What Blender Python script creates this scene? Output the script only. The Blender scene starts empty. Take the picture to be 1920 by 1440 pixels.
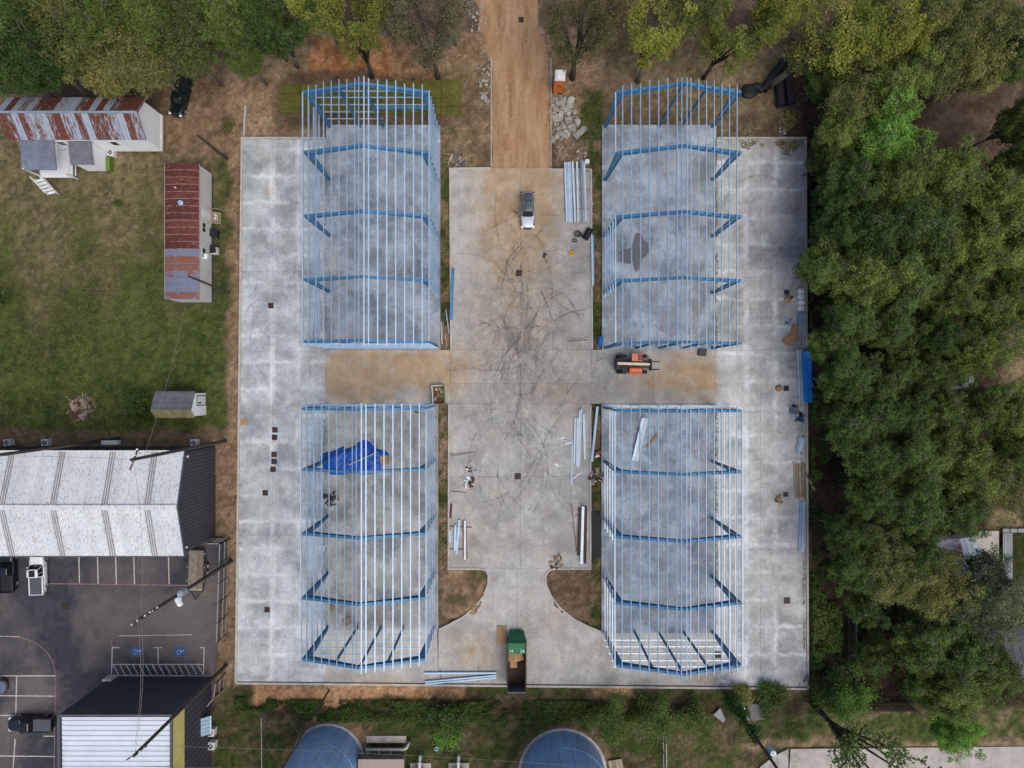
import bpy, bmesh, math, random
import numpy as np
from mathutils import Vector, Matrix

R = math.radians
random.seed(7)
SC = bpy.context.scene
COL = SC.collection

# ------------------------------------------------------------------ camera, sky, sun, exposure
HC = 90.0                      # camera height over the ground (m)
PX = 1280.0 / HC               # photo pixels per metre on the ground
cam_d = bpy.data.cameras.new("camera")
cam_d.sensor_width = 36.0
cam_d.lens = 24.0
cam_d.clip_end = 3000.0
cam = bpy.data.objects.new("camera", cam_d)
cam.location = (0, 0, HC)
COL.objects.link(cam)
SC.camera = cam

SUN_EL, SUN_AZ = 62.0, 140.0   # veiled sun in the east (azimuth clockwise from +Y)
world = bpy.data.worlds.new("World")
SC.world = world
world.use_nodes = True
wn = world.node_tree
sky = wn.nodes.new("ShaderNodeTexSky")
sky.sky_type = 'NISHITA'
sky.sun_disc = False
sky.sun_elevation = R(SUN_EL)
sky.sun_rotation = R(SUN_AZ)
sky.air_density = 1.0
sky.dust_density = 4.0
sky.ozone_density = 1.0
wn.nodes["Background"].inputs[1].default_value = 0.12
wn.links.new(sky.outputs[0], wn.nodes["Background"].inputs[0])

sun_d = bpy.data.lights.new("sun", 'SUN')
sun_d.energy = 1.25
sun_d.angle = R(55.0)
sun_d.color = (1.0, 0.975, 0.94)
sun = bpy.data.objects.new("sun", sun_d)
sun_dir = Vector((math.cos(R(SUN_EL)) * math.sin(R(SUN_AZ)), math.cos(R(SUN_EL)) * math.cos(R(SUN_AZ)), math.sin(R(SUN_EL))))
sun.rotation_euler = sun_dir.to_track_quat('Z', 'Y').to_euler()
COL.objects.link(sun)

SC.view_settings.view_transform = 'Standard'
SC.view_settings.look = 'None'
SC.view_settings.gamma = 1.0
SC.view_settings.use_curve_mapping = False
SC.view_settings.exposure = 0.26

# ------------------------------------------------------------------ helpers
def W(px, py, z=0.0):
    """photo pixel -> point of the place at height z"""
    k = (HC - z) / HC / PX
    return Vector(((px - 960.0) * k, (720.0 - py) * k, z))

def tag(o, label=None, cat=None, group=None, kind=None):
    if label: o["label"] = label
    if cat: o["category"] = cat
    if group: o["group"] = group
    if kind: o["kind"] = kind
    return o

def thing(name, label, cat, loc=(0, 0, 0), rotz=0.0, group=None):
    o = bpy.data.objects.new(name, None)
    o.empty_display_size = 0.3
    o.location = loc
    o.rotation_euler = (0, 0, rotz)
    COL.objects.link(o)
    return tag(o, label, cat, group)

def link(name, me, parent=None):
    o = bpy.data.objects.new(name, me)
    COL.objects.link(o)
    if parent is not None:
        o.parent = parent
    return o

def copy_tree(o, parent=None):
    c = o.copy()
    COL.objects.link(c)
    c.parent = parent
    for ch in list(o.children):
        copy_tree(ch, c)
    return c

class MB:
    """collects simple solids, built as one mesh object"""
    def __init__(self):
        self.v = []; self.f = []
    def add(self, vs, fs):
        n = len(self.v)
        self.v += [tuple(p) for p in vs]
        self.f += [tuple(i + n for i in f) for f in fs]
        return self
    def hexa(self, p):
        return self.add(p, [(3, 2, 1, 0), (4, 5, 6, 7), (0, 1, 5, 4), (1, 2, 6, 5), (2, 3, 7, 6), (3, 0, 4, 7)])
    def box(self, c, s, rz=0.0, rx=0.0, ry=0.0):
        m = Matrix.Rotation(rz, 3, 'Z') @ Matrix.Rotation(ry, 3, 'Y') @ Matrix.Rotation(rx, 3, 'X')
        c = Vector(c); h = Vector(s) / 2
        q = [(-1, -1, -1), (1, -1, -1), (1, 1, -1), (-1, 1, -1), (-1, -1, 1), (1, -1, 1), (1, 1, 1), (-1, 1, 1)]
        return self.hexa([c + m @ Vector((a * h.x, b * h.y, d * h.z)) for a, b, d in q])
    def beam(self, a, b, w, h, up=(0, 0, 1)):
        a = Vector(a); b = Vector(b); d = (b - a).normalized()
        s = d.cross(Vector(up))
        if s.length < 1e-4: s = d.cross(Vector((1, 0, 0)))
        s.normalize(); u = s.cross(d).normalized()
        s *= w / 2; u *= h / 2
        return self.hexa([a - s - u, a + s - u, b + s - u, b - s - u, a - s + u, a + s + u, b + s + u, b - s + u])
    def prism(self, poly, z0, z1):
        n = len(poly)
        vs = [(p[0], p[1], z0) for p in poly] + [(p[0], p[1], z1) for p in poly]
        fs = [tuple(range(n))[::-1], tuple(range(n, 2 * n))]
        fs += [(i, (i + 1) % n, n + (i + 1) % n, n + i) for i in range(n)]
        return self.add(vs, fs)
    def tube(self, pts, rad, n=6, cap=True):
        pts = [Vector(p) for p in pts]
        if not hasattr(rad, '__len__'): rad = [rad] * len(pts)
        vs = []; fs = []
        prev = None
        for i, p in enumerate(pts):
            d = (pts[min(i + 1, len(pts) - 1)] - pts[max(i - 1, 0)]).normalized()
            ref = Vector((0, 0, 1)) if abs(d.z) < 0.95 else Vector((1, 0, 0))
            s = d.cross(ref).normalized(); u = s.cross(d)
            for k in range(n):
                a = 2 * math.pi * k / n
                vs.append(p + (s * math.cos(a) + u * math.sin(a)) * rad[i])
            if i:
                o = (i - 1) * n
                fs += [(o + k, o + (k + 1) % n, o + n + (k + 1) % n, o + n + k) for k in range(n)]
        if cap:
            fs.append(tuple(range(n))[::-1])
            o = (len(pts) - 1) * n
            fs.append(tuple(range(o, o + n)))
        return self.add(vs, fs)
    def lathe(self, c, prof, n=24, cap0=True, cap1=True):
        c = Vector(c); vs = []; fs = []
        for i, (r, z) in enumerate(prof):
            for k in range(n):
                a = 2 * math.pi * k / n
                vs.append(c + Vector((r * math.cos(a), r * math.sin(a), z)))
            if i:
                o = (i - 1) * n
                fs += [(o + k, o + (k + 1) % n, o + n + (k + 1) % n, o + n + k) for k in range(n)]
        if cap0: fs.append(tuple(range(n))[::-1])
        if cap1:
            o = (len(prof) - 1) * n
            fs.append(tuple(range(o, o + n)))
        return self.add(vs, fs)
    def loft(self, rings):
        n = len(rings[0]); vs = [p for r in rings for p in r]; fs = []
        for i in range(1, len(rings)):
            o = (i - 1) * n
            fs += [(o + k, o + (k + 1) % n, o + n + (k + 1) % n, o + n + k) for k in range(n)]
        fs.append(tuple(range(n))[::-1])
        o = (len(rings) - 1) * n
        fs.append(tuple(range(o, o + n)))
        return self.add(vs, fs)
    def mesh(self, name, m, smooth=False):
        me = bpy.data.meshes.new(name)
        me.from_pydata(self.v, [], self.f)
        if m: me.materials.append(m)
        if smooth:
            me.polygons.foreach_set('use_smooth', [True] * len(me.polygons))
        me.update()
        return me
    def build(self, name, m, parent=None, world=False, smooth=False, bevel=0.0):
        if world and parent is not None:
            L = parent.location
            self.v = [(p[0] - L[0], p[1] - L[1], p[2] - L[2]) for p in self.v]
        o = link(name, self.mesh(name, m, smooth), parent)
        if bevel:
            b = o.modifiers.new('bevel', 'BEVEL'); b.width = bevel; b.segments = 2; b.limit_method = 'ANGLE'
        return o

# ------------------------------------------------------------------ node helper
class G:
    def __init__(self, name, rough=0.7, metal=0.0, spec=0.3):
        self.m = bpy.data.materials.new(name)
        self.m.use_nodes = True
        self.nt = self.m.node_tree
        self.b = self.nt.nodes["Principled BSDF"]
        self.b.inputs['Roughness'].default_value = rough
        self.b.inputs['Metallic'].default_value = metal
        self.b.inputs['Specular IOR Level'].default_value = spec
    def n(self, t): return self.nt.nodes.new(t)
    def put(self, s, v):
        if hasattr(v, 'links') or isinstance(v, bpy.types.NodeSocket): self.nt.links.new(v, s)
        else:
            if hasattr(s.default_value, '__len__') and not hasattr(v, '__len__'): v = (v, v, v, 1)[:len(s.default_value)]
            if hasattr(s.default_value, '__len__') and len(v) == 3 and len(s.default_value) == 4: v = (*v, 1)
            s.default_value = v
    def math(self, op, a, b=0.0, c=0.0, clamp=False):
        x = self.n('ShaderNodeMath'); x.operation = op; x.use_clamp = clamp
        for i, v in enumerate((a, b, c)): self.put(x.inputs[i], v)
        return x.outputs[0]
    def mix(self, f, a, b, mode='MIX'):
        x = self.n('ShaderNodeMix'); x.data_type = 'RGBA'; x.blend_type = mode
        self.put(x.inputs[0], f); self.put(x.inputs[6], a); self.put(x.inputs[7], b)
        return x.outputs[2]
    def pos(self): return self.n('ShaderNodeNewGeometry').outputs['Position']
    def obj(self): return self.n('ShaderNodeTexCoord').outputs['Object']
    def rnd(self): return self.n('ShaderNodeObjectInfo').outputs['Random']
    def map(self, v, scale=(1, 1, 1), loc=(0, 0, 0)):
        x = self.n('ShaderNodeMapping'); self.put(x.inputs[0], v)
        x.inputs['Scale'].default_value = scale; x.inputs['Location'].default_value = loc
        return x.outputs[0]
    def sep(self, v):
        x = self.n('ShaderNodeSeparateXYZ'); self.put(x.inputs[0], v); return x.outputs
    def noise(self, scale, detail=4, rough=0.6, vec=None, dist=0.0):
        x = self.n('ShaderNodeTexNoise'); x.inputs['Scale'].default_value = scale
        x.inputs['Detail'].default_value = detail; x.inputs['Roughness'].default_value = rough
        x.inputs['Distortion'].default_value = dist
        if vec is not None: self.put(x.inputs['Vector'], vec)
        return x.outputs[0]
    def rng(self, v, a, b, c=0.0, d=1.0):
        x = self.n('ShaderNodeMapRange'); self.put(x.inputs[0], v)
        for i, q in enumerate((a, b, c, d)): x.inputs[i + 1].default_value = q
        return x.outputs[0]
    def attr(self, name, out=2):
        x = self.n('ShaderNodeAttribute'); x.attribute_name = name
        return x.outputs[out]
    def color(self, s): self.put(self.b.inputs['Base Color'], s); return self
    def bump(self, h, strength=0.3, dist=0.05):
        x = self.n('ShaderNodeBump'); x.inputs['Strength'].default_value = strength
        x.inputs['Distance'].default_value = dist
        self.put(x.inputs['Height'], h)
        self.nt.links.new(x.outputs[0], self.b.inputs['Normal']); return self

def sm(c, k): return tuple(min(1, x * k) for x in c)

def mat(name, c, var=0.25, scale=1.5, rough=0.65, metal=0.0, spec=0.3, bump=0.0, wear=None, wscale=0.8, wamt=0.55, rnd=0.0):
    g = G(name, rough, metal, spec)
    v = g.obj() if False else g.pos()
    n1 = g.noise(scale, 5, 0.65, v)
    col = g.mix(g.rng(n1, 0.3, 0.7), sm(c, 1 - var), sm(c, 1 + var))
    fine = g.noise(scale * 9, 3, 0.6, v)
    col = g.mix(0.5 * min(1, var * 2), col, g.mix(g.rng(fine, 0.3, 0.7), (0.25, 0.25, 0.25), (0.75, 0.75, 0.75)), 'OVERLAY')
    if rnd:
        col = g.mix(1.0, col, g.mix(g.rnd(), (1 - rnd,) * 3, (1 + rnd,) * 3), 'MULTIPLY')
    if wear:
        w = g.noise(wscale, 8, 0.7, v)
        col = g.mix(g.rng(w, wamt, wamt + 0.12), col, wear)
    g.color(col)
    if bump: g.bump(g.noise(scale * 6, 5, 0.6, v), bump, 0.05)
    return g.m

M = {}
# ------------------------------------------------------------------ materials: concrete
def concrete(name, c0, c1, lines=None, warm=0.0, mott=1.0):
    g = G(name, 0.85, 0, 0.2)
    p = g.pos()
    big = g.noise(0.09, 5, 0.6, p, 0.5)
    mid = g.noise(0.36, 9, 0.72, p, 0.15)
    fin = g.noise(5.0, 5, 0.75, p)
    swp = g.noise(0.9, 5, 0.7, g.map(p, (2.6, 0.25, 1), (11, 3, 0)), 0.3)
    col = g.mix(g.rng(big, 0.34, 0.66), c0, c1)
    col = g.mix(g.rng(mid, 0.42, 0.60, 0, 0.85 * mott), col, sm(c1, 1.22))
    drk = g.noise(0.26, 9, 0.72, g.map(p, (1, 1, 1), (31, 7, 0)), 0.2)
    col = g.mix(g.rng(drk, 0.45, 0.62, 0, 0.72 * mott), col, sm(c0, 0.62))
    col = g.mix(g.rng(swp, 0.45, 0.72, 0, 0.35), col, sm(c0, 0.8))
    wm = g.noise(0.28, 8, 0.72, g.map(p, (1, 1, 1), (77, 41, 0)), 0.15)
    col = g.mix(g.rng(wm, 0.44, 0.70, 0, 0.30 + warm), col, (0.36, 0.325, 0.27))
    col = g.mix(0.27, col, g.mix(g.rng(fin, 0.3, 0.7), (0.15,) * 3, (0.85,) * 3), 'OVERLAY')
    col = g.mix(1.0, col, g.mix(g.rnd(), (0.94,) * 3, (1.05,) * 3), 'MULTIPLY')
    if lines:   # pale lime bloom along the reinforcement lines
        xs, sp, off = lines
        o = g.sep(p)
        wob = g.math('MULTIPLY', g.math('SUBTRACT', g.noise(0.55, 5, 0.7, p), 0.5), 1.5)
        msk = g.rng(g.noise(0.16, 6, 0.7, g.map(p, (1, 1, 1), (5, 50, 0))), 0.42, 0.60)
        yy = g.math('ADD', o[1], wob)
        fr = g.math('PINGPONG', g.math('ADD', yy, off + 700), sp / 2)
        ln = g.rng(fr, 0.0, 0.40, 1, 0)
        for x0 in xs:
            dx = g.math('ABSOLUTE', g.math('SUBTRACT', g.math('ADD', o[0], wob), x0))
            ln = g.math('MAXIMUM', ln, g.rng(dx, 0.05, 0.55, 1, 0))
        ln = g.math('MULTIPLY', g.math('MULTIPLY', ln, msk), g.rng(mid, 0.3, 0.6, 0.25, 0.8))
        col = g.mix(ln, col, (0.78, 0.79, 0.79))
    st = g.attr('clay')
    sn = g.noise(0.5, 8, 0.75, g.map(p, (1, 1, 1), (3, 90, 0)), 0.25)
    stn = g.rng(g.math('SUBTRACT', g.math('ADD', g.math('MULTIPLY', st, 0.6), g.math('MULTIPLY', sn, 1.35)), 0.90), 0.0, 0.36, 0.0, 0.72)
    stn = g.math('MAXIMUM', g.math('MULTIPLY', stn, g.rng(st, 0.02, 0.3)), g.math('MULTIPLY', st, g.rng(mid, 0.3, 0.65, 0.2, 0.6)))
    col = g.mix(stn, col, g.mix(g.rng(mid, 0.35, 0.65), (0.30, 0.180, 0.068), (0.44, 0.300, 0.145)))
    dk = g.math('MULTIPLY', g.attr('grime'), g.rng(g.noise(0.6, 8, 0.75, g.map(p, (1.6, 0.7, 1), (60, 2, 0)), 1.5), 0.36, 0.62))
    col = g.mix(dk, col, (0.115, 0.112, 0.108))
    g.color(col)
    g.bump(fin, 0.15, 0.02)
    return g.m

M['lane_l'] = concrete('concrete_lane_west', (0.300, 0.335, 0.350), (0.470, 0.505, 0.515), ((W(511, 0).x, W(560, 0).x), 3.5, 0.6))
M['lane_r'] = concrete('concrete_lane_east', (0.335, 0.340, 0.342), (0.465, 0.470, 0.468), ((W(1453, 0).x, W(1398, 0).x), 3.6, 1.6))
M['drive'] = concrete('concrete_drive', (0.325, 0.318, 0.298), (0.455, 0.445, 0.42), None, 0.12, 0.8)
M['slab'] = concrete('concrete_slab', (0.195, 0.235, 0.280), (0.340, 0.39, 0.435), None, 0.10, 1.15)
M['slab_warm'] = concrete('concrete_slab_warm', (0.235, 0.245, 0.25), (0.40, 0.405, 0.40), None, 0.32, 1.15)
M['kerb'] = mat('concrete_kerb', (0.42, 0.40, 0.36), 0.2, 1.2, 0.85, wear=(0.2, 0.15, 0.1), wamt=0.62)
M['conc'] = mat('broken_concrete', (0.33, 0.305, 0.265), 0.4, 2.0, 0.9, bump=0.5, rnd=0.25)
M['oldconc'] = mat('old_street_concrete', (0.40, 0.365, 0.325), 0.22, 0.7, 0.9, wear=(0.2, 0.18, 0.15), wscale=0.5, wamt=0.6)

# ------------------------------------------------------------------ ground: one sheet, cover colours per vertex
def vnoise(x, y, s, seed):
    """smooth value noise, numpy"""
    rs = np.random.RandomState(seed)
    t = rs.rand(256, 256)
    u = x * s + 1000.0; v = y * s + 1000.0
    i = np.floor(u).astype(int); j = np.floor(v).astype(int)
    fu = u - i; fv = v - j
    fu = fu * fu * (3 - 2 * fu); fv = fv * fv * (3 - 2 * fv)
    a = t[i % 256, j % 256]; b = t[(i + 1) % 256, j % 256]
    c = t[i % 256, (j + 1) % 256]; d = t[(i + 1) % 256, (j + 1) % 256]
    return (a * (1 - fu) + b * fu) * (1 - fv) + (c * (1 - fu) + d * fu) * fv

def fbm(x, y, s, seed, o=5, g=0.55):
    r = 0; a = 1; t = 0
    for k in range(o):
        r = r + a * vnoise(x, y, s * 2 ** k, seed + k); t += a; a *= g
    return r / t

def inpoly(px, py, poly):
    r = np.zeros(px.shape, bool)
    n = len(poly)
    for i in range(n):
        x0, y0 = poly[i]; x1, y1 = poly[(i + 1) % n]
        if y0 == y1: continue
        c = ((y0 > py) != (y1 > py)) & (px < (x1 - x0) * (py - y0) / (y1 - y0) + x0)
        r ^= c
    return r

def rect(x0, y0, x1, y1): return [(x0, y0), (x1, y0), (x1, y1), (x0, y1)]

def blur(a, k):
    for _ in range(k):
        a = (a + np.roll(a, 1, 0) + np.roll(a, -1, 0) + np.roll(a, 1, 1) + np.roll(a, -1, 1)) / 5
    return a

def ss(x, a, b):
    t = np.clip((x - a) / (b - a), 0, 1)
    return t * t * (3 - 2 * t)

def ground():
    gs = 0.36
    fx = np.arange(-74, 74.01, gs); fy = np.arange(-57, 57.01, gs)
    out = np.array([4, 10, 20, 40, 80, 160, 320, 640.0])
    xs = np.concatenate([(-74 - out)[::-1], fx, 74 + out]); ys = np.concatenate([(-57 - out)[::-1], fy, 57 + out])
    X, Y = np.meshgrid(xs, ys)
    PXx = 960 + X * PX; PYy = 720 - Y * PX
    wx = PXx + (fbm(X, Y, 0.35, 11) - 0.5) * 34 + (fbm(X, Y, 1.3, 71) - 0.5) * 14
    wy = PYy + (fbm(X, Y, 0.35, 21) - 0.5) * 34 + (fbm(X, Y, 1.3, 81) - 0.5) * 14
    n1 = fbm(X, Y, 0.10, 31, 6, 0.62); n2 = fbm(X, Y, 0.6, 41); n3 = fbm(X, Y, 1.6, 51, 4, 0.7)
    C = np.zeros(X.shape + (3,))
    def col(c): return np.array(c)[None, None, :]
    def put(mask, c, k=1.0):
        nonlocal C
        m = (np.clip(mask, 0, 1) * k)[..., None]
        C = C * (1 - m) + (c if isinstance(c, np.ndarray) else col(c)) * m
    def pm(poly, soft=2, warp=True):
        return blur(inpoly(wx if warp else PXx, wy if warp else PYy, poly).astype(float), soft)
    def two(a, b, t): return a * (1 - t[..., None]) + b * t[..., None]
    litter = two(col((0.085, 0.058, 0.040)), col((0.20, 0.145, 0.10)), ss(0.5 * n1 + 0.5 * n2, 0.3, 0.7))
    dirt = two(col((0.165, 0.108, 0.062)), col((0.32, 0.225, 0.145)), ss(0.4 * n1 + 0.6 * n3, 0.3, 0.7))
    clay = two(col((0.20, 0.085, 0.035)), col((0.38, 0.19, 0.09)), ss(0.5 * n2 + 0.5 * n3, 0.3, 0.7))
    green = two(col((0.036, 0.050, 0.015)), col((0.086, 0.108, 0.030)), ss(0.4 * n1 + 0.6 * n3, 0.3, 0.7))
    dead = two(col((0.100, 0.085, 0.043)), col((0.225, 0.178, 0.100)), ss(0.3 * n1 + 0.7 * n3, 0.3, 0.7))
    humus = two(col((0.026, 0.018, 0.013)), col((0.075, 0.046, 0.032)), ss(0.4 * n1 + 0.6 * n3, 0.3, 0.75))
    C[:] = litter
    # west lawn: dormant turf, greener to the south, mown in lanes
    stripe = 0.055 * np.sin(PXx / 21.0 + 2 * n1)
    gmix = ss(0.40 * n1 + 0.35 * n2 + 0.25 * n3 + stripe + (PYy - 470) / 900.0, 0.34, 0.66)
    put(pm(rect(-900, 250, 432, 812), 3), two(dead, green, gmix))
    put(pm([(-900, 190), (300, 190), (430, 250), (430, 300), (-900, 300)], 5), dead * 0.95, 0.7)
    put(pm([(300, 110), (440, 110), (440, 300), (300, 290)], 4), dirt * 0.9, 0.8)
    put(pm([(405, 280), (432, 290), (432, 560), (404, 560)], 3), green, 0.75)
    put(pm(rect(428, 120, 470, 1010), 1), dirt, 0.95)
    put(pm(rect(-900, 806, 436, 850), 2), dirt * 0.75, 0.9)
    put(pm(rect(400, 830, 450, 1330), 1), dirt * 0.9, 0.95)
    # north yard
    put(pm(rect(440, 60, 1510, 264), 3), dirt * 1.12)
    put(pm([(590, 82), (700, 74), (830, 80), (828, 150), (580, 150)], 2), clay * 1.45)
    put(pm([(730, 70), (925, 90), (925, 130), (730, 140)], 3), dirt * 1.1, 0.7)
    put(pm([(512, 175), (545, 135), (890, 138), (905, 235), (820, 260), (520, 240)], 2), litter * 0.75, 0.85)
    put(pm(rect(560, 130, 700, 150), 2), humus * 1.6, 0.7)
    put(pm(rect(845, 120, 922, 320), 2), two(dirt, dead, n2), 0.8)
    put(pm([(1090, 165), (1150, 168), (1140, 240), (1125, 320), (1080, 300)], 3), green * 0.8, 0.9)
    put(pm(rect(1040, 262, 1105, 312), 2), dirt, 0.8)
    put(pm([(1130, 60), (1500, 70), (1500, 262), (1130, 262)], 4), two(litter, dead, ss(n2, .35, .65)), 0.75)
    put(pm(rect(1470, 60, 1530, 262), 2), humus * 1.3, 0.85)
    # strips between slabs and drives
    for (a, b, c, d) in ((822, 240, 850, 658), (1104, 262, 1130, 658), (818, 755, 846, 1185), (1102, 755, 1130, 1190)):
        put(inpoly(PXx, PYy, rect(a, b, c, d)).astype(float), two(dirt * 0.95, green * 0.75, ss(0.6 * n2 + .4 * n3, 0.47, 0.58)))
    put(inpoly(PXx, PYy, rect(830, 1062, 925, 1185)).astype(float), two(dirt * 1.05, dead * 0.8, ss(n2, 0.45, 0.65)))
    put(inpoly(PXx, PYy, rect(1015, 1062, 1110, 1190)).astype(float), dirt * 0.7)
    # east wood floor
    put(pm([(1508, 120), (3000, 100), (3000, 1330), (1512, 1330)], 2), humus)
    put(pm([(1735, 205), (1850, 150), (1920, 170), (1880, 300), (1760, 300), (1725, 260)], 4), litter * 0.72, 0.95)
    put(pm([(1870, 620), (1990, 600), (1990, 720), (1880, 720)], 3), dead)
    put(pm([(1850, 950), (1990, 940), (1990, 1000), (1850, 990)], 3), dead * 1.1)
    put(pm([(1515, 620), (1545, 620), (1560, 1290), (1515, 1290)], 3), litter * 0.5, 0.6)
    put(pm([(1900, 1000), (2100, 1000), (2100, 1120), (1900, 1120)], 2), green * 0.7)
    # south yard
    put(pm(rect(400, 1290, 1560, 3000), 2), two(green * 0.72, dead * 0.55, ss(n2, 0.42, 0.62)))
    put(pm(rect(1240, 1345, 1450, 1600), 4), two(green * 0.9, dead * 0.62, ss(n2, 0.32, 0.6)), 0.85)
    put(pm([(480, 1270), (880, 1275), (865, 1304), (760, 1303), (690, 1304), (615, 1318), (485, 1316)], 1), dirt * np.array([1.55, 1.35, 1.15]))
    put(pm(rect(500, 1312, 1500, 1340), 2), humus * 1.1, 0.8)
    put(pm([(480, 1270), (880, 1275), (865, 1304), (760, 1303), (690, 1304), (615, 1318), (485, 1316)], 1), dirt * np.array([1.5, 1.3, 1.1]))
    put(pm(rect(1110, 1278, 1190, 1304), 1), dirt * np.array([1.5, 1.3, 1.1]))
    put(pm(rect(1500, 1332, 2400, 1400), 3), two(green, dead, ss(n2, 0.42, 0.66)))
    put(pm(rect(1380, 1388, 2400, 1402), 1), dirt * 1.1, 0.8)
    for (ex, ey, er) in ((615, 1423, 78), (1055, 1447, 90)):
        d = np.hypot(wx - ex, wy - ey)
        put(1 - ss(d, er * 0.95, er * 1.12), dirt * 0.8)
    # bare sand under the lot's far corner and the brush heap
    put(1 - ss(np.hypot((wx - 152) / 1.2, wy - 766), 18, 30), dead * 1.1)
    C *= (0.84 + 0.32 * n3)[..., None]
    # relief
    Z = (n2 - 0.5) * 0.14 + (n3 - 0.5) * 0.10 - 0.03
    for (ex, ey, er, h) in ((875, 1120, 55, 0.5), (1075, 1120, 55, 0.6), (530, 1295, 40, 0.15), (690, 1290, 40, 0.12)):
        Z += h * (1 - ss(np.hypot(PXx - ex, PYy - ey), 0, er)) * (0.5 + n3)
    pave = inpoly(PXx, PYy, [(450, 262), (613, 262), (613, 235), (826, 235), (845, 316), (1109, 316), (1128, 235), (1342, 235), (1342, 262), (1508, 262), (1512, 1286), (445, 1277)])
    gap = np.zeros_like(pave)
    for q in (rect(824, 235, 847, 656), rect(1107, 235, 1130, 656), rect(820, 757, 844, 1182), rect(1104, 757, 1129, 1187), rect(835, 1063, 918, 1160), rect(1020, 1063, 1112, 1165)):
        gap |= inpoly(PXx, PYy, q)
    Z = np.where(pave & ~gap, -0.35, Z)
    lot = inpoly(PXx, PYy, [(-2000, 1020), (410, 1005), (425, 1010), (398, 1330), (398, 1600), (-2000, 1600)])
    Z = np.where(lot, -0.25, Z)
    road = inpoly(PXx, PYy, [(1470, 1402), (3000, 1396), (3000, 1700), (1380, 1700), (1400, 1440)])
    Z = np.where(road, -0.2, Z)
    ny, nx = X.shape
    me = bpy.data.meshes.new('ground')
    me.vertices.add(nx * ny)
    me.vertices.foreach_set('co', np.stack([X, Y, Z], -1).astype(np.float32).ravel())
    ii, jj = np.meshgrid(np.arange(nx - 1), np.arange(ny - 1))
    a = (jj * nx + ii).ravel()
    q = np.stack([a, a + 1, a + nx + 1, a + nx], -1).astype(np.int32)
    me.loops.add(q.size); me.loops.foreach_set('vertex_index', q.ravel())
    me.polygons.add(len(q)); me.polygons.foreach_set('loop_start', np.arange(0, q.size, 4, dtype=np.int32))
    me.polygons.foreach_set('loop_total', np.full(len(q), 4, np.int32))
    me.polygons.foreach_set('use_smooth', np.ones(len(q), bool))
    at = me.color_attributes.new('cover', 'FLOAT_COLOR', 'POINT')
    at.data.foreach_set('color', np.concatenate([C, np.ones(X.shape + (1,))], -1).astype(np.float32).ravel())
    me.update()
    g = G('ground_cover', 0.95, 0, 0.1)
    p = g.pos()
    c = g.attr('cover', 0)
    f1 = g.noise(5.5, 5, 0.75, p); f2 = g.noise(1.7, 5, 0.7, p, 0.5)
    c = g.mix(1.0, c, g.mix(g.rng(f1, 0.3, 0.7), (0.6,) * 3, (1.4,) * 3), 'MULTIPLY')
    c = g.mix(1.0, c, g.mix(g.rng(f2, 0.3, 0.7), (0.65, 0.66, 0.66), (1.35, 1.32, 1.28)), 'MULTIPLY')
    g.color(c); g.bump(g.math('ADD', f1, f2), 0.9, 0.14)
    me.materials.append(g.m)
    tag(link('ground', me), kind='structure')
ground()

# dirt road in the north
def dirt_road():
    g = G('packed_dirt', 0.95, 0, 0.1); p = g.pos()
    tr = g.noise(0.9, 6, 0.65, g.map(p, (1.0, 0.16, 1)), 0.5)
    f = g.noise(2.6, 6, 0.7, p)
    c = g.mix(g.rng(tr, 0.36, 0.64), (0.24, 0.125, 0.055), (0.42, 0.275, 0.155))
    c = g.mix(g.rng(f, 0.40, 0.7, 0, 0.5), c, (0.44, 0.32, 0.215))
    red = g.rng(g.noise(0.15, 4, 0.6, p), 0.5, 0.66, 0, 0.55)
    c = g.mix(red, c, (0.30, 0.165, 0.08))
    g.color(c); g.bump(g.math('ADD', tr, f), 0.6, 0.1)
    rows = []
    ys = np.linspace(318, -160, 70)
    for y in ys:
        k = max(0, (130 - y) / 130.0)
        xl = 921 - 34 * min(1, k) + (6 * k) * math.sin(y * 0.09); xr = 1031 - 26 * min(1, k) + (5 * k) * math.sin(y * 0.07 + 1)
        for t in np.linspace(0, 1, 13):
            x = xl + (xr - xl) * t
            zz = 0.085 + 0.02 * math.sin(x * 0.35 + 0.02 * y) - (0.14 if t in (0.0, 1.0) else 0)
            q = W(x, y); rows.append((q.x, q.y, zz))
    mb = MB(); n = 13
    mb.add(rows, [(i * n + k, i * n + k + 1, (i + 1) * n + k + 1, (i + 1) * n + k) for i in range(len(ys) - 1) for k in range(n - 1)])
    o = mb.build('dirt_road', g.m, smooth=True)
    tag(o, kind='structure')
dirt_road()

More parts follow.
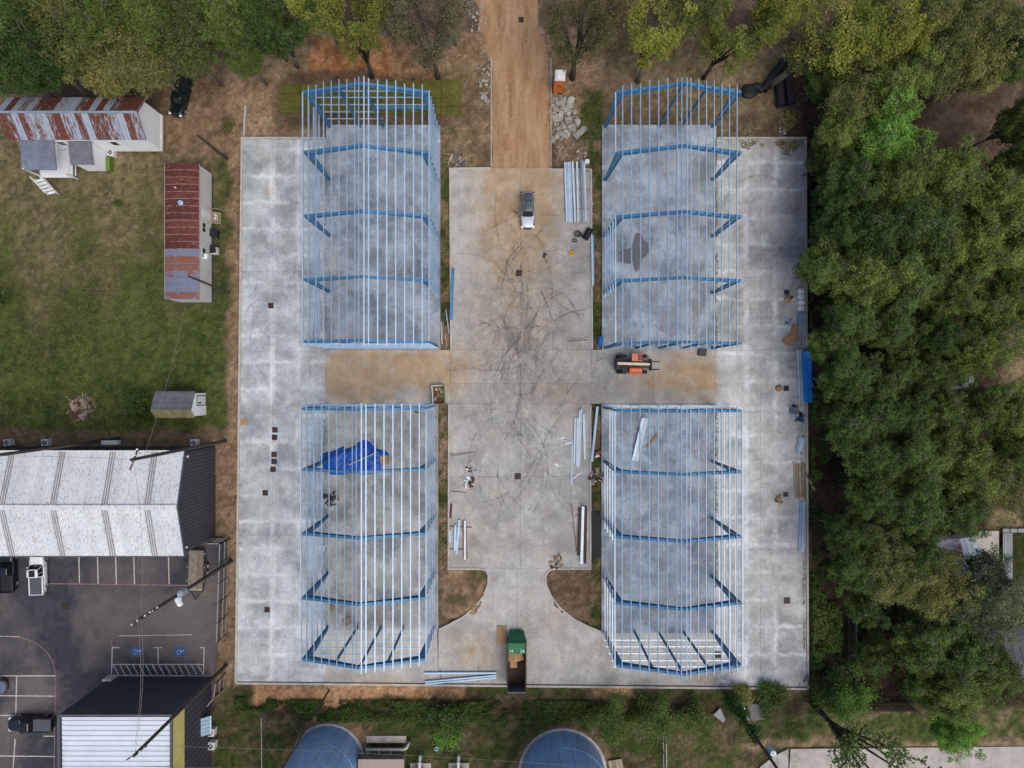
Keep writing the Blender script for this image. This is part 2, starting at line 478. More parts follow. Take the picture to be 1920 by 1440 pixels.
# ------------------------------------------------------------------ concrete paving: panels with open joints
def clay_grime(px, py):
    def el(cx, cy, rx, ry): return math.exp(-(((px - cx) / rx) ** 2 + ((py - cy) / ry) ** 2))
    c = 1.3 * el(975, 320, 75, 130) + 0.75 * el(965, 500, 95, 160) + 0.25 * el(960, 650, 120, 60)
    c += 1.5 * el(665, 705, 75, 55) + 0.8 * el(830, 700, 60, 50) + 0.8 * el(740, 690, 90, 25) + 0.45 * el(800, 700, 60, 50)
    c += 1.3 * el(1290, 705, 75, 45) + 0.5 * el(1060, 740, 90, 40) + 0.35 * el(1210, 725, 40, 25)
    c += 0.8 * el(720, 1278, 120, 10) + 0.5 * el(870, 1210, 40, 40) + 0.5 * el(930, 1230, 60, 45) + 0.5 * el(1040, 1170, 30, 40)
    c += 0.6 * el(1320, 1275, 30, 12) + 0.5 * el(1440, 268, 80, 14) + 0.7 * el(1480, 275, 30, 12) + 0.8 * el(495, 290, 14, 12) + 1.0 * el(503, 357, 12, 9)
    c += 0.4 * el(1035, 1050, 20, 20) + 0.35 * el(1480, 690, 20, 60) + 0.4 * el(1460, 935, 16, 10) + 0.3 * el(870, 1010, 30, 60)
    c += 0.6 * el(625, 495, 8, 25) + 0.5 * el(625, 570, 10, 20) + 0.3 * el(1300, 600, 25, 40) + 0.3 * el(640, 930, 40, 30) + 0.35 * el(620, 1210, 20, 20) + 0.4 * el(715, 1150, 60, 15)
    g = 0.55 * el(985, 660, 90, 90) + 0.4 * el(990, 540, 110, 120) + 0.45 * el(1150, 690, 60, 40) + 0.3 * el(960, 760, 120, 90)
    g += 0.2 * el(960, 850, 90, 90) + 0.2 * el(1360, 420, 60, 90)
    if (px < 611.5 or px > 1342.5) and 640 < py < 775: c *= 0.12
    return min(1, c), min(1, g)

def panel(name, poly, z0, z1, m, parent, cell=0.8, gap=0.014):
    pts = [W(*p) for p in poly]
    bm = bmesh.new()
    vs = [bm.verts.new((p.x, p.y, z1)) for p in pts]
    f = bm.faces.new(vs)
    if f.normal.z < 0 or sum((pts[i].x * pts[(i + 1) % len(pts)].y - pts[(i + 1) % len(pts)].x * pts[i].y) for i in range(len(pts))) < 0:
        f.normal_flip()
    bm.normal_update()
    bmesh.ops.inset_region(bm, faces=bm.faces[:], thickness=gap, use_boundary=True)
    rim = [q for q in bm.faces if q is not f and f.is_valid]
    if f.is_valid:
        bmesh.ops.delete(bm, geom=[q for q in bm.faces if q is not f], context='FACES')
    x0 = min(p.x for p in pts); x1 = max(p.x for p in pts); y0 = min(p.y for p in pts); y1 = max(p.y for p in pts)
    for k in range(1, int((x1 - x0) / cell) + 1):
        bmesh.ops.bisect_plane(bm, geom=bm.verts[:] + bm.edges[:] + bm.faces[:], plane_co=(x0 + k * cell, 0, 0), plane_no=(1, 0, 0))
    for k in range(1, int((y1 - y0) / cell) + 1):
        bmesh.ops.bisect_plane(bm, geom=bm.verts[:] + bm.edges[:] + bm.faces[:], plane_co=(0, y0 + k * cell, 0), plane_no=(0, 1, 0))
    be = [e for e in bm.edges if e.is_boundary]
    r = bmesh.ops.extrude_edge_only(bm, edges=be)
    for v in r['geom']:
        if isinstance(v, bmesh.types.BMVert): v.co.z = z0
    bmesh.ops.recalc_face_normals(bm, faces=bm.faces[:])
    me = bpy.data.meshes.new(name); bm.to_mesh(me); bm.free()
    if sum(p.normal.z for p in me.polygons) < 0: me.flip_normals()
    ca = me.attributes.new('clay', 'FLOAT', 'POINT'); gr = me.attributes.new('grime', 'FLOAT', 'POINT')
    vals = [clay_grime(960 + v.co.x * PX, 720 - v.co.y * PX) for v in me.vertices]
    ca.data.foreach_set('value', [v[0] for v in vals]); gr.data.foreach_set('value', [v[1] for v in vals])
    me.materials.append(m)
    return link(name, me, parent)

ZP = 0.15      # paving surface
ZS = 0.24      # building slab surface
paving = tag(thing('concrete_paving', None, None), kind='structure')
eL = lambda y: 455.5 - 10.5 * (y - 262) / 1013.0
eR = lambda y: 1507 + 4.5 * (y - 262) / 1013.0
yb = lambda x: 1276.5 + 10 * (x - 445) / 1067.0
ysL = [262, 510, 660, 759, 1004, None]
ysR = [262, 520, 657, 774, 1030, None]
for i in range(5):
    a, b = ysL[i], ysL[i + 1]
    b0 = b if b else yb(450); b1 = b if b else yb(512); b2 = b if b else yb(612)
    panel('panel', [(eL(a), a), (512, a), (512, b1), (eL(b0), b0)], -0.2, ZP, M['lane_l'], paving)
    panel('panel', [(512, a), (612, a), (612, b2), (512, b1)], -0.2, ZP, M['lane_l'], paving)
    a, b = ysR[i], ysR[i + 1]
    b0 = b if b else yb(1342); b1 = b if b else yb(1425); b2 = b if b else yb(1511)
    panel('panel', [(1342, a), (1425, a), (1425, b1), (1342, b0)], -0.2, ZP, M['lane_r'], paving)
    panel('panel', [(1425, a), (eR(a), a), (eR(b2), b2), (1425, b1)], -0.2, ZP, M['lane_r'], paving)
ysC = [316, 512, 656, 719, 757, 893, 1065]
for i in range(6):
    for a, b in ((845, 976), (976, 1109)):
        panel('panel', rect(a - (3 if ysC[i] >= 757 and a == 845 else 0), ysC[i], b - (3 if ysC[i] >= 757 and b == 1109 else 0), ysC[i + 1]), -0.2, ZP, M['drive'], paving)
for a, b in ((612, 728), (728, 845), (1109, 1225), (1225, 1342)):
    panel('panel', rect(a, 656, b, 757), -0.2, ZP, M['drive'], paving)
islL = [(842, 1065), (903, 1065), (912, 1068), (917, 1077), (916, 1095), (908, 1116), (892, 1138), (868, 1157), (845, 1169), (822, 1180)]
islR = [(1106, 1065), (1037, 1065), (1027, 1069), (1022, 1078), (1023, 1095), (1032, 1116), (1048, 1138), (1072, 1158), (1098, 1172), (1127, 1184)]
panel('panel', islL[1:] + [(822, yb(822)), (970, yb(970)), (970, 1065)], -0.2, ZP, M['drive'], paving)
panel('panel', [(970, 1065), (970, yb(970)), (1127, yb(1127))] + islR[::-1][:-1], -0.2, ZP, M['drive'], paving)
panel('panel', [(612, 1180), (820, 1180), (822, yb(822)), (612, yb(612))], -0.2, ZP, M['drive'], paving)
panel('panel', [(1127, 1186), (1342, 1186), (1342, yb(1342)), (1127, yb(1127))], -0.2, ZP, M['drive'], paving)
SLABS = [('ul', 612, 235, 826, 656), ('ur', 1128, 235, 1342, 656), ('ll', 610, 757, 822, 1180), ('lr', 1127, 757, 1342, 1186)]
for nme, a, b, c, d in SLABS:
    s = tag(thing('building_slab', None, None), kind='structure')
    my = (b + d) / 2
    for q in ((a + 0.2, b, c, my), (a + 0.2, my, c, d)):
        panel('panel', rect(*q), -0.2, ZS, M['slab_warm' if nme == 'll' else 'slab'], s, gap=0.012)

def kerb(pts, w=0.26, h=0.16, name='kerb'):
    mb = MB(); P = [W(*p) for p in pts]
    L = []; Rr = []
    for i, p in enumerate(P):
        d0 = (P[i] - P[i - 1]).normalized() if i else (P[1] - P[0]).normalized()
        d1 = (P[i + 1] - P[i]).normalized() if i < len(P) - 1 else d0
        d = (d0 + d1).normalized(); s = Vector((-d.y, d.x, 0)) / max(0.5, d.dot(d0))
        L.append(p + s * w / 2); Rr.append(p - s * w / 2)
    z0, z1 = -0.25, ZP + h
    for i in range(len(P) - 1):
        a, b, c, d = L[i], Rr[i], Rr[i + 1], L[i + 1]
        mb.hexa([(a.x, a.y, z0), (b.x, b.y, z0), (c.x, c.y, z0), (d.x, d.y, z0), (a.x, a.y, z1), (b.x, b.y, z1), (c.x, c.y, z1), (d.x, d.y, z1)])
    return mb.build(name, M['kerb'], kerbs)
kerbs = tag(thing('kerb_line', None, None), kind='structure')
kerb([(462, 200), (459, 258)], 0.2, 0.3)
kerb([(611, 260), (455, 260), (449.5, 770), (443.5, 1279)])
kerb([(1344, 260), (1509, 260), (1513.5, 1289)])
kerb([(443.5, 1279.5), (952, 1284.5)]); kerb([(985, 1285), (1513.5, 1290)])
kerb([(846, 655), (844, 317), (920, 316)], 0.22, 0.12)
kerb([(1031, 316), (1036, 320), (1108, 320), (1110, 655)], 0.22, 0.12)
kerb([(842, 758), (841, 1066), (903, 1066), (911, 1069), (916, 1078), (915, 1095), (907, 1116), (891, 1138), (867, 1157), (844, 1169), (824, 1179)], 0.2, 0.12)
kerb([(1107, 758), (1107, 1066), (1038, 1066), (1028, 1070), (1023, 1079), (1024, 1095), (1033, 1116), (1049, 1138), (1073, 1158), (1099, 1172), (1126, 1183)], 0.2, 0.12)
kerb([(921, 312), (921, 110)], 0.12, -0.05); kerb([(1033, 312), (1033, 108)], 0.12, -0.05)

# thin tyre scuffs on the drives (rubber film, 4 mm over the paving)
def tyre_marks():
    g = G('tyre_rubber_film', 0.8, 0, 0.2)
    nt = g.nt
    tr = g.n('ShaderNodeBsdfTransparent'); mx = g.n('ShaderNodeMixShader')
    f = g.rng(g.noise(0.45, 5, 0.7, g.pos(), 0.2), 0.36, 0.70, 0.0, 0.24)
    g.color((0.07, 0.07, 0.068))
    nt.links.new(f, mx.inputs[0]); nt.links.new(tr.outputs[0], mx.inputs[1]); nt.links.new(g.b.outputs[0], mx.inputs[2])
    nt.links.new(mx.outputs[0], nt.nodes['Material Output'].inputs[0])
    mb = MB(); k = 0
    arcs = [(1090, 640, 105, 95, 200), (1090, 640, 98, 95, 190), (1130, 560, 190, 150, 235), (840, 560, 150, -60, 25), (840, 560, 142, -60, 25),
            (940, 600, 60, 20, 200), (1015, 610, 70, 10, 190), (980, 700, 40, 0, 300), (1040, 760, 120, 120, 215), (1040, 760, 112, 120, 215),
            (900, 880, 118, -40, 55), (900, 880, 127, -40, 50), (1190, 560, 200, 215, 262), (990, 470, 30, 20, 180), (1010, 500, 60, 130, 260),
            (960, 900, 62, 150, 260), (970, 860, 90, 100, 200), (1100, 700, 130, 170, 260), (1290, 470, 130, -30, 60), (1425, 400, 70, 60, 170),
            (1440, 410, 60, 200, 330), (1430, 590, 62, 100, 260), (500, 600, 40, 60, 170), (560, 640, 90, 150, 235), (940, 660, 160, 20, 75), (950, 690, 210, 30, 70), (900, 480, 80, -50, 60), (1010, 420, 60, 100, 220)]
    rt = random.Random(12)
    for q in range(90):
        cx0, cy0 = rt.gauss(975, 70), rt.uniform(380, 960)
        r_ = rt.uniform(30, 220); a_ = rt.uniform(0, 360)
        arcs.append((cx0 - r_ * math.cos(R(a_)), cy0 + r_ * math.sin(R(a_)), r_, a_ - rt.uniform(8, 40), a_ + rt.uniform(8, 40)))
    ok = lambda x, y: (848 < x < 1104 and 325 < y < 1060) or (620 < x < 1340 and 660 < y < 752) or (x > 1350 and x < 1505) or (458 < x < 605)
    arcs = [q for q in arcs if all(ok(q[0] + q[2] * math.cos(R(a)), q[1] - q[2] * math.sin(R(a))) for a in np.linspace(q[3], q[4], 7))]
    for cx, cy, r, a0, a1 in arcs:
        w = rt.uniform(.07, .15); n = 26; vs = []; z = ZP + 0.004 + 0.0006 * k; k += 1
        for i in range(n + 1):
            a = R(a0 + (a1 - a0) * i / n)
            c = W(cx + r * math.cos(a), cy - r * math.sin(a))
            u = Vector((math.cos(a), math.sin(a), 0)) * w
            vs += [(c.x - u.x, c.y - u.y, z), (c.x + u.x, c.y + u.y, z)]
        mb.add(vs, [(2 * i, 2 * i + 1, 2 * i + 3, 2 * i + 2) for i in range(n)])
    tag(mb.build('tyre_marks', g.m, paving), kind='stuff')
tyre_marks()

# damp patch on the north-east slab
def damp():
    g = G('damp_concrete', 0.45, 0, 0.4)
    n = g.noise(1.2, 6, 0.7, g.pos())
    g.color(g.mix(n, (0.075, 0.08, 0.084), (0.15, 0.155, 0.158)))
    tr = g.n('ShaderNodeBsdfTransparent'); mx = g.n('ShaderNodeMixShader')
    f = g.math('ADD', g.attr('wet'), g.math('MULTIPLY', g.math('SUBTRACT', g.noise(2.2, 6, 0.75, g.pos()), 0.5), 1.2))
    g.nt.links.new(g.rng(f, 0.25, 0.8, 0.0, 0.93), mx.inputs[0]); g.nt.links.new(tr.outputs[0], mx.inputs[1]); g.nt.links.new(g.b.outputs[0], mx.inputs[2])
    g.nt.links.new(mx.outputs[0], g.nt.nodes['Material Output'].inputs[0])
    o = [(1190, 438), (1197, 436), (1204, 441), (1207, 450), (1213, 456), (1217, 466), (1217, 476), (1210, 481), (1205, 485), (1201, 496), (1199, 506), (1193, 510), (1188, 504), (1186, 494), (1178, 495), (1165, 494), (1160, 488), (1164, 480), (1161, 474), (1166, 466), (1176, 467), (1184, 463), (1187, 450)]
    bm = bmesh.new()
    f = bm.faces.new([bm.verts.new(W(x, y, ZS + 0.004)) for x, y in o])
    bm.normal_update()
    if f.normal.z < 0: f.normal_flip()
    edge = set(v.index for v in bm.verts)
    bm.verts.index_update()
    for k in range(2): bmesh.ops.inset_region(bm, faces=[q for q in bm.faces if len(q.verts) > 4], thickness=0.2, use_boundary=True)
    me = bpy.data.meshes.new('damp_patch'); bm.to_mesh(me); bm.free(); me.materials.append(g.m)
    P = np.array([[960 + v.co.x * PX, 720 - v.co.y * PX] for v in me.vertices])
    n0 = len(o); wet = []
    for v in P:
        d = min(math.hypot(v[0] - a, v[1] - b) for a, b in o)
        wet.append(0.0 if d < 0.6 else (0.55 if d < 3.6 else 1.0))
    me.attributes.new('wet', 'FLOAT', 'POINT').data.foreach_set('value', wet)
    tag(link('damp_patch', me), kind='structure')
damp()

# sod patch
def sod():
    g = G('fresh_sod', 0.95, 0, 0.1); p = g.pos()
    c = g.mix(g.rng(g.noise(0.5, 6, 0.7, p), 0.3, 0.7), (0.060, 0.068, 0.016), (0.145, 0.135, 0.035))
    c = g.mix(1.0, c, g.mix(g.rng(g.noise(6, 4, 0.7, p), 0.3, 0.7), (0.5,) * 3, (1.5,) * 3), 'MULTIPLY')
    g.color(c); g.bump(g.noise(8, 4, 0.7, p), 0.8, 0.1)
    root = tag(thing('sod_lawn', None, None), kind='structure')
    rows = [(526, 160, 866, 149), (526, 176, 866, 167), (525, 192, 865, 185), (525, 203, 865, 200), (524, 214, 863, 216)]
    for i in range(4):
        xa, ya, xb, y2 = rows[i]; xc, yc, xd, yd = rows[i + 1]
        n = 9
        for k in range(n):
            t0, t1 = k / n + 0.002, (k + 1) / n - 0.002
            q = []
            for (x0, y0, x1, y1, t, dy) in ((xa, ya, xb, y2, t0, .25), (xa, ya, xb, y2, t1, .25), (xc, yc, xd, yd, t1, -.25), (xc, yc, xd, yd, t0, -.25)):
                q.append(W(x0 + (x1 - x0) * t, y0 + (y1 - y0) * t + dy + random.uniform(-.4, .4)))
            MB().prism([(a.x, a.y) for a in q[::-1]], -0.1, 0.13 + random.uniform(0, 0.02)).build('sod_strip', g.m, root)
sod()

# ------------------------------------------------------------------ metals
M['blue'] = mat('blue_primer_steel', (0.056, 0.185, 0.34), 0.18, 0.8, 0.5, 0.1, 0.4)
M['galv'] = mat('galvanised_blue_tint', (0.34, 0.475, 0.625), 0.16, 0.6, 0.45, 0.25, 0.5, rnd=0.06)
M['galvw'] = mat('galvanised_bright', (0.50, 0.58, 0.66), 0.14, 0.6, 0.42, 0.25, 0.5, rnd=0.06)
M['galvd'] = mat('galvanised_dull', (0.30, 0.36, 0.42), 0.15, 0.9, 0.45, 0.4, 0.5, rnd=0.1)
M['white'] = mat('white_paint', (0.72, 0.73, 0.73), 0.12, 0.7, 0.6, wear=(0.45, 0.42, 0.38), wamt=0.66)
M['black'] = mat('black_plastic', (0.015, 0.016, 0.018), 0.3, 3.0, 0.5)
M['steel_dark'] = mat('dark_steel', (0.045, 0.045, 0.048), 0.3, 2.0, 0.55, 0.3)
M['rubber'] = mat('tyre_rubber', (0.022, 0.022, 0.023), 0.3, 4.0, 0.85)
M['glass'] = mat('dark_glass', (0.012, 0.015, 0.018), 0.1, 0.6, 0.08, 0.0, 0.6)
M['chrome'] = mat('wheel_alloy', (0.5, 0.5, 0.52), 0.1, 3, 0.35, 0.6)
M['rustbar'] = mat('rusty_steel', (0.085, 0.042, 0.028), 0.35, 3.0, 0.85)
M['ply'] = mat('plywood', (0.30, 0.20, 0.11), 0.25, 1.6, 0.8, rnd=0.2)
M['lumber'] = mat('weathered_lumber', (0.30, 0.24, 0.17), 0.3, 2.2, 0.85, rnd=0.3)
M['card'] = mat('cardboard', (0.34, 0.215, 0.11), 0.2, 1.4, 0.9, rnd=0.15)
M['redply'] = mat('red_stained_plank', (0.26, 0.15, 0.11), .2, 1.5, .85)
M['pole'] = mat('creosote_pole', (0.060, 0.045, 0.036), 0.35, 3.0, 0.9)
M['wire'] = mat('cable', (0.20, 0.19, 0.17), 0.1, 1, 0.6)
M['bark'] = mat('bark_grey', (0.125, 0.112, 0.096), 0.4, 4.0, 0.95, bump=0.6)
M['barkd'] = mat('bark_dark', (0.055, 0.045, 0.038), 0.4, 4.0, 0.95, bump=0.6)

# ------------------------------------------------------------------ the four steel frames
FS = [0.12, 0.25, 0.38, 0.51, 0.64, 0.77, 0.90, 0.965]
HE, HR = 10.9, 13.35
GZ = [2.3, 4.5, 6.7, 8.8, 10.55]

def plate_i(mb, P0, P1, Q0, Q1, n, fw=0.26, ft=0.035, wt=0.03):
    P0, P1, Q0, Q1, n = map(Vector, (P0, P1, Q0, Q1, n))
    a = n * wt / 2
    mb.hexa([P0 - a, P1 - a, Q1 - a, Q0 - a, P0 + a, P1 + a, Q1 + a, Q0 + a])
    f = n * fw / 2
    for A, B, C, D in ((P0, P1, Q0, Q1), (Q0, Q1, P0, P1)):
        u = (C - A).normalized() * ft; v = (D - B).normalized() * ft
        mb.hexa([A - f, B - f, B - f + v, A - f + u, A + f, B + f, B + f + v, A + f + u])

def zsec(mb, a, b, up, side, d=0.21, fl=0.10, t=0.014):
    a, b, up, side = map(Vector, (a, b, up, side))
    up = up.normalized(); side = side.normalized()
    def bar(c0, w, h):
        s = side * w / 2; u = up * h / 2
        A = a + c0; B = b + c0
        mb.hexa([A - s - u, A + s - u, B + s - u, B - s - u, A - s + u, A + s + u, B + s + u, B - s + u])
    bar(up * (d / 2), t, d)
    bar(up * (d - t / 2 + 0.001) + side * (fl / 2), fl, t)
    bar(up * (t / 2 - 0.001) - side * (fl / 2), fl, t)

def steel_frame(label, xl, xr, rows, ends, walls, m_p, m_g, over=0.62, eave=((True,) * 4, (True,) * 4), gw_=0.15):
    XL, XR = W(xl, 0).x, W(xr, 0).x
    Y = [W(0, r).y for r in rows]
    cx = (XL + XR) / 2
    root = thing('steel_building_frame', label, 'steel frame', (cx, (Y[0] + Y[-1]) / 2, ZS), 0, 'open steel building frames on the slabs')
    hw = (XR - XL) / 2
    sl = (HR - HE) / hw
    B = lambda mb, n, m: mb.build(n, m, root, world=True)
    for y in Y:
        for s, xe in ((1, XL), (-1, XR)):
            mb = MB()
            xo = xe + s * 0.22
            plate_i(mb, (xo, y, ZS), (xo, y, HE - 0.05), (xo + s * 0.32, y, ZS), (xo + s * 0.85, y, HE - 0.75), (0, 1, 0))
            mb.box((xo + s * 0.16, y, ZS + 0.02), (0.5, 0.36, 0.035))
            B(mb, 'column', M['blue'])
            mb = MB()
            z0 = HE + sl * 0.22
            plate_i(mb, (xo, y, z0), (cx, y, HR), (xo + s * 0.85, y, HE - 0.75), (cx, y, HR - 0.5), (0, 1, 0), 0.30)
            B(mb, 'rafter', M['blue'])
    # end wall columns
    for (yi, fr, lv) in ends:
        y = Y[yi]; s = -1 if yi == 0 else 1
        for f in fr:
            x = XL + 2 * hw * f
            zt = HE + sl * (hw - abs(x - cx)) - 0.52
            mb = MB()
            plate_i(mb, (x, y - s * 0.13, ZS), (x, y - s * 0.13, zt), (x, y + s * 0.13, ZS), (x, y + s * 0.13, zt), (1, 0, 0), 0.2)
            B(mb, 'end_column', M['blue'])
        for (z, fa, fb) in lv:
            mb = MB()
            yy = y - s * 0.34
            zsec(mb, (XL + 2 * hw * fa, yy, z), (XL + 2 * hw * fb, yy, z), (0, s, 0), (0, 0, 1), gw_)
            B(mb, 'girt', m_g)
    # roof purlins, lapped past the gables
    ya, yb_ = Y[0] + over, Y[-1] - over
    nrm = Vector((-sl, 0, 1)).normalized()
    for s in (1, -1):
        for f in FS:
            x = (XL if s == 1 else XR) + s * hw * f
            z = HE + sl * hw * f + 0.02
            up = Vector((-s * sl, 0, 1)).normalized()
            mb = MB()
            e0, e1 = random.uniform(-.12, .12), random.uniform(-.12, .12)
            fat = 0.19 if (s == 1) == (cx > 0) else 0.11
            zsec(mb, (x, ya + e0, z), (x, yb_ + e1, z), up, Vector((s, 0, s * sl * s)), 0.20, 0.085)
            B(mb, 'purlin', m_p)
    # eave struts and side wall girts, bay by bay
    for si, (s, xe) in enumerate(((1, XL), (-1, XR))):
        for bay in range(4):
            if eave[si][bay]:
                mb = MB()
                mb.beam((xe + s * 0.1, Y[bay] - 0.03, HE + 0.06), (xe + s * 0.1, Y[bay + 1] + 0.03, HE + 0.06), 0.13, 0.2)
                B(mb, 'eave_strut', m_p)
            for z in walls[si][bay]:
                mb = MB()
                ext = 0.9
                y0 = Y[bay] + (0.05 if bay == 0 or walls[si][bay - 1] else ext)
                y1 = Y[bay + 1] - (0.05 if bay == 3 or walls[si][bay + 1] else ext)
                zsec(mb, (xe + s * 0.21, y0, z), (xe + s * 0.21, y1, z), (-s, 0, 0), (0, 0, 1), gw_)
                B(mb, 'girt', m_g)
    return root, XL, XR, Y, sl

full = [GZ[:4]] * 4
lv_all = [(z, 0.0, 1.0) for z in GZ]
r_ul, XL, XR, Yul, sl = steel_frame('pale blue open steel frame on the slab beside the sod lawn', 614, 825, [239, 338, 443, 548, 650],
    [(0, (0.30, 0.5), [(z, 0.0, 0.52) for z in GZ[:2]] + [(z, 0.0, 1.0) for z in GZ[2:]]), (4, (0.3, 0.5, 0.7), lv_all)],
    (full, [GZ[:4]] * 3 + [[]]), M['galv'], M['galv'])
mb = MB().beam((XL + 0.5 * (XR - XL), Yul[0] + 0.2, 5.9), (XR, Yul[0] + 0.2, 5.9), 0.25, 0.3)
mb.build('door_header', M['blue'], r_ul, world=True)
steel_frame('open steel frame over the slab with the dark damp patch', 1129, 1341, [239, 338.5, 444, 549.5, 652.5],
    [(0, (0.5, 0.7), []), (4, (0.3, 0.5, 0.7), [])],
    ([[], [], GZ[:4], []], [[]] * 4), M['galv'], M['galv'], eave=((True, False, True, True), (False,) * 4))
steel_frame('open steel frame over the crumpled blue tarp', 611, 820, [761, 861, 967, 1073, 1174],
    [(0, (0.3, 0.5, 0.7), lv_all), (4, (0.29, 0.5, 0.70), lv_all)],
    (full, full), M['galv'], M['galv'], gw_=0.12)
steel_frame('open steel frame with bright white wall rails on the outer side', 1128, 1341, [764, 865, 972, 1081, 1184],
    [(0, (0.3, 0.5, 0.7), lv_all), (4, (0.29, 0.5, 0.72), lv_all)],
    ([GZ[2:4], GZ[:4], [], GZ[:4]], full), M['galv'], M['galvw'], gw_=0.15)

# ------------------------------------------------------------------ the asphalt lot in the south-west
def asphalt():
    g = G('worn_asphalt', 0.9, 0, 0.2); p = g.pos()
    big = g.noise(0.085, 6, 0.62, g.map(p, (1, 1, 1), (4, 2, 0)), 0.5); mid = g.noise(0.4, 7, 0.7, p, 0.8); f = g.noise(9, 4, 0.7, p)
    c = g.mix(g.rng(mid, 0.34, 0.66), (0.030, 0.032, 0.042), (0.066, 0.064, 0.075))
    c = g.mix(g.rng(big, 0.44, 0.64, 0, 0.75), c, (0.165, 0.142, 0.13))
    c = g.mix(0.35, c, g.mix(g.rng(f, 0.3, 0.7), (0.15,) * 3, (0.85,) * 3), 'OVERLAY')
    g.color(c); g.bump(f, 0.2, 0.02)
    poly = [W(x, y) for x, y in ((-600, 1018), (412, 1008), (424, 1012), (408, 1200), (398, 1330), (396, 1560), (-600, 1560))]
    o = MB().prism([(q.x, q.y) for q in poly[::-1]], -0.2, 0.05).build('asphalt_lot', g.m)
    tag(o, kind='structure')
    return o
lot = asphalt()
ZL = 0.05
M['mark'] = mat('road_paint', (0.50, 0.46, 0.42), 0.3, 1.5, 0.8, wear=(0.14, 0.125, 0.12), wscale=2.2, wamt=0.56)
M['markred'] = mat('red_kerb_paint', (0.26, 0.14, 0.13), 0.3, 1.5, 0.8, wear=(0.12, 0.10, 0.10), wscale=2.2, wamt=0.52)
M['ada'] = mat('blue_sign_paint', (0.035, 0.12, 0.30), 0.2, 2, 0.7, wear=(0.09, 0.10, 0.13), wscale=3, wamt=0.6)
def stripe(a, b, m='mark', w=0.13, z=0.0):
    A, B = W(*a), W(*b); d = (B - A).normalized(); s = Vector((-d.y, d.x, 0)) * w / 2
    q = [A - s, B - s, B + s, A + s]; zz = ZL + 0.004 + z
    o = MB().add([(v.x, v.y, zz) for v in q], [(0, 1, 2, 3)]).build('painted_line', M[m], lot)
    if o.data.polygons[0].normal.z < 0: o.data.flip_normals()
for x in (88, 148, 183, 217, 251, 316):
    stripe((x, 1030), (x + 1.5, 1095))
stripe((90, 1094), (396, 1098), 'markred', z=0.004)
stripe((0, 1267), (106, 1267)); stripe((0, 1304), (105, 1305)); stripe((-10, 1341), (104, 1342)); stripe((82, 1380), (104, 1380)); stripe((-10, 1417), (104, 1418))
stripe((32, 1268), (30, 1341), z=0.004); stripe((29, 1385), (25, 1440), z=0.004)
for i in range(12):
    a0, a1 = R(5 + i * 7.2), R(5 + (i + 1) * 7.2)
    c = lambda a: (22 + 82 * math.cos(a), 1262 - 70 * math.sin(a) + 2)
    stripe(c(a0), c(a1), 'markred', 0.1, 0.008)
stripe((105, 1258), (102, 1440), 'markred', 0.1, 0.012)
stripe((-10, 1193), (38, 1193), 'mark', 0.08)
for i in range(6):
    a0, a1 = R(95 + i * 15), R(95 + (i + 1) * 15)
    c = lambda a: (226 + 17 * math.cos(a), 1208 - 17 * math.sin(a))
    stripe(c(a0), c(a1), 'markred', 0.09, 0.008)
stripe((222, 1192), (360, 1190), 'mark', 0.08)
stripe((211, 1212), (209.5, 1266)); stripe((211, 1214), (225, 1214), z=0.004)
stripe((383, 1213), (382, 1266)); stripe((375, 1214), (383, 1214), z=0.004)
stripe((296.5, 1214), (297, 1244)); stripe((288, 1214), (304, 1214), z=0.004)
stripe((211, 1245.5), (382, 1245.5), z=0.008); stripe((211, 1266), (395, 1267), z=0.008)
for k in range(14):
    stripe((213 + k * 12.2, 1247), (223 + k * 12.2, 1265), z=0.002)
for cx in (257, 338):
    c = W(cx, 1221.5)
    sgn = MB().add([(c.x + a * 0.68, c.y + b * 0.62, ZL + 0.004) for a, b in ((-1, -1), (1, -1), (1, 1), (-1, 1))], [(0, 1, 2, 3)]).build('accessible_bay_mark', M['ada'], lot)
    mb = MB(); z = ZL + 0.008
    def strk(pts, w):
        for i in range(len(pts) - 1):
            A = Vector((c.x + pts[i][0], c.y + pts[i][1], z)); B = Vector((c.x + pts[i + 1][0], c.y + pts[i + 1][1], z))
            d = (B - A).normalized(); s = Vector((-d.y, d.x, 0)) * w / 2
            A -= d * w * 0.3; B += d * w * 0.3
            mb.add([A - s, B - s, B + s, A + s], [(0, 1, 2, 3)])
    strk([(-0.12 + 0.27 * math.cos(R(a)), -0.05 + 0.27 * math.sin(R(a))) for a in range(60, 361, 25)], 0.09)
    strk([(0.0, 0.02), (0.36, 0.12), (0.46, 0.02)], 0.1)
    strk([(-0.1, -0.3), (-0.3, -0.46)], 0.09)
    mb.lathe((c.x + 0.5, c.y + 0.16, z - 0.0005), [(0.075, 0), (0.07, 0.001)], 10)
    mb.build('wheelchair_symbol', M['mark'], sgn)

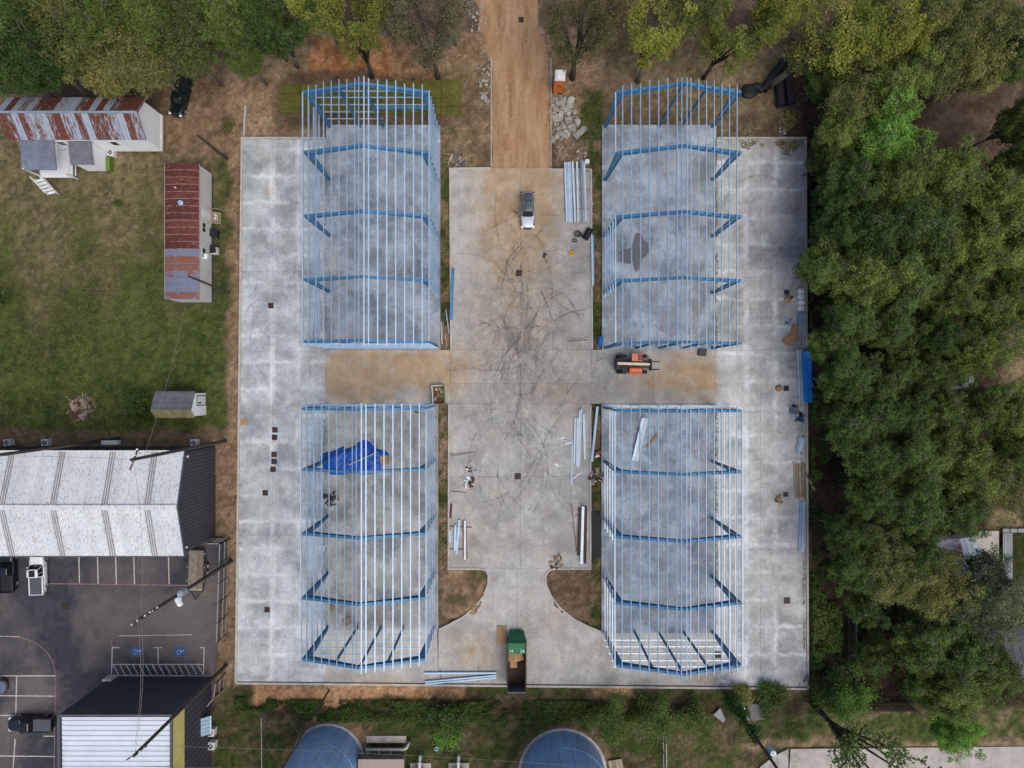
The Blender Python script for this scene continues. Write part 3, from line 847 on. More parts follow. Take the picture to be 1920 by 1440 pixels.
def grate(px, py, z, label, size=0.75, parent_kind=True, clay=False):
    c = W(px, py, z)
    t = thing('drain_grate', label, 'drain', c, random.uniform(-.04, .04), 'drain grates set into the paving')
    h = size / 2
    MB().box((0, 0, 0.006), (size, size, 0.012)).build('pit', M['black'], t)
    mb = MB()
    for a, b, w, d in ((0, h, size + .1, .1), (0, -h, size + .1, .1), (h, 0, .1, size - .1), (-h, 0, .1, size - .1)):
        mb.box((a, b, 0.02), (w, d, 0.04))
    mb.build('frame', M['rustbar'] if clay else M['steel_dark'], t)
    for k in range(3):
        MB().box((0, -h + size * (k + 1) / 4, 0.018), (size - .08, 0.08, 0.03)).build('bar', M['rustbar'], t)
for px, py, lb in ((973, 512, 'square iron drain grate south of the silver SUV on the drive'),
                   (971, 893, 'square iron drain grate in the lower half of the central drive'),
                   (508, 573, 'small iron grate alone in the middle of the west lane'),
                   (515.5, 806, 'upper grate of the first pair left of the blue tarp'),
                   (515, 820, 'lower grate of the first pair left of the blue tarp'),
                   (514, 852, 'top grate of the column of three left of the tarp'),
                   (514, 865, 'middle grate of the column of three left of the tarp'),
                   (512, 880, 'bottom grate of the column of three left of the tarp'),
                   (497.5, 924, 'single grate below the column of three grates'),
                   (501, 1143, 'lowest iron grate on the west lane near the south end'),
                   (1475.5, 1126, 'iron grate at the south end of the east lane'),
                   (1346, 1228, 'iron grate under the south-east steel frame')):
    grate(px, py, (ZS if px == 1346 else ZP) + 0.002, lb, 0.62 if px < 520 else 0.72)
grate(122, 1137, ZL + 0.002, 'square grate in the asphalt lot below the parking bays', 0.8)
grate(977, 37, 0.09, 'dark grate in the dirt road near the trees', 0.6)

# ------------------------------------------------------------------ roofs and buildings
def rusty(name, base, rust, light, amt, stretch=(0.25, 1, 1)):
    g = G(name, 0.75, 0.0, 0.3); p = g.pos()
    n = g.noise(1.6, 7, 0.7, g.map(p, stretch), 0.4)
    n = g.math('ADD', n, g.math('MULTIPLY', g.math('SUBTRACT', g.rnd(), 0.5), 0.42))
    c = g.mix(g.rng(n, amt - 0.05, amt + 0.06), base, rust)
    f = g.noise(3.5, 6, 0.75, p)
    c = g.mix(g.rng(f, 0.56, 0.68, 0, 0.7), c, light)
    g.color(c); g.bump(f, 0.3, 0.02)
    return g.m
M['roof_rust'] = rusty('rusted_tin_roof', (0.30, 0.35, 0.42), (0.115, 0.038, 0.024), (0.34, 0.22, 0.16), 0.44, (3.2, 0.18, 1))
M['roof_rustN'] = M['roof_rust']
M['roof_mobile'] = rusty('rusted_trailer_roof', (0.085, 0.022, 0.020), (0.130, 0.040, 0.028), (0.33, 0.20, 0.15), 0.55, (0.5, 1.2, 1))
M['roof_mobile2'] = rusty('faded_blue_trailer_roof', (0.15, 0.175, 0.24), (0.20, 0.075, 0.05), (0.30, 0.27, 0.27), 0.53, (0.7, 1.2, 1))
M['seam'] = mat('chalky_seam', (0.30, 0.17, 0.14), .35, 1.5, .8, wear=(.10, .03, .025), wscale=1.2, wamt=.5)
M['siding'] = mat('white_siding', (0.84, 0.86, 0.88), 0.05, 0.5, 0.7, wear=(0.68, 0.68, 0.68), wamt=0.66)
M['siding2'] = mat('beige_siding', (0.60, 0.585, 0.54), 0.08, 0.5, 0.7, wear=(0.48, 0.46, 0.42), wamt=0.62)
M['soffit'] = mat('faded_red_trim', (0.30, 0.20, 0.22), 0.15, 1, 0.8)
M['shingle'] = mat('grey_shingle', (0.125, 0.13, 0.145), 0.25, 1.4, 0.9, bump=0.4, rnd=0.15)
M['patch'] = mat('weathered_flat_roof', (0.15, 0.17, 0.22), 0.25, 0.8, 0.85, wear=(0.30, 0.27, 0.25), wscale=0.7, wamt=0.6)
M['moss'] = mat('mossy_shingle', (0.20, 0.18, 0.09), 0.4, 1.5, 0.95)
M['charcoal'] = mat('charcoal_siding', (0.062, 0.062, 0.072), 0.15, 0.4, 0.6)
M['trimdark'] = mat('dark_trim', (0.075, 0.085, 0.10), 0.15, 0.8, 0.6)
M['green_bin'] = mat('green_plastic', (0.11, 0.19, 0.035), 0.15, 1, 0.6)
M['yellow'] = mat('mustard_wall', (0.62, 0.50, 0.17), 0.12, 0.5, 0.7)

def slope_panels(root, A, B, C, D, n, m, seam=0.05, t=0.03, name='roof_panel', mats=None, ribs=2):
    """A->B along the ridge, D->C along the eave; n strips, each with raised ribs"""
    A, B, C, D = map(Vector, (A, B, C, D))
    nr = (B - A).cross(D - A).normalized()
    if nr.z < 0: nr = -nr
    for k in range(n):
        a, b = k / n, (k + 1) / n
        g = 0.004
        p = [A.lerp(B, a + g / n), A.lerp(B, b - g / n), D.lerp(C, b - g / n), D.lerp(C, a + g / n)]
        mb = MB()
        mb.hexa([q - nr * t for q in p] + [q.copy() for q in p] if (p[1] - p[0]).cross(p[3] - p[0]).dot(nr) > 0 else [q - nr * t for q in p[::-1]] + [q.copy() for q in p[::-1]])
        for r in range(ribs):
            f = (r + 0.02) / ribs
            e0 = A.lerp(B, a + (b - a) * f); e1 = D.lerp(C, a + (b - a) * f)
            mb.beam(e0 + nr * seam * 0.4, e1 + nr * seam * 0.4, 0.05, seam, nr)
        mb.build(name, (mats[k] if mats else m), root, world=True)

def gable_wall(mb, x, y0, y1, zb, ze, yr, zr, t=0.12):
    poly = [(y0, zb), (y1, zb), (y1, ze), (yr, zr), (y0, ze)]
    n = 5
    vs = [(x, a, b) for a, b in poly] + [(x + t, a, b) for a, b in poly]
    mb.add(vs, [tuple(range(n))[::-1], tuple(range(n, 2 * n))] + [(i, (i + 1) % n, n + (i + 1) % n, n + i) for i in range(n)])

# --- white house with the rusted roof
def house():
    xw, xe = W(80, 0).x, W(310, 0).x
    yn, ys = W(0, 222).y, W(0, 285).y
    ze, zr = 5.8, 7.5
    root = thing('house', 'long white house with a rust streaked tin gable roof', 'house', ((xw + xe) / 2, (yn + ys) / 2, 0))
    B = lambda mb, n, m, par=None: mb.build(n, m, par or root, world=par is None)
    B(MB().box(((xw + xe) / 2, yn, (ze + .5) / 2), (xe - xw, 0.14, ze - .5)), 'wall', M['siding'])
    # south wall as lap boards
    nb = 12
    for k in range(nb):
        h = (ze - 0.5) / nb
        B(MB().hexa([(xw, ys - 0.09, .5 + k * h), (xe, ys - 0.09, .5 + k * h), (xe, ys + .05, .5 + k * h), (xw, ys + .05, .5 + k * h),
                     (xw, ys - 0.06, .5 + (k + 1) * h - .005), (xe, ys - 0.06, .5 + (k + 1) * h - .005), (xe, ys + .05, .5 + (k + 1) * h - .005), (xw, ys + .05, .5 + (k + 1) * h - .005)]), 'lap_board', M['siding'])
    ym = (yn + ys) / 2
    for x in (xw, xe - 0.12):
        mb = MB(); gable_wall(mb, x, ys + .06, yn - .08, .5, ze, ym, zr); B(mb, 'gable_wall', M['siding'])
    B(MB().box((xe + 0.03, ym, 0.9), (0.10, yn - ys + .16, 0.5)), 'skirt_board', M['white'])
    for (x, y) in ((xe - .6, ys + .3), (xe - 3.5, ys + .3), (xe - .6, yn - .3), (xe - 6.5, ys + .3), (xw + .6, ys + .3)):
        B(MB().box((x, y, 0.22), (0.4, 0.4, 0.55)), 'pier', M['conc'])
    o = 0.42
    slx = (zr - ze) / (ym - ys)
    A = (xw - o, ym, zr + .12); Bq = (xe + o, ym, zr + .12)
    slope_panels(root, A, Bq, (xe + o, ys - o, ze - o * slx + .12), (xw - o, ys - o, ze - o * slx + .12), 20, M['roof_rust'])
    slope_panels(root, (xw - o, ym + .01, zr + .118), (xe + o, ym + .01, zr + .118), (xe + o, yn + o, ze - o * slx + .12), (xw - o, yn + o, ze - o * slx + .12), 20, M['roof_rustN'])
    B(MB().beam((xw - o, ym, zr + .17), (xe + o, ym, zr + .17), 0.3, 0.05), 'ridge_cap', M['galvd'])
    # gable trim boards
    for s, yy in ((-1, ys - o), (1, yn + o)):
        B(MB().beam((xe + o - 0.05, ym, zr - .02), (xe + o - 0.05, yy, ze - o * slx - .02), 0.05, 0.24), 'barge_board', M['soffit'])
    MBs = MB()
    MBs.hexa([(xe + .02, ym, zr - .02), (xe + o - .08, ym, zr - .02), (xe + o - .08, ys - o, ze - o * slx - .02), (xe + .02, ys - o, ze - o * slx - .02),
              (xe + .02, ym, zr + .05), (xe + o - .08, ym, zr + .05), (xe + o - .08, ys - o, ze - o * slx + .05), (xe + .02, ys - o, ze - o * slx + .05)])
    B(MBs, 'soffit', M['soffit'])
    # windows on the south wall
    for px_ in (150, 245):
        x = W(px_, 0).x
        w = B(MB().box((x, ys - .11, 3.6), (0.9, 0.08, 1.3)), 'window', M['white'])
        MB().box((x - root.location.x, ys - .16 - root.location.y, 3.6), (0.74, 0.03, 1.12)).build('pane', M['glass'], w)
    # porch
    p0, p1 = W(41, 255, 4.4), W(105, 318, 4.4)
    g_ = root
    B(MB().hexa([(p0.x, p1.y, 4.2), (p1.x, p1.y, 4.2), (p1.x, ys - .08, 4.75), (p0.x, ys - .08, 4.75), (p0.x, p1.y, 4.34), (p1.x, p1.y, 4.34), (p1.x, ys - .08, 4.9), (p0.x, ys - .08, 4.9)]), 'porch_roof', M['patch'])
    xdk1 = W(128, 0, 1.2).x
    for k in range(9):
        yy0 = ys - .12 - k * (ys - .12 - p1.y) / 9
        B(MB().box(((p0.x + xdk1) / 2 + .3, yy0 - .22, 1.15), (xdk1 - p0.x + .6, 0.40, 0.06)), 'deck_board', M['white'])
    for x in (p0.x + .15, p1.x - .15, xdk1 + .5):
        B(MB().box((x, p1.y + .12, 2.3 if x < xdk1 else 1.2), (0.14, 0.14, 4.3 if x < xdk1 else 2.4)), 'porch_post', M['white'])
    B(MB().beam((p1.x - .15, ys - .2, 4.15), (p1.x - .15, p1.y, 4.15), 0.12, 0.2), 'porch_beam', M['white'])
    for (a, b) in (((xdk1 + .55, ys - .2), (xdk1 + .55, p1.y + .1)), ((p1.x + .6, ys - .2), (p1.x + .6, p1.y + .1)), ((p1.x, p1.y + .06), (xdk1 + .5, p1.y + .06))):
        for z in (2.2, 1.5):
            B(MB().beam((a[0], a[1], z), (b[0], b[1], z), 0.09, 0.12), 'railing', M['white'])
    # steps down to the grass
    sx, sy = W(84, 0).x, p1.y
    for k in range(5):
        B(MB().box((sx + .25 * k, sy - .35 - .34 * k, 1.0 - .2 * k), (1.2, 0.34, 0.06), R(12)), 'step', M['white'])
    for s in (-.62, .62):
        B(MB().beam((sx + s, sy - .1, 1.9), (sx + s + 1.25, sy - 1.9, 0.9), 0.09, 0.11), 'stair_rail', M['white'])
        B(MB().beam((sx + s, sy - .1, 1.0), (sx + s + 1.25, sy - 1.9, 0.05), 0.07, 0.24), 'stringer', M['white'])
        B(MB().box((sx + s + 1.2, sy - 1.85, .45), (.1, .1, .95)), 'newel', M['white'])
    # side room
    a0, a1 = W(170, 0).x, W(206, 0).x
    b0 = W(0, 323).y
    ztr = 3.7
    B(MB().box(((a0 + a1) / 2, (ys - .12 + b0) / 2, (ztr + .4) / 2 + .1), (a1 - a0, ys - .12 - b0, ztr - .4)), 'side_room_wall', M['siding'])
    B(MB().hexa([(a0 - .2, b0 - .2, ztr), (a1 + .2, b0 - .2, ztr), (a1 + .2, ys - .1, ztr + .55), (a0 - .2, ys - .1, ztr + .55), (a0 - .2, b0 - .2, ztr + .09), (a1 + .2, b0 - .2, ztr + .09), (a1 + .2, ys - .1, ztr + .64), (a0 - .2, ys - .1, ztr + .64)]), 'side_room_roof', M['shingle'])
house()

def ac_unit(px, py, label, z=0.0, s=0.85):
    t = thing('air_conditioner', label, 'air conditioner', W(px, py, z), random.uniform(-.1, .1), 'outdoor air conditioning units')
    MB().box((0, 0, s / 2), (s, s, s)).build('case', M['siding2'], t, bevel=0.04)
    MB().lathe((0, 0, s), [(s * .38, 0.0), (s * .38, 0.03)], 16).build('fan_recess', M['black'], t)
    mb = MB().lathe((0, 0, s + .03), [(s * .42, 0), (s * .42, .03), (s * .36, .03), (s * .36, 0)], 16, False, False); mb.build('guard_ring', M['white'], t)
    for k in range(2):
        MB().box((0, 0, s + .045), (s * .72, .04, .02), R(90 * k + 45)).build('guard_bar', M['white'], t)
ac_unit(214, 290, 'white air conditioner at the corner of the white house')
t = thing('storage_bin', 'lime green storage bin against the house side room', 'bin', W(209, 311), 0)
MB().box((0, 0, .45), (.55, 1.7, .9)).build('body', M['green_bin'], t, bevel=.03)
for k in range(5):
    MB().box((0.29, -.68 + k * .34, .45), (.05, .06, .86)).build('rib', M['green_bin'], t)
MB().box((0, 0, .94), (.62, 1.78, .07)).build('lid', M['green_bin'], t, bevel=.02)

# --- mobile home with rusted roof
def mobile_home():
    xw, xe = W(342, 0).x, W(400, 0).x
    yn, ys = W(0, 328).y, W(0, 567).y
    zt = 4.3
    root = thing('mobile_home', 'long mobile home with a dark red rusted roof', 'mobile home', ((xw + xe) / 2, (yn + ys) / 2, 0))
    B = lambda mb, n, m: mb.build(n, m, root, world=True)
    n = 9
    for k in range(n):
        y0 = yn + (ys - yn) * k / n; y1 = yn + (ys - yn) * (k + 1) / n
        B(MB().box((xe - .06, (y0 + y1) / 2, (zt + .5) / 2), (.12, abs(y1 - y0) - .012, zt - .5)), 'wall_panel', M['siding2'])
    B(MB().box(((xw + xe) / 2 - .06, yn, (zt + .5) / 2), (xe - xw - .14, .1, zt - .5)), 'end_wall', M['siding2'])
    B(MB().box(((xw + xe) / 2 - .06, ys, (zt + .5) / 2), (xe - xw - .14, .1, zt - .5)), 'end_wall', M['siding2'])
    B(MB().box((xw + .06, (yn + ys) / 2, (zt + .5) / 2), (.1, yn - ys - .1, zt - .5)), 'back_wall', M['siding2'])
    B(MB().box((xe - .1, (yn + ys) / 2, .26), (.08, yn - ys, .5)), 'skirting', M['trimdark'])
    # bowed roof sheets
    k = 19; o = .12
    for i in range(k):
        y0 = yn + o + (ys - yn - 2 * o) * i / k - .005; y1 = yn + o + (ys - yn - 2 * o) * (i + 1) / k + .005
        m = M['roof_mobile'] if i < 12 else M['roof_mobile2']
        mb = MB(); nn = 8; vs = []
        for j in range(nn + 1):
            f = j / nn; x = xw - .12 + (xe - xw + .24) * f; z = zt + .32 * (1 - (2 * f - 1) ** 2)
            vs += [(x, y0, z), (x, y1, z), (x, y0, z + .03), (x, y1, z + .03)]
        fs = []
        for j in range(nn):
            a = 4 * j; b = a + 4
            fs += [(a + 2, a + 3, b + 3, b + 2), (a, b, b + 1, a + 1), (a, a + 2, b + 2, b), (a + 1, b + 1, b + 3, a + 3)]
        mb.add(vs, fs)
        B(mb, 'roof_sheet', m)
        mb = MB()
        for j in range(nn):
            a = vs[4 * j + 3]; b = vs[4 * j + 7]
            mb.beam((a[0], y1, a[2] + .01), (b[0], y1, b[2] + .01), .08, .05)
        B(mb, 'roof_seam', M['seam'] if i < 13 else m)
    B(MB().box((xe + .14, (yn + ys) / 2, zt + .01), (.06, yn - ys + .2, .1)), 'gutter', M['lumber'])
    B(MB().box((xw - .14, (yn + ys) / 2, zt + .01), (.06, yn - ys + .2, .1)), 'gutter', M['lumber'])
    q = W(339, 380, zt + .4); B(MB().lathe((q.x, q.y, zt + .28), [(.33, 0), (.33, .25), (.22, .32)], 12), 'roof_vent', M['galv'])
    q = W(329, 352, zt + .4); B(MB().lathe((q.x, q.y, zt + .26), [(.09, 0), (.09, .35)], 8), 'vent_pipe', M['siding2'])
    for py in (436, 482):
        y = W(0, py).y
        w = B(MB().box((xe + .02, y, 2.9), (.07, 1.25, .95)), 'window', M['siding2'])
        for s in (-.3, .3):
            MB().box((xe + .06 - root.location.x, y + s - root.location.y, 2.9), (.03, .5, .78)).build('pane', M['glass'], w)
    y = W(0, 482).y
    B(MB().box((xe + .25, y - .45, 2.75), (.5, .62, .5)), 'window_air_conditioner', M['white'])
    y = W(0, 410).y
    d = B(MB().box((xe + .02, y, 2.1), (.06, .95, 2.1)), 'door', M['white'])
    MB().box((xe + .07 - root.location.x, y - .35 - root.location.y, 2.0), (.06, .08, .08)).build('handle', M['steel_dark'], d)
    # entrance steps
    for k in range(4):
        B(MB().box((xe + .35 + .22 * k, y, .95 - .22 * k), (.24, 1.4, .06)), 'step', M['lumber'])
    B(MB().box((xe + .15, y, 1.1), (.3, 2.0, .07)), 'landing', M['lumber'])
    for s in (-.95, .95):
        B(MB().beam((xe + .1, y + s, 1.9), (xe + 1.5, y + s, 1.1), .07, .09), 'stair_rail', M['lumber'])
        B(MB().box((xe + 1.45, y + s, .55), (.08, .08, 1.1)), 'rail_post', M['lumber'])
mobile_home()
for px_, py_, lb in ((407, 440, 'black wheeled refuse bin beside the mobile home steps'), (404, 470, 'black wheeled refuse bin next to the pale fan unit')):
    t = thing('refuse_bin', lb, 'bin', W(px_, py_), random.uniform(-.4, .4), 'black bins along the mobile home')
    MB().loft([[(x * .36, y * .4, .12) for x, y in ((-1, -1), (1, -1), (1, 1), (-1, 1))], [(x * .45, y * .5, 1.05) for x, y in ((-1, -1), (1, -1), (1, 1), (-1, 1))]]).build('body', M['black'], t)
    MB().box((0, 0, 1.09), (1.0, 1.05, .08)).build('lid', M['black'], t, bevel=.03)
    for s in (-.34, .34):
        MB().tube([(s - .05, -.45, .15), (s + .05, -.45, .15)], .15, 10).build('wheel', M['rubber'], t)
ac_unit(405, 472, 'pale fan unit by the black bins at the mobile home', s=.9)
ac_unit(404, 409, 'boxy air conditioner above the mobile home steps', s=.8)

# --- garden shed
def shed():
    xw, xe = W(318, 0).x, W(387, 0).x
    yn, ys = W(0, 737).y, W(0, 778).y
    zt = 3.3
    root = thing('garden_shed', 'small shed with grey shingles and a white end wall', 'shed', ((xw + xe) / 2, (yn + ys) / 2, 0))
    B = lambda mb, n, m: mb.build(n, m, root, world=True)
    B(MB().box(((xw + xe) / 2, yn - .05, zt / 2), (xe - xw - .26, .1, zt)), 'wall', M['siding'])
    B(MB().box(((xw + xe) / 2, ys + .05, zt / 2), (xe - xw - .26, .1, zt)), 'wall', M['siding'])
    yr = ys + (yn - ys) * .28; zr = 4.35
    for x in (xw, xe - .12):
        mb = MB(); gable_wall(mb, x, ys, yn, .05, zt, yr, zr); B(mb, 'end_wall', M['siding'])
    o = .2
    for k in range(7):
        f0, f1 = k / 7, (k + 1) / 7
        def pt(f, dz): return (yr + (yn + o - yr) * f, zr + .06 + (zt - .12 - zr) * f + dz)
        a, b = pt(f0, 0.0), pt(f1 + .03, .03)
        B(MB().hexa([(xw - o, b[0], b[1] - .04), (xe + .06, b[0], b[1] - .04), (xe + .06, a[0], a[1] - .04), (xw - o, a[0], a[1] - .04),
                     (xw - o, b[0], b[1]), (xe + .06, b[0], b[1]), (xe + .06, a[0], a[1]), (xw - o, a[0], a[1])]), 'shingle_course', M['shingle'])
    for k in range(3):
        f0, f1 = k / 3, (k + 1) / 3
        a = (yr + (ys - o - yr) * f0, zr + .05 + (zt - .1 - zr) * f0); b = (yr + (ys - o - yr) * (f1 + .03), zr + .07 + (zt - .1 - zr) * f1)
        B(MB().hexa([(xw - o, a[0], a[1] - .04), (xe + .06, a[0], a[1] - .04), (xe + .06, b[0], b[1] - .04), (xw - o, b[0], b[1] - .04),
                     (xw - o, a[0], a[1]), (xe + .06, a[0], a[1]), (xe + .06, b[0], b[1]), (xw - o, b[0], b[1])]), 'shingle_course', M['moss'])
    d = B(MB().box((xe + .03, (yn + ys) / 2 + .5, 1.55), (.06, 1.1, 2.4)), 'door', M['white'])
    mb = MB()
    L = root.location
    for (yy, zz, w, h) in ((.5 - .62, 1.55, .1, 2.6), (.5 + .62, 1.55, .1, 2.6), (.5, 2.8, 1.3, .1), (.5, .3, 1.3, .1)):
        mb.box((xe + .06 - L.x, yy, zz), (.05, w, h))
    mb.build('door_trim', M['trimdark'], d)
    MB().box((xe + .08 - L.x, .2, 2.1), (.04, .2, .7)).build('door_window', M['glass'], d)
shed()

# --- white roofed warehouse
def warehouse():
    xe = W(404, 0).x; xw = xe - 45.0
    yn, ys = W(0, 838).y, W(0, 1005).y
    ym = (yn + ys) / 2 - .1
    ze, zr = 9.2, 10.9
    root = thing('warehouse', 'large warehouse with a scuffed white metal roof and charcoal gable', 'warehouse', ((xw + xe) / 2, (yn + ys) / 2, 0))
    B = lambda mb, n, m: mb.build(n, m, root, world=True)
    for y, s in ((yn, 1), (ys, -1)):
        n = 20
        for k in range(n):
            x0 = xw + (xe - xw) * k / n; x1 = xw + (xe - xw) * (k + 1) / n
            if x1 < -82: continue
            mb = MB().box(((x0 + x1) / 2, y, ze / 2), (x1 - x0 - .01, .12, ze - .06))
            for r in range(3): mb.box((x0 + (r + .5) * (x1 - x0) / 3, y + s * .08, ze / 2), (.07, .05, ze - .06))
            B(mb, 'wall_panel', M['charcoal'])
    n = 13
    sl = (zr - ze) / (yn - ym)
    for k in range(n):
        y0 = ys + .07 + (yn - ys - .14) * k / n; y1 = ys + .07 + (yn - ys - .14) * (k + 1) / n - .01
        zf = lambda y: ze + (zr - ze) * (1 - abs(y - ym) / (yn - ym)) - .04
        mb = MB().hexa([(xe - .12, y0, 0), (xe, y0, 0), (xe, y1, 0), (xe - .12, y1, 0), (xe - .12, y0, zf(y0)), (xe, y0, zf(y0)), (xe, y1, zf(y1)), (xe - .12, y1, zf(y1))])
        for r in range(2): mb.box((xe + .03, y0 + (r + .5) * (y1 - y0) / 2, zf(y0) / 2 - .05), (.06, .07, zf(min(y0, y1)) - .4))
        B(mb, 'gable_panel', M['charcoal'])
    # roof
    g = G('scuffed_white_roof', 0.6, 0, 0.3); p = g.pos()
    sp = g.noise(3.0, 7, 0.82, g.map(p, (2.0, 0.8, 1)), 0.2)
    big = g.noise(0.35, 4, 0.6, p)
    c = g.mix(g.rng(big, 0.3, 0.7), (0.56, 0.58, 0.60), (0.68, 0.70, 0.71))
    c = g.mix(g.rng(sp, 0.535, 0.585, 0, 0.8), c, (0.27, 0.25, 0.24))
    c = g.mix(1.0, c, g.mix(g.rnd(), (0.94,) * 3, (1.04,) * 3), 'MULTIPLY')
    g.color(c)
    sky_m = mat('aged_skylight', (0.26, 0.255, 0.25), 0.2, 2.0, 0.5)
    o = .3; n = 46
    mats = []
    for k in range(n):
        mats.append(g.m)
    x_of = lambda k: xw - o + (xe - xw + .62) * (k + .5) / n
    skyx = []
    for cx in (18, 110, 205, 288):
        xx = W(cx, 0, 10).x
        kk = min(range(n), key=lambda k: abs(x_of(k) - xx))
        skyx.append(x_of(kk))
    slope_panels(root, (xw - o, ym, zr + .1), (xe + .32, ym, zr + .1), (xe + .32, yn + o, ze - o * sl + .1), (xw - o, yn + o, ze - o * sl + .1), n, None, .06, .04, mats=mats, ribs=3)
    slope_panels(root, (xw - o, ym - .01, zr + .098), (xe + .32, ym - .01, zr + .098), (xe + .32, ys - o, ze - o * sl + .1), (xw - o, ys - o, ze - o * sl + .1), n, None, .06, .04, mats=mats, ribs=3)
    for xx in skyx:
        for d in (-.27, 0, .27):
            for yy in (yn + o, ys - o):
                f0 = .06; A = Vector((xx + d, ym, zr + .13)); E = Vector((xx + d, yy, ze - o * sl + .13))
                B(MB().beam(A.lerp(E, f0), A.lerp(E, .995), .13, .05), 'skylight_rib', sky_m)
    B(MB().beam((xw - o, ym, zr + .2), (xe + .3, ym, zr + .2), .55, .05), 'ridge_cap', g.m)
    for yy in (yn + o, ys - o):
        B(MB().beam((xe + .36, ym, zr + .05), (xe + .36, yy, ze - o * sl + .05), .09, .3), 'barge_flashing', M['trimdark'])
    B(MB().box(((xw + xe) / 2, yn + o + .07, ze - o * sl + .05), (xe - xw + .6, .14, .14)), 'gutter', M['siding2'])
    B(MB().box(((xw + xe) / 2, ys - o - .07, ze - o * sl + .05), (xe - xw + .6, .14, .14)), 'gutter', M['trimdark'])
    for (py, z) in ((856, 7.9), (1026, 8.2)):
        q = W(0, py, z); B(MB().box((xe + .1, q.y, z), (.2, .25, .2)), 'wall_lamp', M['white'])
warehouse()
for px_, lb in ((22, 'leftmost grey fan unit behind the warehouse'), (92, 'grey fan unit behind the warehouse near a pole'), (369, 'grey fan unit behind the warehouse corner')):
    ac_unit(px_, 829, lb, s=.9)
t = thing('meter_cabinet', 'pale cabinet on the warehouse back wall', 'cabinet', W(208, 834, 4))
MB().box((0, .3, 0), (2.0, .5, .9)).build('case', M['siding2'], t, bevel=.03)
MB().box((0, .56, 0), (1.6, .03, .7)).build('door', M['galv'], t)
MB().tube([(0, .3, -.45), (0, .3, -4)], .06, 8).build('conduit', M['galvd'], t)

# --- tall south-west building
def sw_building():
    xw, xe = W(210, 0).x, W(397, 0).x
    yn = W(0, 1269).y; ys = yn - 24
    zt = 10.5
    root = thing('office_building', 'charcoal building with a ribbed white roof and mustard band', 'building', ((xw + xe) / 2, (yn + ys) / 2, 0))
    B = lambda mb, n, m: mb.build(n, m, root, world=True)
    n = 12
    for k in range(n):
        x0 = xw + (xe - xw) * k / n; x1 = xw + (xe - xw) * (k + 1) / n - .01
        mb = MB().box(((x0 + x1) / 2, yn, zt / 2), (x1 - x0, .14, zt))
        B(mb, 'wall_panel', M['charcoal'])
    n = 16
    for k in range(n):
        y0 = yn - .08 + (ys - yn) * k / n; y1 = yn - .08 + (ys - yn) * (k + 1) / n + .01
        mb = MB().box((xe - .07, (y0 + y1) / 2, 3.75), (.14, y0 - y1, 7.5))
        for r in range(2): mb.box((xe + .02, y0 + (r + .5) * (y1 - y0) / 2, 3.75), (.06, .06, 7.4))
        B(mb, 'wall_panel', M['charcoal'])
        B(MB().box((xe - .06, (y0 + y1) / 2, 9.02), (.16, y0 - y1, 2.98)), 'mustard_panel', M['yellow'])
        B(MB().box((xw + .07, (y0 + y1) / 2, zt / 2), (.14, y0 - y1, zt)), 'wall_panel', M['charcoal'])
    rm = mat('ribbed_white_roof', (0.60, 0.65, 0.70), .06, .5, .5, rnd=.03)
    n = 40
    for k in range(n):
        y0 = yn - .12 + (ys - yn) * k / n; y1 = yn - .12 + (ys - yn) * (k + 1) / n
        mb = MB().box(((xw + xe) / 2, (y0 + y1) / 2, zt - .12 - .01 * k), (xe - xw - .5, y0 - y1 - .006, .05))
        mb.beam((xw + .28, y0, zt - .05 - .01 * k), (xe - .28, y0, zt - .05 - .01 * k), .2, .10)
        B(mb, 'roof_panel', rm)
    for a, b in (((xw, yn + .02), (xe, yn + .02)), ((xe - .04, yn - .1), (xe - .04, ys)), ((xw + .02, yn - .1), (xw + .02, ys))):
        B(MB().beam((a[0], a[1], zt + .08), (b[0], b[1], zt + .08), .3, .16), 'coping', M['trimdark'])
    # low wing wall at the north-west corner and a canopy on the east side
    q = W(214, 1270); B(MB().box((xw + .25, yn + .22, .8), (1.2, .25, 1.6)), 'wing_wall', M['siding2'])
    y0, y1 = W(0, 1322).y, W(0, 1358).y
    y0 -= 0.2
    gl = mat('canopy_glass', (0.28, 0.42, 0.52), .15, 1, .2)
    for k in range(5):
        ya = y0 + (y1 - y0) * k / 5; yb2 = y0 + (y1 - y0) * (k + 1) / 5 + .04
        B(MB().hexa([(xe + .05, yb2, 3.2), (xe + .95, yb2, 2.5), (xe + .95, ya, 2.5), (xe + .05, ya, 3.2), (xe + .05, yb2, 3.28), (xe + .95, yb2, 2.58), (xe + .95, ya, 2.58), (xe + .05, ya, 3.28)]), 'canopy_pane', gl)
    B(MB().beam((xe + .97, y0, 2.5), (xe + .97, y1, 2.5), .1, .16), 'canopy_rail', M['siding'])
sw_building()
ac_unit(400, 1367, 'round topped fan unit on the grass east of the office building', s=1.0)
ac_unit(401, 1392, 'square fan unit on the grass east of the office building', s=1.0)

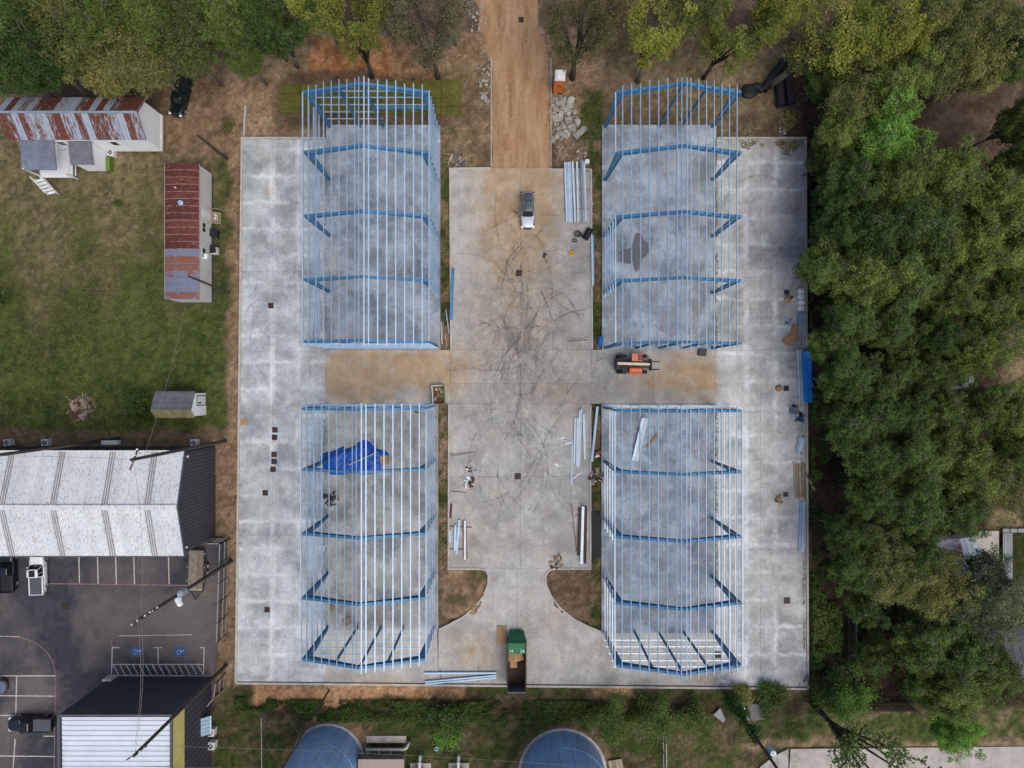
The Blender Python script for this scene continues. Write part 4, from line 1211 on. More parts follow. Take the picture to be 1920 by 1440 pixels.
# --- metal fence along the lot
def fence(pts, h, label, m_rail, m_pk, step=.28, rails=(0.12, 0.5, 1.0), pw=.035):
    P = [W(*p) for p in pts]
    root = thing('metal_fence', label, 'fence', P[0], 0, None)
    B = lambda mb, n, m: mb.build(n, m, root, world=True)
    pick = None
    for i in range(len(P) - 1):
        a, b = P[i], P[i + 1]; L = (b - a).length; d = (b - a) / L
        for f in rails:
            B(MB().beam(a + Vector((0, 0, h * f)), b + Vector((0, 0, h * f)), .11, .09), 'rail', m_rail)
        k = max(1, round(L / 2.4))
        for j in range(k + 1):
            q = a + d * L * j / k
            B(MB().box((q.x, q.y, h / 2 + .05), (.11, .11, h + .1)), 'post', m_pk)
        for j in range(int(L / step)):
            q = a + d * (j + .5) * step
            if pick is None:
                pick = MB().box((0, 0, h / 2), (pw, pw, h - .06)).mesh('picket', m_pk)
            o = link('picket', pick, root); o.location = q - root.location
M['rail'] = mat('fence_rail', (0.27, 0.25, 0.24), .2, 2, .6)
fence([(406, 1009), (431, 1009), (425, 1188)], 3.1, 'dark picket fence with pale rails beside the flatbed trailer', M['rail'], M['steel_dark'], .3)
fence([(423, 1262), (420, 1289), (408, 1304)], 3.1, 'short fence piece at the office building corner', M['rail'], M['steel_dark'], .3)

# ------------------------------------------------------------------ vehicles
def car_paint(name, c, rough=.28, metal=.3):
    return mat(name, c, .05, .6, rough, metal, .6)
def ring(L, Wd, z, x0=0.0, e=4.5, n=32, nose=0.0):
    r = []
    for k in range(n):
        a = 2 * math.pi * (k + .5) / n
        ca, sa = math.cos(a), math.sin(a)
        q = (abs(ca) ** e + abs(sa) ** e) ** (-1 / e)
        x = q * ca; y = q * sa
        w = 1 - nose * max(0, x) ** 3
        r.append((x0 + x * L / 2, y * Wd / 2 * w, z))
    return r
def wheels(t, xs, tr, r=.36, w=.24):
    for x in xs:
        for s in (-1, 1):
            o = MB().tube([(x, s * (tr - w / 2), r), (x, s * (tr - w * .4), r), (x, s * (tr + w * .4), r), (x, s * (tr + w / 2), r)], [r * .9, r, r, r * .9], 18).build('wheel', M['rubber'], t)
            MB().tube([(x, s * (tr + w * .45), r), (x, s * (tr + w * .56), r)], r * .62, 12).build('rim', M['chrome'], o)
def vehicle(name, label, cat, px, py, rot, paint, L=4.7, Wd=1.88, kind='suv', z=ZP, roof_m=None, door=False, rails=False, cover=None, hood_m=None, sunroof=False, group=None):
    t = thing(name, label, cat, W(px, py, z), R(rot), group)
    pk = kind == 'pickup'
    top = .98 if kind == 'suv' else (1.0 if pk else .88)
    b = MB().loft([ring(L * .95, Wd * .9, .24, nose=.12), ring(L * .99, Wd * .985, .36, nose=.12), ring(L, Wd, .58, nose=.12), ring(L * .99, Wd * .975, top - .14, nose=.13), ring(L * .965, Wd * .92, top, nose=.15)])
    b.build('body', paint, t, smooth=True, bevel=.02)
    MB().loft([ring(L * 1.005, Wd * .93, .26, nose=.12), ring(L * 1.012, Wd * .94, .46, nose=.12)]).build('bumper', M['steel_dark'], t, smooth=True)
    hx = L / 2
    ch = .74 if kind == 'suv' else (.62 if kind == 'sedan' else .82)
    if pk: c0, c1 = -L * .08, L * .22
    elif kind == 'suv': c0, c1 = -L * .46, L * .19
    else: c0, c1 = -L * .36, L * .20
    r0, r1 = (c0 + (.16 if pk else .22), c1 - (.55 if not pk else .5))
    gz = [ring(c1 - c0, Wd * .88, top - .02, (c0 + c1) / 2, 6), ring(r1 - r0 + .08, Wd * .70, top + ch - .05, (r0 + r1) / 2, 6)]
    MB().loft(gz).build('windows', M['glass'], t)
    rf = MB().loft([ring(r1 - r0 + .12, Wd * .725, top + ch - .07, (r0 + r1) / 2, 6), ring(r1 - r0 + .06, Wd * .70, top + ch, (r0 + r1) / 2, 6), ring(r1 - r0 - .2, Wd * .58, top + ch + .035, (r0 + r1) / 2, 6)]).build('roof', roof_m or paint, t, smooth=True)
    for s in (-1, 1):
        for (xa, xb) in ((c1 - .12, r1 - .06), (c0 + .1, r0 + .06), ((c0 + c1) / 2 - .1, (r0 + r1) / 2 - .1)):
            MB().beam((xa, s * Wd * .425, top), (xb, s * Wd * .345, top + ch - .06), .09, .06).build('pillar', paint, t)
        m = MB().loft([ring(.14, .2, top + .02, c1 - .38, 3, 10), ring(.16, .24, top + .12, c1 - .38, 3, 10), ring(.1, .18, top + .2, c1 - .38, 3, 10)])
        m.v = [(x, y + s * (Wd / 2 + .10), zz) for x, y, zz in m.v]
        m.build('mirror', M['chrome'] if kind == 'suv' else paint, t, smooth=True)
        h = MB().box((hx - .2, s * Wd * .36, top - .17), (.34, .34, .14), s * -.35); h.build('headlight', M['white'], t, bevel=.04)
        h = MB().box((-hx + .06, s * Wd * .42, top - .12), (.14, .22, .28)); h.build('tail_light', M['tail'], t, bevel=.03)
    # bonnet panel, grille
    hl = hx - .16 - c1
    MB().loft([ring(hl, Wd * .80, top - .02, c1 + hl / 2 - .02, 7), ring(hl * .97, Wd * .76, top + .045, c1 + hl / 2 - .03, 7), ring(hl * .8, Wd * .55, top + .065, c1 + hl / 2 - .05, 7)]).build('bonnet', hood_m or paint, t, smooth=True)
    MB().box((hx - .03, 0, top - .2), (.1, Wd * .5, .2)).build('grille', M['black'], t, bevel=.03)
    if pk:
        bx0, bx1 = -hx + .05, c0 - .06
        for s in (-1, 1):
            MB().box(((bx0 + bx1) / 2, s * (Wd / 2 - .14), top + .08), (bx1 - bx0, .14, .3)).build('bed_side', paint, t, bevel=.03)
        MB().box((bx0 + .05, 0, top + .08), (.1, Wd - .44, .3)).build('tailgate', paint, t, bevel=.03)
        MB().box(((bx0 + bx1) / 2 + .05, 0, top + (.16 if cover else .03)), (bx1 - bx0 - .12, Wd - .46, .05)).build('bed_cover' if cover else 'bed_floor', cover or M['black'], t)
    if rails:
        for s in (-1, 1):
            MB().tube([(r0 + .1, s * Wd * .32, top + ch + .02), (r0 + .2, s * Wd * .32, top + ch + .08), (r1 - .25, s * Wd * .32, top + ch + .08), (r1 - .1, s * Wd * .32, top + ch + .02)], .025, 6).build('roof_rail', M['galvd'], t)
        for x in (r0 + .95, r1 - .55):
            MB().box((x, 0, top + ch + .07), (.05, Wd * .62, .03)).build('cross_bar', M['steel_dark'], t)
    if sunroof:
        MB().box(((r0 + r1) / 2, 0, top + ch + .04), (.85, .8, .02)).build('sunroof', M['glass'], t)
    if door:
        p0 = Vector((c1 - .25, -Wd / 2 + .02, 0)); d = Vector((-math.cos(R(58)), -math.sin(R(58)), 0)) * 1.12
        dm = MB().hexa([p0 + Vector((0, 0, .4)), p0 + d + Vector((0, 0, .4)), p0 + d + Vector((.1, .06, .4)), p0 + Vector((.1, .06, .4)), p0 + Vector((.1, .04, 1.0)), p0 + d + Vector((.1, .04, 1.0)), p0 + d + Vector((.17, .1, 1.0)), p0 + Vector((.17, .1, 1.0))])
        do = dm.build('door', M['door_in'], t, bevel=.02)
        a = p0 + Vector((.12, .07, 1.0)); bq = p0 + d + Vector((.12, .07, 1.0)); tp = p0 + d * .9 + Vector((.22, .22, 1.5)); ta = p0 + d * .35 + Vector((.22, .22, 1.5))
        MB().tube([a, ta, tp, bq], .035, 6).build('window_frame', M['black'], do)
        MB().box(p0 + d * .12 + Vector((-.0, -.1, 1.08)), (.2, .16, .16)).build('mirror', M['chrome'], do)
    wheels(t, (L * .31, -L * .30), Wd / 2 - .14, .37 if kind != 'sedan' else .33)
    return t
M['tail'] = mat('red_lens', (0.16, 0.01, 0.01), .1, 2, .2)
M['door_in'] = mat('door_liner', (0.10, 0.07, 0.06), .2, 2, .6)
pt_silver = car_paint('silver_paint', (0.42, 0.44, 0.49), .3, .5)
pt_hood = car_paint('silver_hood_lit', (0.62, 0.64, 0.70), .3, .3)  # lighter copy of the silver: brightness of the bonnet put into its colour
pt_roof = car_paint('roof_dark_reflection', (0.075, 0.085, 0.10), .25, .3)  # dark reflection on the SUV roof put into its colour
pt_black = car_paint('black_paint', (0.010, 0.011, 0.014), .15, .1)
pt_green = car_paint('dark_green_paint', (0.008, 0.016, 0.016), .15, .1)
pt_white = car_paint('white_car_paint', (0.74, 0.75, 0.77), .3, 0)
pt_blue = car_paint('blue_grey_paint', (0.13, 0.17, 0.22), .25, .3)
vehicle('sport_utility_vehicle', 'silver SUV on the drive with its front door open', 'car', 989, 397, -90, pt_silver, 4.75, 1.9, 'suv', ZP, pt_roof, True, True, hood_m=pt_hood)
vehicle('pickup_truck', 'dark green pickup parked under trees beside the white house', 'truck', 344, 186, -106, pt_green, 5.2, 1.95, 'pickup', 0.03)
vehicle('pickup_truck', 'white pickup with a black bed cover by the warehouse', 'truck', 78, 1072, 92, pt_white, 5.6, 2.0, 'pickup', ZL, cover=M['trimdark'], sunroof=True)
vehicle('pickup_truck', 'black pickup cut by the left photo edge beside the white pickup', 'truck', 22, 1068, 92, pt_black, 5.6, 2.0, 'pickup', ZL)
vehicle('pickup_truck', 'black pickup parked across the bays of the asphalt lot', 'truck', 66, 1352, 180, pt_black, 5.8, 2.0, 'pickup', ZL, cover=M['trimdark'])
vehicle('sedan_car', 'blue grey car cut by the left photo edge', 'car', -14, 1283, 180, pt_blue, 4.6, 1.85, 'sedan', ZL)

def flatbed():
    t = thing('flatbed_trailer', 'flatbed trailer with a weathered plank deck by the fence', 'trailer', W(373, 1066, ZL), R(-2))
    z = .85
    for k in range(7):
        MB().box((-.82 + k * .27, 0, z), (.255, 5.1, .06)).build('plank', M['deckw'], t)
    for s in (-1, 1):
        MB().box((s * 1.0, 0, z - .02), (.1, 5.3, .2)).build('side_rail', M['steel_dark'], t)
        for y in (-.45, .45):
            o = MB().tube([(s * 1.12, y, .38), (s * 1.34, y, .38)], .37, 16).build('wheel', M['rubber'], t)
            MB().tube([(s * 1.33, y, .38), (s * 1.37, y, .38)], .2, 10).build('rim', M['white'], o)
        MB().box((s * 1.24, 0, .82), (.3, 1.9, .04)).build('mudguard', M['steel_dark'], t)
        for k in range(6):
            MB().box((s * 1.1, -2.3 + k * .9, z + .02), (.1, .14, .12)).build('stake_pocket', M['galvd'] if k % 2 else M['steel_dark'], t)
    MB().box((0, -2.66, z - .02), (2.1, .12, .2)).build('front_rail', M['steel_dark'], t)
    MB().box((0, 2.66, z - .02), (2.1, .12, .2)).build('rear_rail', M['steel_dark'], t)
    MB().box((0, -2.5, z + .05), (1.8, .2, .05)).build('bolster', M['lumber'], t)
    MB().beam((-.8, -2.7, .7), (0, -3.9, .6), .1, .12).build('drawbar', M['steel_dark'], t)
    MB().beam((.8, -2.7, .7), (0, -3.9, .6), .1, .12).build('drawbar', M['steel_dark'], t)
    MB().tube([(.0, -3.9, 0), (.0, -3.9, .9)], .06, 8).build('jack', M['galvd'], t)
M['deckw'] = mat('grey_deck_plank', (0.19, 0.165, 0.125), .3, 2.5, .9, rnd=.2)
flatbed()

def telehandler():
    t = thing('telehandler', 'orange telehandler with a cream boom and forks', 'telehandler', W(1186, 683, ZP), 0)
    org = mat('orange_paint', (0.60, 0.105, 0.03), .12, 1, .45, wear=(.4, .12, .06), wamt=.68)
    pale = mat('faded_orange_roof', (0.62, 0.20, 0.12), .12, 1, .6)
    cream = mat('cream_paint', (0.62, 0.56, 0.38), .08, 1, .5)
    MB().box((-.2, 0, .85), (3.9, 1.0, .55)).build('chassis', M['steel_dark'], t, bevel=.05)
    MB().loft([ring(1.75, .85, .75, .15, 8), ring(1.75, .85, 1.45, .15, 8), ring(1.6, .7, 1.58, .15, 8)]).build('engine_cover', org, t, smooth=False)
    t.children[-1].location = (0, -.88, 0)
    MB().box((.3, -.86, 1.6), (1.3, .05, .02), R(-4)).build('trim_stripe', M['galvw'], t)
    # cab
    cab = MB().box((.2, .82, 1.55), (1.2, .82, 1.5)).build('cab', M['glass'], t, bevel=.04)
    rf = MB().box((.2, .84, 2.36), (1.42, .98, .12)).build('cab_roof', pale, t, bevel=.04)
    for i in range(4):
        MB().box((.32 + i * .17, .84, 2.435), (.115, .76, .02)).build('roof_slot', M['rustbar'], rf)
    for s in (-1, 1):
        for q in (-1, 1):
            MB().box((.2 + s * .6, .82 + q * .41, 1.55), (.08, .08, 1.55)).build('cab_post', org, t)
    # boom, nested sections
    MB().beam((-2.3, .06, 2.0), (1.5, -.04, 1.55), .34, .36).build('boom', cream, t, bevel=.03)
    MB().beam((1.5, -.04, 1.54), (1.95, -.05, 1.49), .27, .28).build('boom_section', cream, t)
    MB().beam((1.9, -.05, 1.45), (2.2, -.06, .7), .22, .22).build('boom_head', M['steel_dark'], t)
    MB().box((-2.25, .06, 1.6), (.3, .5, .9)).build('boom_mount', M['steel_dark'], t)
    MB().box((-2.05, 0, 1.0), (.8, 1.5, .9)).build('counterweight', M['black'], t, bevel=.05)
    MB().box((-1.25, -.75, 1.15), (.8, .8, .7)).build('engine_bay', M['black'], t, bevel=.04)
    MB().box((2.3, -.1, .6), (.08, 1.5, .95)).build('carriage', M['steel_dark'], t)
    for z in (.2, .6, 1.0):
        MB().box((2.26, -.1, z), (.16, 1.55, .08)).build('carriage_bar', M['steel_dark'], t)
    for y in (.35, -.7):
        MB().box((2.95, y, .1), (1.25, .12, .06)).build('fork', M['steel_dark'], t)
        MB().box((2.36, y, .5), (.06, .12, .85)).build('fork_shank', M['steel_dark'], t)
    for x in (-1.55, 1.15):
        for s in (-1, 1):
            r = .62; y = s * 1.02
            o = MB().tube([(x, y - .22, r), (x, y - .17, r), (x, y + .17, r), (x, y + .22, r)], [r * .86, r, r, r * .86], 20).build('wheel', M['rubber'], t)
            MB().tube([(x, y + s * .2, r), (x, y + s * .24, r)], .3, 12).build('rim', pale, o)
            for k in range(14):
                a = 2 * math.pi * k / 14
                MB().box((x + math.cos(a) * r, y, r + math.sin(a) * r), (.07, .4, .09), 0, 0, -a).build('lug', M['rubber'], o)
        MB().box((x, 0, .62), (.2, 2.0, .2)).build('axle', M['steel_dark'], t)
telehandler()

def dumpster():
    t = thing('dumpster', 'green roll-off dumpster full of scrap at the south kerb', 'dumpster', W(968.5, 1237, ZP), 0)
    grn = mat('green_dumpster_paint', (0.012, 0.15, 0.055), .15, 1, .5, wear=(.08, .06, .04), wamt=.66)
    inn = mat('rusty_dumpster_inside', (0.060, 0.034, 0.026), .35, 1.2, .85)
    gry = mat('lit_gate_grey', (0.13, 0.135, 0.145), .25, .8, .6)  # paler than the other walls: light on the gate's inside put into the colour
    w, L, h = 2.3, 6.3, 2.35
    y0, y1 = -L / 2, L / 2
    MB().box((0, 0, .22), (w, L, .1)).build('floor', inn, t)
    for s in (-1, 1):
        MB().box((s * w / 2, 0, h / 2 + .2), (.07, L, h)).build('side_wall', inn, t)
        MB().box((s * w / 2, 0, h + .22), (.14, L, .1)).build('top_rail', inn, t)
        for k in range(9):
            MB().box((s * (w / 2 + .08), y0 + .4 + k * (L - .8) / 8, h / 2 + .2), (.1, .1, h)).build('stiffener', grn, t)
        MB().tube([(s * .8 - .1, y1 - .4, .12), (s * .8 + .1, y1 - .4, .12)], .12, 10).build('roller', M['steel_dark'], t)
        MB().tube([(s * .8 - .1, y0 + .5, .12), (s * .8 + .1, y0 + .5, .12)], .12, 10).build('roller', M['steel_dark'], t)
    MB().box((0, y0, h / 2 + .2), (w - .08, .08, h)).build('tailgate', gry, t)
    MB().box((0, y0, h + .24), (w + .14, .12, .08)).build('gate_rail', gry, t)
    # green front box with sloping nose
    f0 = y1 - 1.35
    MB().hexa([(-w / 2, f0, h + .16), (w / 2, f0, h + .16), (w / 2, y1 - .05, h + .12), (-w / 2, y1 - .05, h + .12), (-w / 2, f0, h + .24), (w / 2, f0, h + .24), (w / 2, y1 - .05, h + .2), (-w / 2, y1 - .05, h + .2)]).build('front_deck', grn, t)
    MB().hexa([(-w / 2 + .1, y1 + .04, .3), (w / 2 - .1, y1 + .04, .3), (w / 2 - .2, y1 + .8, .3), (-w / 2 + .2, y1 + .8, .3), (-w / 2, y1 + .0, h + .12), (w / 2, y1 + .0, h + .12), (w / 2 - .15, y1 + .25, h - .4), (-w / 2 + .15, y1 + .25, h - .4)]).build('front_wall', grn, t)
    MB().box((0, y1 + .02, h + .26), (w, .12, .1)).build('front_rail', M['greend'], t)
    for k in range(7):
        MB().box((-w / 2 + .25 + k * .3, f0 + .6, h + .26), (.05, 1.1, .05)).build('deck_rib', grn, t)
    for s in (-.55, 0, .5):
        MB().box((s, y1 + .75, .5), (.2, .3, .5)).build('hook_lug', M['steel_dark'], t)
    # stencilled figures
    for txt, x in (('14', -.72), ('24', .72)):
        cu = bpy.data.curves.new('figures', 'FONT'); cu.body = txt; cu.size = .55; cu.align_x = 'CENTER'
        to = bpy.data.objects.new('figures', cu); COL.objects.link(to)
        dg = bpy.context.evaluated_depsgraph_get()
        me = bpy.data.meshes.new_from_object(to.evaluated_get(dg))
        bpy.data.objects.remove(to)
        me.materials.clear(); me.materials.append(M['white'])
        o = link('stencil_figures', me, t); o.location = (x, f0 + .18, h + .295)
    return t
M['greend'] = mat('dark_green_paint_worn', (0.008, 0.07, 0.03), .2, 1, .6)
dumpster()
for (px_, py_, sx, sy, rz, z, lb) in ((962, 1231, .85, 2.9, 4, 1.5, 'long cardboard sheet lying in the dumpster'), (970, 1223, 1.15, 2.3, 18, 1.6, 'wide cardboard sheet near the dumpster front'), (956, 1225, .35, 2.2, -3, 1.4, 'narrow cardboard strip along the dumpster side')):
    o = MB()
    n = 6; vs = []
    for i in range(n + 1):
        y = -sy / 2 + sy * i / n; zz = .06 * math.sin(i * 1.3)
        vs += [(-sx / 2, y, zz), (sx / 2, y, zz + .04), (-sx / 2, y, zz + .03), (sx / 2, y, zz + .07)]
    fs = []
    for i in range(n):
        a = 4 * i; b = a + 4
        fs += [(a + 2, a + 3, b + 3, b + 2), (a, b, b + 1, a + 1), (a, a + 2, b + 2, b), (a + 1, b + 1, b + 3, a + 3)]
    q = o.add(vs, fs).build('cardboard_sheet', M['card']); q.location = W(px_, py_, z); q.rotation_euler = (0, 0, R(rz))
    tag(q, lb, 'cardboard', 'cardboard in the dumpster')
q = MB()
for k in range(6):
    q.box((random.uniform(-.3, .3), random.uniform(-.5, .5), .1 + k * .05), (random.uniform(.1, .4), random.uniform(.3, .9), .05), random.uniform(0, 3), .2)
q = q.build('scrap_heap', M['galvd']); q.location = W(979, 1216, .6); tag(q, 'small heap of metal scrap in the dumpster corner', 'scrap', kind='stuff')

# --- portable toilet
def toilet():
    t = thing('portable_toilet', 'orange portable toilet with a white roof beside the dirt road', 'portable toilet', W(1046.5, 166, 0), R(-2))
    org = mat('orange_plastic', (0.62, 0.17, 0.03), .1, 1.5, .6)
    w, h = 1.25, 3.6
    for s in (-1, 1):
        MB().box((s * w / 2, 0, h / 2 + .1), (.06, w, h)).build('side_wall', org, t)
    MB().box((0, w / 2, h / 2 + .1), (w - .08, .06, h)).build('back_wall', org, t)
    d = MB().box((0, -w / 2, h / 2 + .1), (w - .08, .06, h)).build('door', org, t)
    MB().box((0, -w / 2 - .05, h * .62), (.42, .03, .42)).build('door_sign', M['black'], d)
    MB().box((0, -w / 2 - .07, h * .62), (.26, .02, .26)).build('sign_face', org, d)
    MB().box((.42, -w / 2 - .06, h * .5), (.08, .06, .2)).build('handle', M['steel_dark'], d)
    MB().box((0, 0, .08), (w + .1, w + .1, .16)).build('skid', M['black'], t)
    MB().loft([[(x * .68, y * .68, h + .08) for x, y in ((-1, -1), (1, -1), (1, 1), (-1, 1))], [(x * .66, y * .66, h + .3) for x, y in ((-1, -1), (1, -1), (1, 1), (-1, 1))], [(x * .3, y * .6, h + .55) for x, y in ((-1, -1), (1, -1), (1, 1), (-1, 1))]]).build('roof', M['white'], t, bevel=.05)
    MB().tube([(.42, .4, h + .2), (.42, .4, h + .9)], .06, 8).build('vent_pipe', M['black'], t)
toilet()

# ------------------------------------------------------------------ site materials
def stack(name, label, cat, pieces, group=None, z0=ZP, part='bar'):
    """pieces: (x0,y0,x1,y1,width,height,zbase,material,kind) in photo pixels on the ground"""
    cx = sum(p[0] + p[2] for p in pieces) / 2 / len(pieces); cy = sum(p[1] + p[3] for p in pieces) / 2 / len(pieces)
    t = thing(name, label, cat, W(cx, cy, z0), 0, group)
    for (x0, y0, x1, y1, w, h, zb, m, kd) in pieces:
        a = W(x0, y0) + Vector((0, 0, z0 + zb)); b = W(x1, y1) + Vector((0, 0, z0 + zb))
        d = (b - a).normalized(); s = Vector((-d.y, d.x, 0))
        mb = MB()
        if kd == 'C':      # channel / purlin section lying on its flanges
            mb.beam(a + Vector((0, 0, h - .01)), b + Vector((0, 0, h - .01)), w, .02)
            for q in (-1, 1):
                mb.beam(a + s * q * (w / 2 - .01) + Vector((0, 0, h / 2 - .012)), b + s * q * (w / 2 - .01) + Vector((0, 0, h / 2 - .012)), .02, h - .024)
        elif kd == 'I':
            for zz in (.012, h - .012):
                mb.beam(a + Vector((0, 0, zz)), b + Vector((0, 0, zz)), w, .024)
            mb.beam(a + Vector((0, 0, h / 2)), b + Vector((0, 0, h / 2)), .03, h - .05)
        elif kd == 'T':    # ribbed trim
            mb.beam(a + Vector((0, 0, h / 2)), b + Vector((0, 0, h / 2)), w, h)
            for q in (-.3, 0, .3):
                mb.beam(a + s * q * w + Vector((0, 0, h + .015)), b + s * q * w + Vector((0, 0, h + .015)), .04, .03)
        else:
            mb.beam(a + Vector((0, 0, h / 2)), b + Vector((0, 0, h / 2)), w, h)
        mb.build(part, m, t, world=True)
    return t
gv, gw, gd, lb_, rb, bl = M['galv'], M['galvw'], M['galvd'], M['lumber'], M['rustbar'], M['blue']
# purlin stacks north-east of the SUV
P = []
for k in range(4): P.append((1058.5 + k * 3.4, 306, 1062.5 + k * 3.2, 418.5, .2, .2, .16, gv if k % 2 else gw, 'C'))
for k, (a, b) in enumerate(((1073, 1078), (1081, 1083.5))): P.append((a, 305, b, 418, .24, .2, .16, gw, 'C'))
for k, y in enumerate((320, 356, 392)): P.append((1056, y, 1106, y + 1, .12, .14, 0, lb_, 'B'))
stack('purlin_bundle', 'wide bundle of long galvanised purlins on timber bearers', 'steel bundle', P)
stack('purlin_bundle', 'narrow pair of long galvanised purlins by the drive edge', 'steel bundle', [(1089.5, 303, 1093.5, 417, .26, .2, .16, gd, 'C'), (1095, 304, 1097.5, 417, .24, .2, .16, gw, 'C'), (1091, 303, 1095.5, 400, .2, .15, .37, gd, 'C')])
stack('steel_beam', 'white channel beam lying over the dirt strip beside the drive', 'beam', [(1109.5, 442, 1111, 536, .26, .2, .13, gw, 'C'), (1113, 442, 1114, 530, .12, .1, .13, bl, 'C')])
stack('steel_beam', 'blue beam lying on the west edge of the drive', 'beam', [(850, 504, 846, 600, .38, .22, .1, bl, 'I')])
stack('scrap_boards', 'loose boards and pipes in the dirt strip by the slab', 'boards', [(836, 580, 842, 625, .12, .1, .02, gd, 'B'), (827, 603, 829, 645, .1, .1, .02, gw, 'B'), (831, 605, 829, 645, .12, .08, .0, lb_, 'B'), (834, 625, 838, 650, .14, .06, .1, lb_, 'B')], z0=0)
stack('timber_strips', 'two thin timber strips on the drive near the telehandler', 'boards', [(1066, 636, 1105, 632, .07, .06, 0, lb_, 'B'), (1067, 639, 1104, 637, .07, .06, 0, rb, 'B')])
# white trims east of the lower drive
P = [(1078, 783, 1076, 869, .22, .14, .1, gw, 'T'), (1083, 784, 1081.5, 872, .3, .14, .1, gw, 'T'), (1086.5, 769, 1083, 875, .22, .12, .26, gw, 'T'), (1090, 765, 1086, 871, .16, .12, .26, gv, 'T'), (1094, 777, 1096, 861, .26, .14, .05, gw, 'T')]
stack('trim_bundle', 'bundle of white metal trims on the drive', 'metal trim', P)
stack('metal_strip', 'thin grey strip left of the white trims', 'metal strip', [(1073, 824, 1071.5, 908, .16, .06, 0, gv, 'C')])
stack('metal_strip', 'short slanting white offcut below the trims', 'metal strip', [(1074, 897, 1091, 884, .14, .06, .02, gw, 'C')])
for (a, b, c, d, l) in ((1051, 822, 1059, 820, 'white offcut nearest the drain on the lower drive, upper one'), (1060, 833, 1071, 829, 'pale bent offcut pointing at the white trims'), (1040, 869, 1047, 874, 'white offcut lying alone on the lower drive')):
    stack('metal_offcut', l, 'offcut', [(a, b, c, d, .2, .06, 0, gw, 'C')], 'white offcuts on the drive')
stack('steel_beam', 'long pale beam leaning over the dirt strip by the south-east slab', 'beam', [(1119.5, 762, 1109, 865, .3, .2, .14, gv, 'C')])
stack('beam_bundle', 'brown beams with a white beam on top near the island', 'steel bundle', [(1086.5, 952, 1084, 1040, .3, .25, .1, rb, 'I'), (1098, 948, 1096.5, 1055, .3, .25, .1, rb, 'I'), (1092.5, 948, 1089.5, 1055, .34, .3, .2, gw, 'C'), (1078, 966, 1100, 966, .12, .1, 0, lb_, 'B'), (1078, 1033, 1102, 1035, .12, .1, 0, lb_, 'B')])
stack('rebar_rod', 'thin dark rod lying beside the brown beams', 'rod', [(1071.5, 945, 1081, 1034, .07, .05, 0, rb, 'B')])
stack('corrugated_pipe_bundle', 'black corrugated pipes lying in the dirt strip', 'pipe', [(1109 + k * 3.6, 958, 1110 + k * 3.6, 1045, .2, .2, -.1, M['black'], 'T') for k in range(5)], part='pipe')
# west side of the lower drive
stack('channel_bundle', 'two pale blue channels resting on cross bearers', 'steel bundle', [(854.5, 983, 853, 1032, .26, .16, .1, gv, 'C'), (862, 974, 856, 1038, .3, .16, .1, gv, 'C'), (843, 986, 885, 988, .1, .1, 0, rb, 'B'), (844, 1029, 870, 1029, .1, .1, 0, rb, 'B')])
stack('channel_piece', 'short pale blue channel by the drive kerb', 'metal strip', [(845, 993, 843.5, 1017, .28, .12, 0, gv, 'C')])
stack('beam_on_board', 'white beam lying on a reddish plank', 'beam', [(870, 975, 873, 1048, .62, .05, 0, M['redply'], 'B'), (872, 975, 872, 1048, .22, .18, .06, gw, 'C')])
stack('steel_offcut', 'dark brown plate offcut by the drive kerb', 'offcut', [(846.5, 944, 844.5, 971, .28, .08, 0, rb, 'B')])
for (a, b, c, d, l) in ((844, 851, 868, 851, 'upper rusty rod pair on the lower drive'), (845, 920, 874, 923, 'lower rusty rod below the parts heap')):
    stack('rusty_rod', l, 'rod', [(a, b, c, d, .07, .05, 0, rb, 'B'), (a + 2, b + 3, c - 4, d + 2, .05, .04, 0, rb, 'B'), (c - 4, d, c + 22, d - 3, .1, .08, .06, lb_, 'B')] if b < 900 else [(a, b, c, d, .08, .05, 0, rb, 'B')])
# long blue beams at the south kerb
stack('beam_bundle', 'pale blue beams fanned out by the south kerb', 'steel bundle', [(797, 1260, 931, 1259.5, .22, .22, .1, gv, 'C'), (798, 1276, 931, 1264, .2, .22, .1, gv, 'C'), (798, 1280, 931, 1268, .2, .22, .1, gv, 'C'), (898, 1250, 897, 1278, .1, .1, 0, lb_, 'B'), (826, 1254, 827, 1282, .1, .1, 0, lb_, 'B')])
stack('trim_coil', 'stack of pale flat trims inside the south-east frame', 'metal trim', [(1209, 783, 1189, 864, .82, .3, .05, gd, 'B'), (1204, 784, 1185, 862, .3, .06, .36, gw, 'C')], z0=ZS)
stack('timber_piece', 'short brown timber inside the south-east frame', 'timber', [(1232, 814, 1212, 838, .35, .16, 0, M['card'], 'B')], z0=ZS)

# pallets and sheets
def slat_pallet(px, py, rz, label, w=1.25, d=1.05, z=ZS, m=None):
    t = thing('wood_pallet', label, 'pallet', W(px, py, z), R(rz))
    m = m or M['lumber']
    for k in range(6):
        MB().box((0, -d / 2 + d * (k + .5) / 6, .13), (w, d / 6 - .05, .025)).build('slat', m, t)
    for s in (-1, 0, 1):
        MB().box((s * (w / 2 - .06), 0, .06), (.1, d, .11)).build('bearer', m, t)
slat_pallet(652, 1165, 32, 'tan pallet inside the south-west frame')
q = MB().box((0, 0, .06), (1.3, 2.4, .12)).build('plywood_sheet', M['ply'], bevel=.02); q.location = W(940.5, 1190, ZP); q.rotation_euler = (0, 0, R(-1))
tag(q, 'brown plywood stack beside the green dumpster', 'plywood')
q = MB().box((0, 0, .03), (.9, .75, .06)).build('plywood_sheet', M['card'], bevel=.01); q.location = W(458, 791, ZP)
tag(q, 'small brown board on the west kerb', 'board')
